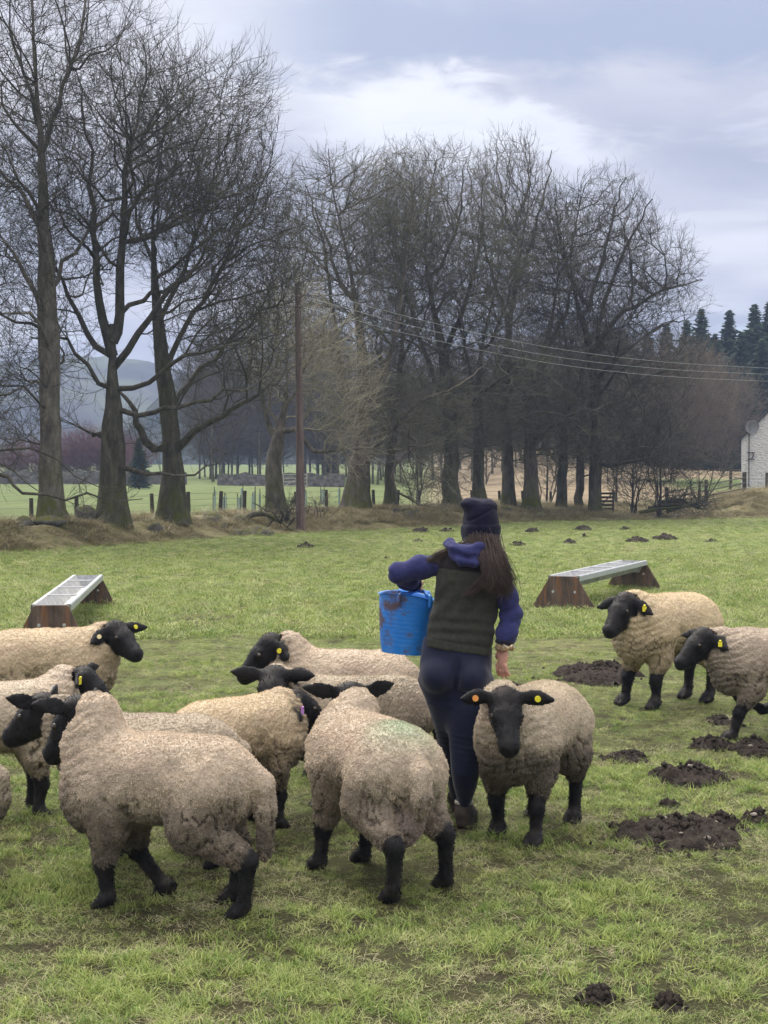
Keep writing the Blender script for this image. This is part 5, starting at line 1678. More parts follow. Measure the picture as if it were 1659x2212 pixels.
FAR = [(660, 1184, 40, .20, 'far molehill left of the beanie, in front of the telegraph pole'), (908, 1149, 44, .22, 'far molehill near the bank, left of the beanie'), (965, 1148, 34, .16, 'flat far molehill close left of the beanie'),
       (902, 1170, 26, .08, 'tiny far molehill above the raised elbow'), (1120, 1178, 30, .16, 'far molehill just right of the shoulder'), (1150, 1149, 30, .22, 'far molehill close right of the beanie near the bank'),
       (1230, 1174, 32, .20, 'far molehill above the right feed trough, left of the biggest two'), (1260, 1145, 44, .24, 'wide far molehill nearest the domed tree'), (1375, 1170, 52, .24, 'peaked far molehill, left of the two big ones above the trough'),
       (1437, 1164, 52, .26, 'rounded far molehill, right of the two big ones above the trough'), (1350, 1144, 22, .14, 'tiny far molehill in front of the pipe'), (1536, 1170, 26, .08, 'flat tiny far molehill at the right'), (1262, 1160, 10, .12, 'single dark clod between far molehills'),
       (1447, 1212, 12, .05, 'small dark clod beyond the right trough'), (835, 1208, 12, .05, 'small dark clod beyond the blue tub')]
for k, (u, v, wu, h, lb) in enumerate(FAR): mound(u, v, wu, 14, h, 90 + k, lb, 0, n=26)
# ------------------------------------------------------------------ sheep
fleece_mat = NM('fleece', 1.0, 0.05)
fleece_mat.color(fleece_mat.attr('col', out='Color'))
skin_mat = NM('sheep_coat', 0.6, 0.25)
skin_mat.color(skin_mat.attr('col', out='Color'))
skin_mat.b.inputs['Sheen Weight'].default_value = .035
wv = skin_mat.math('MULTIPLY', skin_mat.voro(70, None, 'SMOOTH_F1', (1, 1, .6)), skin_mat.attr('wool'))
skin_mat.bump(skin_mat.math('ADD', wv, skin_mat.math('MULTIPLY', skin_mat.noise(180, 3, .6), .25)), .9, .012)
eye_mat = NM('sheep_eye', .08, .6).color((.025, .016, .008)).m
tag_mats = {k: NM('tag_' + k, .45, .4).color(c).m for k, c in dict(yellow=(.80, .72, .04), cream=(.85, .72, .38), orange=(.85, .36, .10), pink=(.58, .28, .72), white=(.8, .8, .78)).items()}

def make_sheep(label, loc, heading, scale=1.0, head=(.60, 0, .84), yaw=0, pitch=25, droop=.25, ears=(0, 0), tone=(.50, .43, .34), dirt_shade=.4, legs=None, tags=(),
               seed=1, strands=14400, spray=None, lower=0.0, neck_r=.105, neck_u=.075, ear_f=-.15, ear_up=0.0, fold=1.0, spray_col=(.10, .42, .22), nose_len=1.0, crinkle=1.0, flen=.0105, blen=.88, wl_leg=.5, tail_z=.36, nmid=(.16, 0), sack=False, straws=0, ears_bend=(0.3, 0.3)):
    rg = np.random.default_rng(seed)
    h = .0115
    lo, hi = (-.72, -.46, -.02), (1.12, .46, 1.16)
    hx, hy = head[0], head[1]
    lo = (lo[0], min(lo[1], hy - .42), lo[2]); hi = (hi[0], max(hi[1], hy + .42), hi[2])
    W, B = Vol(lo, hi, h), Vol(lo, hi, h)
    dz = .062 - lower
    A = lambda x, y, z: np.array([x * blen, y, z + dz])
    cy, sy, cp, sp_ = math.cos(R(yaw)), math.sin(R(yaw)), math.cos(R(pitch)), math.sin(R(pitch))
    f = np.array([cy * cp, sy * cp, -sp_]); s = np.array([-sy, cy, 0.0]); u = np.cross(f, s)
    H = np.array(head, float) + np.array([0, 0, .05])
    # trunk
    W.ell(A(.27, 0, .545), (.25, .21, .222), .07)
    W.ell(A(0, 0, .55), (.45, .235, .21), .07)
    W.ell(A(-.03, 0, .60), (.40, .205, .165), .07)
    W.ell(A(-.30, 0, .545), (.225, .23, .225), .07)
    W.ell(A(.39, 0, .44), (.14, .15, .17), .06)
    nb = A(.30, 0, .58)
    ne = H - f * .09 - u * neck_u
    mid = (nb + ne) / 2 + np.array([.03, 0, -.01 + nmid[1]])
    W.chain([nb, mid, ne], [.205, nmid[0], neck_r], .06)
    if sack:
        W.chain([A(-.40, 0, .42), A(-.43, 0, .30), A(-.435, .01, .235)], [.075, .075, .05], .04)
    W.cone(A(.36, 0, .48), ne - u * .03, .16, neck_r * .8, .07)
    default = {'FL': (.25, .135, 0), 'FR': (.25, -.135, 0), 'HL': (-.36, .135, 0), 'HR': (-.36, -.135, 0)}
    legs = {**default, **(legs or {})}
    hoofs = {}
    for k, t in legs.items():
        sg = 1 if k[1] == 'L' else -1
        hoof = np.array(t[:3], float) * np.array([blen, 1, 1])
        bend = t[3] if len(t) > 3 else 0.0
        if k[0] == 'F':
            W.cone(A(.25, sg * .105, .47), A(.23, sg * .13, .33), .145, .088, .06)
            E = A(.23, sg * .13, .34)
            K = E + (hoof - E) * .47 + np.array([.018 + bend, 0, bend * .25])
            W.cone(E, E + (K - E) * wl_leg, .085, .066, .05)
            Ft = hoof + (K - hoof) * .24 + np.array([-.012, 0, 0])
            B.chain([E + (K - E) * .25, K, Ft], [.056, .042, .032], .02)
            B.ell(K + np.array([.006, 0, 0]), (.045, .043, .055), .02)
        else:
            W.cone(A(-.31, sg * .105, .52), A(-.25, sg * .15, .38), .155, .12, .06)
            S_ = A(-.26, sg * .145, .37)
            Hk = np.array([hoof[0] - .045 - bend * .5, hoof[1], hoof[2] + (.245 + dz * .6)])
            Hk[1] = hoof[1] * .8 + sg * .135 * .2
            W.cone(S_, S_ + (Hk - S_) * (.42 + wl_leg * .55), .115, .068, .05)
            Ft = hoof + (Hk - hoof) * .28 + np.array([-.01, 0, 0])
            B.chain([S_ + (Hk - S_) * .45, Hk, Ft], [.060, .043, .033], .02)
            B.ell(Hk + np.array([-.012, 0, .01]), (.041, .038, .052), .02)
        n_ = np.array([.035, 0, -.015])
        B.chain([Ft, hoof + np.array([.01, 0, .045])], [.035, .039], .02)
        for q in (-1, 1):
            B.cone(hoof + np.array([.005, q * .02, .045]), hoof + np.array([.05, q * .024, .018]), .036, .024, .012)
        hoofs[k] = hoof
    # tail
    W.chain([A(-.48, 0, .64), A(-.565, 0, .56), A(-.59, .005, .44), A(-.585, .01, tail_z)], [.055, .058, .05, .03], .022)
    # head
    B.ell(H + f * .035, (.125, .088, .092), .03, np.array([f, s, u]))
    B.cone(H + f * .09 + u * .010, H + f * .245 * nose_len - u * .004, .076, .053, .03)
    B.ell(H + f * .262 * nose_len - u * .012, (.050, .052, .052), .025, np.array([f, s, u]))
    B.cone(H + f * .03 - u * .06, H + f * .21 * nose_len - u * .045, .066, .040, .03)
    for q in (-1, 1):
        B.ell(H + f * .085 + s * q * .066 + u * .040, (.034, .020, .020), .02, np.array([f, s, u]))
    B.ell(H - f * .02 + u * .035, (.075, .080, .065), .03, np.array([f, s, u]))
    eard = []
    for q, tilt, bd in ((1, ears[0], ears_bend[0]), (-1, ears[1], ears_bend[1])):
        er = H + s * q * .066 + u * .045 - f * .025
        ed = s * q * math.cos(R(tilt)) + u * math.sin(R(tilt)) + f * ear_f
        ed /= np.linalg.norm(ed)
        wd = (u * .75 - f * .65)
        nn = np.cross(ed, wd) if q > 0 else np.cross(ed, -wd)
        B.leaf(er, ed, wd if q > 0 else -wd, .19, .050, .0135, bd * (-1 if q < 0 else -1) * -1, .02)
        eard.append((er, ed, wd))
    # the bare black head stands clear of the neck wool
    hs_ = np.sqrt(((W.ax[0] - (H + f * .015 + u * .02)[0])[:, None, None]) ** 2 + ((W.ax[1] - (H + f * .015 + u * .02)[1])[None, :, None]) ** 2 + ((W.ax[2] - (H + f * .015 + u * .02)[2])[None, None, :]) ** 2)
    W.d = np.maximum(W.d, (.128 - hs_).astype(np.float32))
    W.floor(.2); B.floor(.002)
    Wd = W.d.copy(); Bd = B.d.copy()
    k = .025
    hh = np.clip(.5 + .5 * (Bd - Wd) / k, 0, 1)
    W.d = Bd * (1 - hh) + Wd * hh - k * hh * (1 - hh)
    V, F = W.mesh(2)
    dif = W.sample(V, Bd - Wd)                         # >0: wool nearer
    wool = sstep(-.012, .02, dif + (fbm(V * 28, 2, seed) - .5) * .04)
    N = normals(V, F)
    # locks and folds in the wool
    q = V * np.array([1, 1, 1])
    lump = (fbm(q * 9, 3, seed) - .5) * .017 + (fbm(q * 34, 2, seed + 3) - .5) * .011 * crinkle
    front = sstep(.18, .40, V[:, 0])
    foldw = np.abs(np.sin((V[:, 2] * 62 + fbm(q * 7, 2, seed + 5) * 7 + V[:, 0] * 18))) ** .6
    lump = lump + fold * front * (foldw - .75) * .013
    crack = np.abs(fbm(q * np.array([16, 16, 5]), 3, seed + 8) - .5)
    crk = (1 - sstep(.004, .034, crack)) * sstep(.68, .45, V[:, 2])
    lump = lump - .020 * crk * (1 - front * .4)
    V = V + N * (wool * lump + (1 - wool) * (fbm(V * 40, 2, seed) - .5) * .006)[:, None]
    # hollows of the face: nostrils, mouth, cheeks
    for q_ in (-1, 1):
        for c_, r_, dep in ((H + f * .300 * nose_len + s * q_ * .024 + u * .004, .016, .011), (H + f * .150 + s * q_ * .070 + u * .0, .04, .009), (H + f * .060 + s * q_ * .085 + u * .028, .03, .006),
                            (H + f * .275 * nose_len + s * q_ * .03 - u * .036, .014, .007), (H + f * .245 * nose_len + s * q_ * .045 - u * .038, .014, .006)):
            w_ = np.exp(-(np.linalg.norm(V - c_, axis=1) / r_) ** 2)
            V = V - N * (w_ * dep * (1 - wool))[:, None]
    V[:, 2] = np.maximum(V[:, 2], 0.0)
    # colour
    tone = np.array(tone) * np.array([.97, .95, .925])
    def colour(p_, wl):
        z = (p_[:, 2] - dz)
        big = fbm(p_ * 4.5, 4, seed + 11); fine = fbm(p_ * 22, 3, seed + 13)
        c = tone[None, :] * (.80 + .42 * fine)[:, None]
        pink = sstep(.5, .66, fbm(p_ * 3.1, 3, seed + 17)) * sstep(.55, .68, z)
        c = c * (1 - .22 * pink[:, None]) + np.array([.43, .30, .25]) * (.22 * pink)[:, None]
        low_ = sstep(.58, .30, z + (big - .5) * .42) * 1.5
        d_ = np.clip(dirt_shade * low_ * (.55 + .9 * fine) + .28 * dirt_shade * sstep(.55, .7, big), 0, .9)  # dirt on the lower wool, painted darker to include underside shade
        d_ = np.clip(d_ + dirt_shade * .55 * sstep(.30, .5, p_[:, 0]) * sstep(.70, .45, z + (fine - .5) * .3), 0, .92)
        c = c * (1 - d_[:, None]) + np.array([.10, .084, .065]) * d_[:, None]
        if spray is not None:
            sp0, rad = spray
            w_ = np.clip(1 - np.linalg.norm(p_ - np.array(sp0), axis=1) / rad, 0, 1) ** 1.4 * (.25 + .55 * fine)
            c = c * (1 - w_[:, None]) + np.array(spray_col) * w_[:, None]
        if sack:
            k_ = sstep(.13, .08, np.linalg.norm((p_ - np.array([-.43 * blen, 0, .25 + dz])) * np.array([1, 1, .6]), axis=1))
            c = c * (1 - k_[:, None]) + np.array([.30, .235, .205]) * k_[:, None]
        dark = np.array([.0055, .0052, .006]) * (.7 + .8 * fine)[:, None]
        brn = sstep(.48, .62, fbm(p_ * 9, 3, seed + 19)) * sstep(.1, .02, np.linalg.norm(p_ - (H - f * .03 + u * .05), axis=1))
        dark = dark * (1 - .8 * brn[:, None]) + np.array([.022, .012, .010]) * (.8 * brn)[:, None]
        mudd = sstep(.24, .08, p_[:, 2]) * sstep(.45, .65, fine) * .5
        dark = dark * (1 - mudd[:, None]) + np.array([.04, .033, .026]) * mudd[:, None]
        return c * wl[:, None] + dark * (1 - wl[:, None])
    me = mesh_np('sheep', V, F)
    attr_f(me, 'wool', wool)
    attr_c(me, 'col', colour(V, wool) * np.where(wool > .5, .8 - .5 * crk, 1)[:, None])  # cracks darkened in the colour: dirt and the shade inside them
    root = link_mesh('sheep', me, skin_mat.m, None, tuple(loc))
    root.rotation_euler = (0, 0, R(heading)); root.scale = (scale * .862,) * 3
    tag(root, label, 'sheep', 'black-faced sheep round the feeder')
    # fleece: crimped locks
    fw = wool[F].mean(1)
    pt, nn, fi = sample_faces(V, F, (fw > .4) * (1 - .85 * crk[F].mean(1)), strands, rg)
    nrm = nn
    cell = 105.0
    jit = np.stack([_hash(*[np.floor(pt[:, i] * cell).astype(np.int64) for i in range(3)], sd_ + seed) for sd_ in (1, 2, 3)], 1)
    ctr = (np.floor(pt * cell) + .2 + .6 * jit) / cell
    ctr = ctr - nrm * ((ctr - pt) * nrm).sum(1)[:, None]
    side = rg.normal(0, 1, pt.shape); side -= nrm * (side * nrm).sum(1)[:, None]; side /= np.linalg.norm(side, axis=1)[:, None]
    down = np.array([-.25, 0, -1.0]) - nrm * (nrm @ np.array([-.25, 0, -1.0]))[:, None]
    flow = side * .25 + down * .35
    ln = flen * rg.uniform(.7, 1.3, len(pt)) * (1 + .35 * sstep(.45, .28, pt[:, 2])) * (.75 + .5 * jit[:, 0])
    ts_ = np.array([0, .4, .75, 1.0])
    crimp = rg.normal(0, .14, (len(pt), 4, 3)) * ln[:, None, None] + (ctr - pt)[:, None, :] * .5
    pts = pt[:, None, :] - nrm[:, None, :] * .004 + (nrm[:, None, :] * (ts_ * (1 - .35 * ts_))[None, :, None] + flow[:, None, :] * (ts_ ** 1.6)[None, :, None] * .8) * ln[:, None, None] + crimp * ts_[None, :, None]
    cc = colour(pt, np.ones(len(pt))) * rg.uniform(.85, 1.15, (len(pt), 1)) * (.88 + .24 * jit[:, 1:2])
    hair('fleece', pts, np.array([.0017, .0017, .0014, .0005])[None, :] * rg.uniform(.6, 1.3, (len(pt), 1)), fleece_mat.m, root, cc)
    # short dark hair on the poll and cheeks
    hb = (1 - fw) * (np.linalg.norm(V[F].mean(1) - (H + f * .06), axis=1) < .22)
    hl = (1 - fw) * (V[F].mean(1)[:, 2] < .42)
    pt, nn, fi = sample_faces(V, F, hb * .6 + hl, 2600, rg)
    dn = np.array([-.1, 0, -1.0]) - nn * (nn @ np.array([-.1, 0, -1.0]))[:, None] + rg.normal(0, .4, pt.shape)
    l2 = .008 * rg.uniform(.5, 1.6, len(pt))
    pts = pt[:, None, :] + (nn[:, None, :] * (ts_ * .7)[None, :, None] + dn[:, None, :] * (ts_ ** 1.5 * .7)[None, :, None]) * l2[:, None, None]
    cc = colour(pt, np.zeros(len(pt))) * rg.uniform(.8, 1.8, (len(pt), 1))
    hair('leg_hair', pts, np.array([.0014, .0013, .001, .0003])[None, :], fleece_mat.m, root, cc)
    # straws and threads caught in the belly wool
    for k_ in range(straws):
        cand_ = np.where((wool > .8) & (np.abs(V[:, 2] - .34) < .05) & (V[:, 1] > .05) & (np.abs(V[:, 0]) < .35))[0]
        a_ = V[rg.choice(cand_)] + np.array([0, .012, 0])
        pts_ = [a_]
        for q_ in range(4): pts_.append(pts_[-1] + np.array([rg.normal(0, .012), .004 + rg.normal(0, .003), -rg.uniform(.004, .022)]))
        m = MB(); m.tube([Vector(q_) for q_ in pts_], .0013, 4); m.build('straw', tag_mats['cream'] if k_ % 3 else tag_mats['white'], root)
    # eyes
    for q in (-1, 1):
        m = MB()
        c0 = H + f * .088 + s * q * .074 + u * .034
        V_, F_ = [], []
        for i in range(6):
            for j in range(10):
                a_, b_ = math.pi * i / 5, 2 * math.pi * j / 10
                V_.append(tuple(c0 + .019 * (f * math.sin(a_) * math.cos(b_) + s * math.cos(a_) + u * math.sin(a_) * math.sin(b_))))
        for i in range(5):
            for j in range(10):
                F_.append((i * 10 + j, i * 10 + (j + 1) % 10, (i + 1) * 10 + (j + 1) % 10, (i + 1) * 10 + j))
        m.add(V_, F_); m.build('eye', eye_mat, root, smooth=True)
    # tags: (side, colour, kind, position along the ear)
    for sd_, cn, kind, tpos in tags:
        er, ed, wd = eard[0 if sd_ == 'L' else 1]
        bd = ears_bend[0 if sd_ == 'L' else 1]
        nn = np.cross(ed, wd); nn /= np.linalg.norm(nn)
        if sd_ == 'R': nn = -nn
        best = None
        c0 = er + ed * .19 * tpos
        # sit on the surface of the ear, on its front side
        near_ = V[np.linalg.norm(V - c0, axis=1) < .05]
        fr = nn if nn @ f > 0 else -nn
        if kind.endswith('_back'): fr = -fr
        off = np.quantile((near_ - c0) @ fr, .93) if len(near_) else .015
        c0 = c0 + fr * (off + .004)
        q = Vector(fr).to_track_quat('Z', 'Y').to_matrix()
        m = MB()
        if kind.startswith('disc'):
            m.tube([Vector(c0) - Vector(fr) * .004, Vector(c0) + Vector(fr) * .004], .0165, 14)
        else:
            for i in range(1): m.box(Vector(c0), (.030, .038, .005), q)
            m.tube([Vector(c0) + q @ Vector((0, .019, 0)), Vector(c0) + q @ Vector((0, .03, .004))], .008, 8)
        m.build('ear_tag', tag_mats[cn], root)
    return root

def S(u, d, dz=0.0):
    q = P(u, 1500, d)
    return (q.x, d, gz(q.x, d) - .008 + dz)
CREAM, PINKY, GREY, TAN = (.55, .48, .37), (.54, .45, .345), (.43, .37, .285), (.60, .49, .335)
make_sheep('cream sheep at the far left, below the left feed trough, head turned right', S(104, 10.3), 6, 1.06, head=(.50, -.06, .75), yaw=-46, pitch=30, tone=TAN, dirt_shade=.25, tags=(('R', 'cream', 'disc', .55), ('L', 'yellow', 'disc', .5)), seed=11, ears=(-8, -42), ear_f=.05, strands=17600, fold=.6)
make_sheep('sheep at the left seen from behind, one long ear sticking out to the left', S(0, 7.95), 22, .97, head=(.52, .02, .76), yaw=-20, pitch=44, tone=CREAM, dirt_shade=.3, tags=(('R', 'yellow', 'flag', .6),), seed=12, ears=(4, -20), strands=19200)
make_sheep('sheep at the left edge with head turned away and a grey crinkled chest', S(326, 6.98), 181, .95, head=(.60, .02, .81), yaw=-22, pitch=36, tone=GREY, dirt_shade=.62, legs={'FL': (.27, .15, 0), 'FR': (.20, -.14, 0), 'HL': (-.42, .13, 0), 'HR': (-.28, -.12, .05, .02)}, seed=13, ears=(12, 14), strands=24000, fold=1.6, tags=(('R', 'white', 'flag', .6),))
make_sheep('large dirty-cream sheep nearest the camera, side on with head turned away', S(346, 6.33), 163, .99, head=(.47, -.05, .845), yaw=-12, pitch=50, tone=(.56, .475, .375), dirt_shade=.55, legs={'FL': (.24, .13, 0), 'FR': (.02, -.13, .015, .05), 'HL': (-.50, .14, 0), 'HR': (-.34, -.13, 0)}, seed=14, ears=(10, 10), strands=64000, ear_f=-.2, fold=.9, straws=0, tags=(('L', 'yellow', 'flag', .7),), wl_leg=.68, tail_z=.22, blen=.93)
make_sheep('grey woolly rump of a sheep cut off by the left edge', S(-190, 6.75), 172, .92, head=(.60, 0, .8), yaw=0, pitch=40, tone=GREY, dirt_shade=.8, seed=15, strands=14400, lower=.04)
make_sheep('sheep behind the others with black profile facing left and yellow tag in near ear', S(748, 9.2), 176, 1.04, head=(.50, .04, .80), yaw=14, pitch=44, tone=PINKY, dirt_shade=.3, tags=(('L', 'yellow', 'disc', .5),), seed=16, ears=(-66, -60), strands=17600)
make_sheep('brown-flanked sheep whose black face looks straight at the camera with ears held level', S(775, 8.2), 194, 1.0, head=(.55, .10, .78), yaw=72, pitch=36, tone=(.47, .40, .30), dirt_shade=.85, seed=17, ears=(-2, 6), strands=20800, ear_f=0.0)
make_sheep('tan sheep facing right with a pink tag hanging in its ear', S(512, 7.68), 42, .93, head=(.46, -.02, .70), yaw=-12, pitch=34, tone=TAN, dirt_shade=.5, tags=(('R', 'pink', 'flag', .6),), seed=18, ears=(-5, -60), strands=20800, fold=1.2, neck_r=.13)
make_sheep('sheep seen from behind with a green spray mark on its rump', S(803, 6.8), 117, 1.0, head=(.46, -.10, .80), yaw=-10, pitch=30, tone=(.56, .48, .38), dirt_shade=.42, legs={'FL': (.26, .20, 0), 'FR': (.30, -.08, 0), 'HL': (-.54, .15, 0), 'HR': (-.40, -.22, 0)}, seed=19, ears=(2, 2), strands=57600, spray=((-.30, -.02, .78), .24), sack=True, wl_leg=.6, blen=.93)
make_sheep('sheep walking towards the camera with an orange tag and a yellow tag', S(1150, 7.62), 243, 1.02, head=(.55, .06, .75), yaw=30, pitch=46, tone=CREAM, dirt_shade=.72, legs={'FL': (.34, .13, 0), 'FR': (.18, -.14, .01), 'HL': (-.36, .13, 0), 'HR': (-.42, -.13, 0)}, tags=(('R', 'orange', 'disc', .55), ('L', 'yellow', 'disc', .55)), seed=20, ears=(2, 8), nmid=(.135, -.05), strands=54400, ear_f=.05)
make_sheep('pale golden sheep standing in front of the right feed trough', S(1440, 12.0), 216, 1.2, head=(.46, .02, .72), yaw=10, pitch=40, tone=(.64, .53, .345), dirt_shade=.25, legs={'FL': (.30, .13, 0), 'FR': (.33, -.17, 0), 'HL': (-.36, .13, 0), 'HR': (-.40, -.13, 0)}, tags=(('L', 'yellow', 'flag', .6),), seed=21, ears=(-44, -30), ear_f=.05, strands=17600)
make_sheep('grey-brown sheep running in at the right edge with one foreleg tucked back', S(1672, 10.45), 184, 1.04, head=(.56, .03, .70), yaw=22, pitch=36, tone=(.45, .38, .30), dirt_shade=.35, legs={'FL': (.44, .13, 0), 'FR': (.02, -.10, .17, .10), 'HL': (-.25, .13, .05), 'HR': (-.5, -.13, 0)}, tags=(('L', 'yellow', 'flag', .6),), seed=22, ears=(-55, -20), strands=17600, fold=1.3)
# ------------------------------------------------------------------ the woman with the tub
PD = 7.75
O = P(1000, 1790, PD); O.z = gz(O.x, PD)
def Q(u, v, d=PD):
    p = P(u, v, d) - O
    return np.array(p)
PX = PD / FU
person = empty('person', tuple(O))
tag(person, 'woman walking away in navy beanie, green gilet and navy leggings carrying a blue tub', 'person')
def cloth(name, c0, c1, scale=60, bump=.3, rough=.95, sheen=.1, fine=700):
    M = NM(name, rough, .15)
    M.color(M.ramp(M.noise(scale, 5, .65), [(.3, c0), (.7, c1)]))
    M.b.inputs['Sheen Weight'].default_value = sheen
    M.bump(M.math('ADD', M.noise(fine, 3, .6), M.math('MULTIPLY', M.noise(30, 4, .55), 1.2)), bump, .004)
    return M.m
skin = NM('skin', .55, .4); skin.color(skin.ramp(skin.noise(60, 4, .6), [(.3, (.46, .24, .17)), (.7, (.58, .33, .25))]))
skin.b.inputs['Subsurface Weight'].default_value = .15; skin.b.inputs['Subsurface Radius'].default_value = (.01, .004, .002)
beanie_m = cloth('beanie_wool', (.006, .006, .017), (.012, .012, .034), 80, .5, .95, .08)
bk = cloth('gilet_fleece', (.026, .028, .022), (.046, .049, .039), 50, .5)
yoke_m = cloth('gilet_yoke', (.014, .012, .013), (.024, .021, .022), 50, .4)
hoodie_m = cloth('hoodie', (.022, .024, .085), (.036, .040, .13), 40, .35)
cuff_m = cloth('cuff', (.010, .010, .02), (.018, .018, .032), 60, .4)
legg_m = cloth('leggings', (.006, .0085, .026), (.011, .015, .042), 40, .12, .55, .2)
boot_m = NM('boots', .7, .3); boot_m.color(boot_m.ramp(boot_m.noise(20, 5, .6), [(.3, (.012, .010, .009)), (.7, (.06, .045, .035))]))
sock_m = cloth('sock', (.30, .28, .25), (.42, .40, .36), 60, .4)

def solid(name, vol, mat, relax=2, disp=None):
    V, F = vol.mesh(relax)
    if disp is not None:
        N = normals(V, F)
        V = V + N * disp(V, N)[:, None]
    me = mesh_np(name, V, F)
    return link_mesh(name, me, mat, person), V, F

LO, HI = (-.62, -.42, -.03), (.62, .62, 1.80)
# joints (photo position, depth)
neck0, headc = Q(1030, 1205, 7.77), Q(1037, 1142, 7.80)
shL, shR = Q(957, 1216, 7.78), Q(1086, 1246, 7.72)
elL, hdL = Q(861, 1236, 7.70), Q(896, 1262, 7.93)
elR, wrR = Q(1104, 1330, 7.72), Q(1090, 1392, 7.66)
hipL, hipR = Q(950, 1450, 7.76), Q(1016, 1455, 7.74)
knL, anL = Q(962, 1610, 7.90), Q(985, 1725, 8.12)
knR, anR = Q(1008, 1605, 7.70), Q(1002, 1742, 7.76)
# --- the body under the clothes, with head and hands: one surface
b = Vol(LO, HI, .0055)
b.stack([(Q(0, 1390)[2], *Q(985, 1390)[:2], .140, .09), (Q(0, 1335)[2], *Q(1000, 1335)[:2], .125, .095), (Q(0, 1270)[2], *Q(1015, 1270)[:2], .145, .105), (Q(0, 1225)[2], *Q(1020, 1225)[:2], .145, .09)], .05)
b.ell(Q(983, 1440, 7.77), (.14, .085, .11), .03)
b.cone(neck0 + [0, 0, -.04], headc + [0, -.005, -.05], .062, .052, .03)
b.ell(headc + [0, .0, .03], (.073, .094, .098), .02)
fdir = np.array([-.30, .95, -.05])                    # she looks ahead and a little to the left
b.ell(headc + fdir * .035 + [0, 0, -.045], (.055, .062, .062), .03)
b.cone(headc + fdir * .088 + [0, 0, .01], headc + fdir * .108 + [0, 0, -.022], .010, .014, .012)   # nose
b.ell(headc + fdir * .088 + [0, 0, -.052], (.022, .012, .009), .008)   # lips
b.ell(headc + fdir * .078 + [0, 0, -.085], (.020, .018, .015), .015)   # chin
for s_ in (-1, 1):
    b.ell(headc + np.array([s_ * .074, .01, -.005]), (.010, .020, .032), .008)
    b.chain([Q(954, 1480, 7.78), Q(967, 1605, 7.90), Q(981, 1690, 8.04), Q(988, 1725, 8.12)] if s_ < 0 else [Q(1014, 1480, 7.74), Q(1008, 1605, 7.71), Q(1003, 1700, 7.72), Q(1002, 1745, 7.76)], [.05, .026, .02, .018], .03)
b.chain([shL, elL, hdL], [.040, .024, .020], .02)
b.chain([shR, elR, wrR], [.040, .026, .024], .02)
# right hand: hangs relaxed, palm towards the thigh
hd0 = wrR; hdir = np.array([-.14, -.02, -1.0]); hdir /= np.linalg.norm(hdir)
hx = np.array([.62, -.78, 0]); hx -= hdir * (hx @ hdir); hx /= np.linalg.norm(hx)     # across the knuckles
hn = np.cross(hdir, hx)
pc = hd0 + hdir * .062
b.ell(pc, (.036, .048, .016), .012, np.array([hx, hdir, hn]))
def finger(vol, root, d, n, ln, r, curl, k=.006):
    p_, dd = np.array(root), np.array(d, float)
    pts, rr = [p_], [r * 1.08]
    for i, fr in enumerate((.46, .31, .25)):
        dd = dd * math.cos(curl[i]) + n * math.sin(curl[i]); dd /= np.linalg.norm(dd)
        n = n - dd * (n @ dd); n /= np.linalg.norm(n)
        p_ = p_ + dd * ln * fr; pts.append(p_); rr.append(r * (.98 - .09 * i))
    vol.chain(pts, rr, k)
for i, (o_, ln, sp_) in enumerate(((-.030, .066, -.10), (-.010, .075, -.03), (.010, .071, .04), (.028, .056, .12))):
    finger(b, pc + hdir * .040 + hx * o_, hdir + hx * sp_, -hn, ln, .0088, (.18 + .05 * i, .35, .25))
finger(b, pc - hdir * .020 - hx * .034, hdir * .75 - hx * .62 - hn * .25, -hn, .056, .0105, (.1, .2, .15), .010)
# left hand: a fist closed round the tub handles
gc = Q(897, 1272, 7.95)
b.ell(gc + [0, 0, .028], (.042, .036, .024), .012)
b.cone(hdL, gc + [0, 0, .03], .027, .03, .015)
for i in range(4):
    x_ = -.030 + .020 * i
    b.chain([gc + [x_, .034, .030], gc + [x_, .040, .006], gc + [x_, .018, -.012], gc + [x_, -.006, -.006]], [.0095, .0095, .009, .008], .005)
b.chain([gc + [-.034, -.016, .030], gc + [-.030, -.034, .012], gc + [-.014, -.034, -.004]], [.011, .010, .009], .006)
body, _, _ = solid('body', b, skin.m, 1)

# --- leggings
b = Vol((-.45, -.35, .05), (.45, .62, 1.05), .0075)
def leg(vol, rows, dep):
    st = []
    for (v, ul, ur), (d, ry) in zip(rows, dep):
        q = Q((ul + ur) / 2, v, d)
        st.append((q[2], q[0], q[1], (ur - ul) / 2 * d / FU, ry))
    vol.stack(st, .055)
leg(b, [(1375, 916, 1062), (1405, 910, 1062), (1430, 906, 1063), (1455, 906, 1062), (1485, 916, 1056), (1512, 940, 1035)], [(7.75, .118), (7.75, .125), (7.745, .13), (7.74, .12), (7.745, .095), (7.745, .05)])
leg(b, [(1470, 982, 1061), (1500, 969, 1060), (1530, 966, 1057), (1570, 967, 1050), (1605, 970, 1046), (1640, 972, 1041), (1670, 974, 1036), (1700, 980, 1030), (1725, 987, 1021), (1752, 992, 1012)],
    [(7.74, .095), (7.74, .095), (7.73, .09), (7.72, .078), (7.71, .066), (7.70, .062), (7.70, .062), (7.72, .056), (7.74, .045), (7.76, .036)])
leg(b, [(1470, 908, 990), (1500, 918, 990), (1530, 926, 988), (1570, 938, 986), (1605, 946, 985), (1640, 954, 986), (1670, 960, 990), (1700, 968, 994), (1730, 976, 996)],
    [(7.77, .095), (7.78, .095), (7.80, .09), (7.84, .078), (7.90, .066), (7.96, .06), (8.0, .058), (8.06, .05), (8.12, .038)])
for q in (Q(947, 1458, 7.685), Q(1019, 1462, 7.68)):
    b.ell(q, (.088, .095, .092), .022)
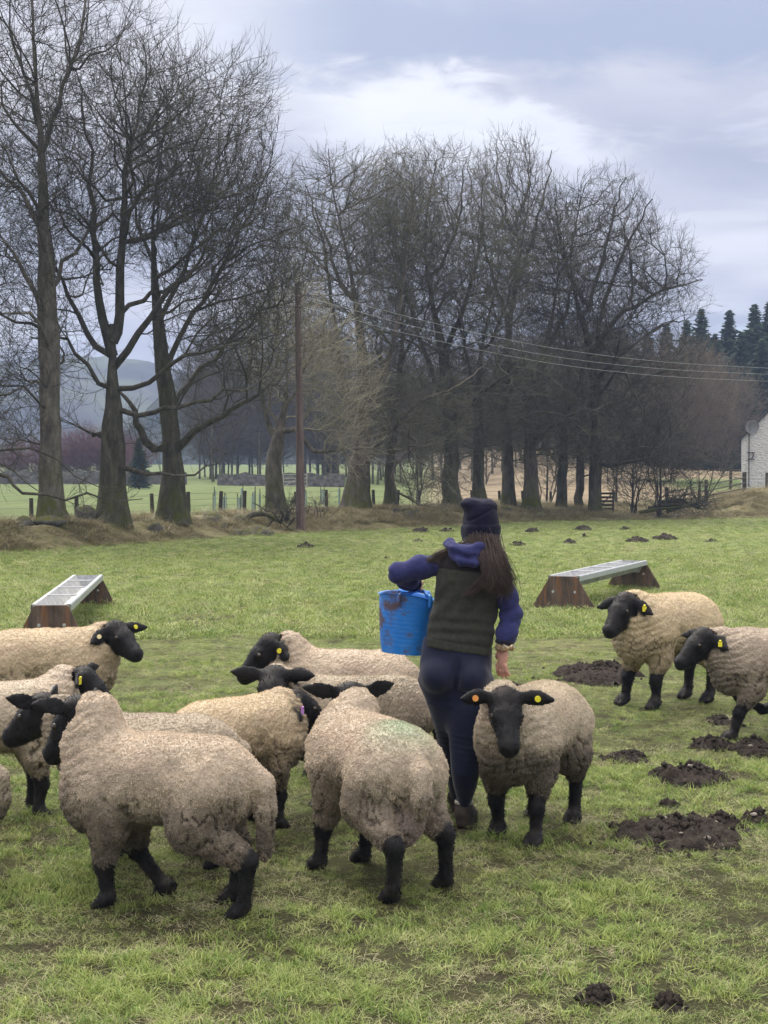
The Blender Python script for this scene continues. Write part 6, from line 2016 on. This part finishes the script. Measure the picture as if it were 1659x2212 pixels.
def legd(V, N):
    zk = Q(0, 1600)[2]
    w_ = np.exp(-((V[:, 2] - zk) / .07) ** 2)
    bk_ = sstep(.2, -.3, N[:, 1])
    xc = Q(985, 1450)[0] + .12 * (V[:, 2] - Q(0, 1450)[2])
    cl = np.exp(-((V[:, 0] - xc) / .016) ** 2) * sstep(Q(0, 1405)[2], Q(0, 1440)[2], V[:, 2]) * sstep(Q(0, 1520)[2], Q(0, 1490)[2], V[:, 2]) * bk_
    zf = Q(0, 1497)[2] + .25 * np.abs(V[:, 0] - Q(1020, 0)[0])
    fd = np.exp(-((V[:, 2] - zf) / .012) ** 2) * bk_ * sstep(.055, .02, np.abs(V[:, 0] - Q(1010, 0)[0]))
    return -.013 * cl - .007 * fd + w_ * np.sin(V[:, 2] * 210 + V[:, 0] * 40 + fbm(V * 8, 2, 3) * 6) * .0012 + (fbm(V * 14, 3, 4) - .5) * .005
solid('leggings', b, legg_m, 2, legd)
# --- gilet
b = Vol((-.45, -.35, .70), (.45, .35, 1.62), .0065)
VR = [(1172, 990, 1050, .055), (1183, 972, 1068, .075), (1196, 957, 1080, .088), (1215, 946, 1088, .10), (1250, 941, 1088, .118), (1290, 938, 1083, .124), (1325, 930, 1075, .122), (1350, 922, 1068, .122), (1375, 914, 1066, .128), (1395, 909, 1064, .134), (1416, 906, 1063, .137)]
st = []
for v, ul, ur, ry in VR:
    q = Q((ul + ur) / 2, v, 7.755); st.append((q[2], q[0], q[1] - (.012 if v < 1260 else 0), (ur - ul) / 2 * PX, ry))
b.stack(st, .02, 2.25)
b.cone(shL + [.03, 0, .0], neck0 + [-.03, 0, 0], .066, .07, .04)
b.cone(shR + [-.03, 0, .01], neck0 + [.03, 0, 0], .066, .07, .04)
hem = Q(985, 1403, 7.75)
nh = np.array([-.16, 0, -1.0]); nh /= np.linalg.norm(nh)
b.cutplane(hem, nh)
# arm holes
def cut_sleeve(vol, a, dirn):
    vol.cutplane(a, dirn)
cut_sleeve(b, Q(941, 1225), np.array([-1.0, 0, .12]) / 1.007)
cut_sleeve(b, Q(1092, 1250), np.array([1.0, 0, .25]) / 1.03)
ywz = lambda V: Q(0, 1232)[2] - .10 * (V[:, 0] - Q(1015, 0)[0])
def gil(V, N):
    back = sstep(.2, -.4, N[:, 1]) * .6 + .4
    z = V[:, 2]
    zw = Q(0, 1355)[2]
    w1 = np.exp(-((z - zw) / .085) ** 2)
    wr = np.sin(z * 105 + V[:, 0] * 9 + fbm(V * 5, 2, 5) * 5.0)
    diag = np.sin((z * 1.0 - V[:, 0] * 1.1) * 55 + fbm(V * 4, 2, 6) * 5)
    w2 = np.exp(-((z - Q(0, 1300)[2]) / .09) ** 2)
    hemz = (z - hem[2]) - .16 * -(V[:, 0] - hem[0])
    hemr = -.004 * np.exp(-((hemz - .045) / .006) ** 2)
    seam = -.004 * np.exp(-((z - ywz(V)) / .005) ** 2)
    return (w1 * wr * .0036 * (.3 + 1.4 * fbm(V * 6, 2, 9)) + w2 * diag * .005 * sstep(-.02, .10, np.abs(V[:, 0]) + .03)) * back + (fbm(V * 9, 3, 7) - .5) * .012 + hemr + seam
V, F = b.mesh(2)
N = normals(V, F); V = V + N * gil(V, N)[:, None]
me = mesh_np('gilet', V, F); me.materials.append(bk); me.materials.append(yoke_m)
fz = V[F].mean(1)
me.polygons.foreach_set('material_index', (fz[:, 2] > ywz(fz)).astype(np.int32))
link_mesh('gilet', me, None, person)

# --- hoodie: two sleeves and the hood lying on the back
def sleeve(name, pts, rad, seed, fold):
    v = Vol(np.array(pts).min(0) - .13, np.array(pts).max(0) + .13, .0065)
    v.chain(pts, rad, .03)
    def dsp(V, N):
        a, c = np.array(pts[0]), np.array(pts[-1])
        ax = (c - a) / np.linalg.norm(c - a)
        t = (V - a) @ ax
        return np.abs(np.sin(t * 46 + fbm(V * 6, 2, seed) * 9)) ** .7 * fold * 2.4 * sstep(.05, .2, t) + (fbm(V * 9, 3, seed) - .5) * .022 + (fbm(V * 24, 2, seed + 2) - .5) * .006
    o, _, _ = solid(name, v, hoodie_m, 2, dsp)
    return o
sleeve('sleeve', [shL + [.015, 0, -.005], shL + (elL - shL) * .5, elL, elL + (hdL - elL) * .55, hdL], [.062, .053, .043, .042, .031], 3, .005)
sleeve('sleeve', [shR + [-.02, 0, 0], shR + (elR - shR) * .5, elR, elR + (wrR - elR) * .65, wrR + [0, 0, .015]], [.060, .053, .047, .042, .033], 4, .004)
def ringtube(name, c, ax, R_, r, mat, parent=person, n=28, lump=0.0, seed=1):
    ax = Vector(ax).normalized(); x = ax.orthogonal().normalized(); y = ax.cross(x)
    rg = random.Random(seed)
    m = MB()
    V_, F_ = [], []
    for i in range(n):
        a = 2 * math.pi * i / n
        rr = r * (1 + lump * rg.uniform(-1, 1))
        cc = Vector(c) + (x * math.cos(a) + y * math.sin(a)) * R_
        for k in range(8):
            b_ = 2 * math.pi * k / 8
            V_.append(cc + ((x * math.cos(a) + y * math.sin(a)) * math.cos(b_) + ax * math.sin(b_)) * rr * (1 + lump * rg.uniform(-.6, .6)))
    for i in range(n):
        for k in range(8):
            F_.append((i * 8 + k, ((i + 1) % n) * 8 + k, ((i + 1) % n) * 8 + (k + 1) % 8, i * 8 + (k + 1) % 8))
    m.add(V_, F_)
    return m.build(name, mat, parent, smooth=True)
b = Vol(Q(1010, 1205) - .25, Q(1010, 1205) + .25, .006)
c = Q(1008, 1190, 7.68)
b.ell(c + [0, -.002, -.012], (.086, .045, .052), .02)
b.ell(c + [.01, -.020, -.040], (.060, .038, .036), .02)
b.chain([c + [-.085, .05, .035], c + [-.06, -.02, .012], c + [.0, -.045, -.004], c + [.062, -.025, .012], c + [.09, .05, .035]], [.030, .030, .030, .030, .028], .012)
b.chain([c + [-.07, .0, .0], c + [-.03, -.052, -.052], c + [.03, -.055, -.055], c + [.075, -.01, -.01]], [.026, .026, .026, .024], .012)
def hoodd(V, N): return np.sin(V[:, 2] * 120 + V[:, 0] * 30 + fbm(V * 12, 2, 4) * 5) * .0035 + (fbm(V * 16, 2, 5) - .5) * .010
solid('hood', b, hoodie_m, 2, hoodd)
# collar of the hoodie round the neck
ringtube('collar', neck0 + [0, .0, .035], (0, .1, 1), .062, .026, hoodie_m, lump=.12)

# --- beanie with a deep turned-up cuff
b = Vol(headc - .22, headc + .26, .0055)
tilt = lambda v_: np.array([-.02 * (1142 - v_) / 60, 0, 0])
bs = []
for v, ul, ur, ry in ((1083, 1012, 1058, .075), (1088, 1006, 1066, .090), (1098, 1004, 1070, .104), (1112, 1002, 1074, .112), (1128, 1001, 1077, .115), (1150, 1001, 1078, .115)):
    q = Q((ul + ur) / 2, v, 7.80); bs.append((q[2], q[0], q[1], (ur - ul) / 2 * PX * 1.02, ry))
b.stack(bs, .012)
b.ell(Q(1018, 1088, 7.79), (.055, .065, .03), .03)
b.ell(Q(1052, 1092, 7.80), (.05, .07, .03), .03)
bs = []
for v, ul, ur in ((1134, 1000, 1079), (1140, 998, 1079), (1152, 998, 1078), (1164, 1000, 1076), (1170, 1002, 1073)):
    q = Q((ul + ur) / 2, v, 7.80); bs.append((q[2], q[0], q[1], (ur - ul) / 2 * PX * 1.03 + .003, .120))
b.stack(bs, .004)
def bend(V, N):
    a = np.arctan2(V[:, 1] - headc[1], V[:, 0] - headc[0])
    return np.sin(a * 70) * .0011 + (fbm(V * 14, 2, 8) - .5) * .010 - .006 * np.exp(-((V[:, 2] - Q(0, 1112)[2] + .03 * np.sin(a * 2)) / .008) ** 2)
solid('beanie', b, beanie_m, 1, bend)

# --- long brown hair falling over the right shoulder, a little windblown
hair_m = NM('hair', .45, .4); hair_m.color(hair_m.attr('col', out='Color'))
rg = np.random.default_rng(31)
def lock(n, path, spread0, spread1, wave, seed):
    r_ = np.random.default_rng(seed)
    q, _ = smooth_poly([np.array(p_) for p_ in path], [1] * len(path), .03)
    k = len(q)
    t = np.linspace(0, 1, k)
    off0 = r_.normal(0, 1, (n, 1, 3)) * np.array([spread0, spread0 * .5, spread0 * .5])
    off1 = r_.normal(0, 1, (n, 1, 3)) * np.array([spread1, spread1 * .35, spread1 * .7])
    ph = r_.uniform(0, 6.28, (n, 1, 1)); am = r_.uniform(.3, 1.2, (n, 1, 1))
    w_ = np.sin(t[None, :, None] * r_.uniform(3, 8, (n, 1, 1)) + ph) * am * wave * t[None, :, None]
    ln = r_.uniform(.72, 1.06, (n, 1, 1))
    tt_ = np.clip(t[None, :, None] * ln, 0, 1) * (k - 1)
    i0 = np.clip(np.floor(tt_).astype(int)[..., 0], 0, k - 2); fr = tt_ - i0[..., None]
    base_ = q[i0] * (1 - fr) + q[i0 + 1] * fr
    pts = base_ + off0 * (1 - t)[None, :, None] + off1 * (t ** .8)[None, :, None] + w_ * np.array([1, .2, .3])
    # resample all to 10 points
    sel = np.linspace(0, k - 1, 10).astype(int)
    return pts[:, sel]
bk_ = 7.755 - .135
H = []
H.append(lock(900, [Q(1040, 1160, 7.69), Q(1050, 1195, 7.65), Q(1062, 1225, 7.61), Q(1072, 1252, 7.60), Q(1082, 1275, 7.61)], .026, .024, .012, 1))
H.append(lock(540, [Q(1056, 1160, 7.71), Q(1068, 1190, 7.66), Q(1080, 1220, 7.63), Q(1090, 1250, 7.63), Q(1094, 1272, 7.65)], .020, .020, .012, 2))
H.append(lock(306, [Q(1030, 1165, 7.69), Q(1046, 1205, 7.62), Q(1055, 1235, 7.60), Q(1040, 1258, 7.605), Q(1008, 1285, 7.61)], .018, .014, .012, 3))
H.append(lock(288, [Q(1045, 1165, 7.69), Q(1060, 1215, 7.61), Q(1070, 1255, 7.595), Q(1062, 1268, 7.60), Q(1050, 1252, 7.60)], .02, .022, .012, 4))
H.append(lock(234, [Q(1020, 1165, 7.71), Q(1000, 1178, 7.68), Q(975, 1188, 7.68), Q(950, 1200, 7.70), Q(925, 1218, 7.70)], .012, .018, .012, 5))
H.append(lock(108, [Q(1060, 1170, 7.68), Q(1085, 1215, 7.63), Q(1095, 1262, 7.62), Q(1088, 1295, 7.62)], .015, .03, .02, 6))
HP = np.concatenate(H)
hc_ = np.array([.040, .027, .021]) * rg.uniform(.5, 1.9, (len(HP), 1)) + rg.normal(0, .003, (len(HP), 3)).clip(0)
hair('hair', HP, np.linspace(.0016, .0006, 10)[None, :], hair_m.m, person, hc_)

# --- cuffs, scrunchie, boots
ringtube('cuff', wrR + [0, 0, .012], hdir, .034, .014, cuff_m, lump=.08)
ringtube('cuff', hdL + (elL - hdL) * .08, hdL - elL, .032, .013, cuff_m, lump=.08)
gold = NM('gold_fabric', .3, .6); gold.b.inputs['Metallic'].default_value = .6
gold.color(gold.ramp(gold.noise(140, 4, .7), [(.35, (.12, .085, .045)), (.55, (.48, .38, .24)), (.75, (.80, .74, .62))]))
ringtube('scrunchie', wrR + hdir * .014 + [.0, -.004, 0], hdir + np.array([.1, 0, .2]), .036, .0135, gold.m, n=40, lump=.6, seed=6)
def boot(name, a, foot, yawd, col_m):
    a = np.array(a); foot = np.array(foot)
    v = Vol(np.minimum(a, foot) - .24, np.maximum(a, foot) + .26, .007)
    d = np.array([math.sin(R(yawd)), math.cos(R(yawd)), 0])
    heel = foot
    v.chain([a, heel + [0, 0, .075]], [.043, .048], .02)
    v.cone(heel + [0, 0, .06] - d * .02, heel + d * .12 + [0, 0, .045], .048, .042, .02)
    v.cone(heel + d * .10 + [0, 0, .035], heel + d * .175 + [0, 0, .035], .043, .035, .02)
    v.cone(heel - d * .03 + [0, 0, .02], heel + d * .18 + [0, 0, .02], .040, .040, .01)
    v.floor(foot[2])
    return solid(name, v, col_m, 1)[0]
gr_ = lambda u, d: np.array([*(P(u, 1780, d) - O).xy, gz(P(u, 1780, d).x, d) - O.z])
boot('boot', anR + [0, 0, .02], gr_(1004, 7.76), 12, boot_m.m)
boot('boot', anL + [0, 0, .02], gr_(990, 8.14), -4, boot_m.m)
ringtube('sock', anR + [0, 0, .022], (0, 0, 1), .036, .012, sock_m, lump=.1)

# ------------------------------------------------------------------ blue tub
TD = 7.95
tub = empty('bucket', tuple(P(872, 1410, TD))); tub.rotation_euler = (0, R(5), 0); tag(tub, 'blue flexible tub smeared with brown mud, held by its two handles', 'bucket')
plastic = NM('blue_plastic', .38, .45)
pc_ = plastic.ramp(plastic.noise(5, 4, .6), [(.3, (.015, .17, .58)), (.7, (.03, .25, .72))])
mudf = plastic.math('MULTIPLY', plastic.ramp(plastic.math('ADD', plastic.noise(7.5, 6, .7), plastic.math('MULTIPLY', plastic.sepx(), -.55)), [(.53, 0.0), (.64, .9)]), 1.0)
scratch = plastic.ramp(plastic.noise(22, 5, .7, None, (1, 1, 4)), [(.56, 0.0), (.72, .45)])
pc_ = plastic.mix(scratch, pc_, (.22, .42, .68))
plastic.color(plastic.mix(mudf, pc_, (.11, .065, .035)))
rl = plastic.n('ShaderNodeMath', operation='MULTIPLY_ADD'); plastic.l(mudf, rl.inputs[0]); rl.inputs[1].default_value = .5; rl.inputs[2].default_value = .38
plastic.l(rl.outputs[0], plastic.b.inputs['Roughness'])
H_ = 128 / FU * TD
nseg, nr = 72, 40
V, F = [], []
def tubr(t, a):
    """t: 0 bottom to 1 rim."""
    rx = (48 + 15.0 * t ** .8) / FU * TD; ry = .105 + .045 * t
    rx *= 1 - .0 * t
    x = rx * np.sign(math.cos(a)) * abs(math.cos(a)) ** .9; y = ry * np.sign(math.sin(a)) * abs(math.sin(a)) ** .9
    z = H_ * t + .016 * t ** 2 * (math.cos(a) * -.6) + .022 * t ** 3 * -abs(math.cos(a)) ** 2
    x += -.004 * math.sin(t * 3)
    return x, y, z
prof = []
for i in range(nr + 1):
    t = i / nr
    rib = .0013 * (1 if (i % 3 == 0 and .12 < t < .93) else 0)
    prof.append((t, rib))
prof += [(1.0, .009), (.985, .010), (.98, .0)]
n0 = 0
rows_ = []
for t, rib in [(0, -.02)] + prof[:nr + 1]: rows_.append((max(t, 0), rib, 0))
rows_ += [(1.0, .010, .004), (1.0, -.006, .004)]
for i in range(nr, -1, -4): rows_.append((i / nr + .008, -.009, 0))
for t, rib, up_ in rows_:
    for k in range(nseg):
        a = 2 * math.pi * k / nseg
        x, y, z = tubr(min(t, 1), a)
        if rib == -.02: x *= .9; y *= .9
        V.append((x + math.cos(a) * rib, y + math.sin(a) * rib, z + up_))
for i in range(len(rows_) - 1):
    for k in range(nseg):
        F.append((i * nseg + k, i * nseg + (k + 1) % nseg, (i + 1) * nseg + (k + 1) % nseg, (i + 1) * nseg + k))
m = MB(); m.add(V, F + [tuple(range(nseg - 1, -1, -1)), tuple(range((len(rows_) - 1) * nseg, len(rows_) * nseg))]); m.build('shell', plastic.m, tub, smooth=True)
gw = np.array(P(897, 1272, 7.95) - P(874, 1410, TD)) + np.array([0, 0, -.006])
for sg in (-1, 1):
    pts = []
    for (xx, sx_) in ((-.075, 1), (.095, 1)): pass
    a_, b_ = np.array([-.07 + .02, sg * .146, H_ - .012]), np.array([.11, sg * .142, H_ - .012])
    m = MB()
    pts = [a_ + [0, 0, -.035], a_ + [.002, 0, .012], a_ * .45 + gw * .55 + [-.012, sg * .01, .0], gw + [-.022, sg * .006, 0], gw + [.022, sg * .006, 0], b_ * .45 + gw * .55 + [.012, sg * .01, 0], b_ + [-.002, 0, .012], b_ + [0, 0, -.035]]
    q, r_ = smooth_poly(pts, [.014, .014, .012, .011, .011, .012, .014, .014], .012)
    m.tube([Vector(p_) for p_ in q], list(r_), 10, flat=.8); m.build('handle', plastic.m, tub, smooth=True)
sow_grass()
# ------------------------------------------------------------------ haze
hz_me = bpy.data.meshes.new('haze')
x0, x1, y0, y1, z0, z1 = -1100, 1100, -40, 1420, -8, 104
hz_me.from_pydata([(x, y, z) for x in (x0, x1) for y in (y0, y1) for z in (z0, z1)], [], [(0, 1, 3, 2), (4, 6, 7, 5), (0, 4, 5, 1), (2, 3, 7, 6), (0, 2, 6, 4), (1, 5, 7, 3)])
HM = bpy.data.materials.new('haze_air'); HM.use_nodes = True
HM.node_tree.nodes.clear()
ho = HM.node_tree.nodes.new('ShaderNodeOutputMaterial')
hv = HM.node_tree.nodes.new('ShaderNodeVolumePrincipled')
hv.inputs['Color'].default_value = (.44, .57, .88, 1)
hv.inputs['Density'].default_value = 0.00066
hv.inputs['Anisotropy'].default_value = 0.0
HM.node_tree.links.new(hv.outputs[0], ho.inputs['Volume'])
hz_o = link_mesh('haze', hz_me, HM)
tag(hz_o, kind='stuff')
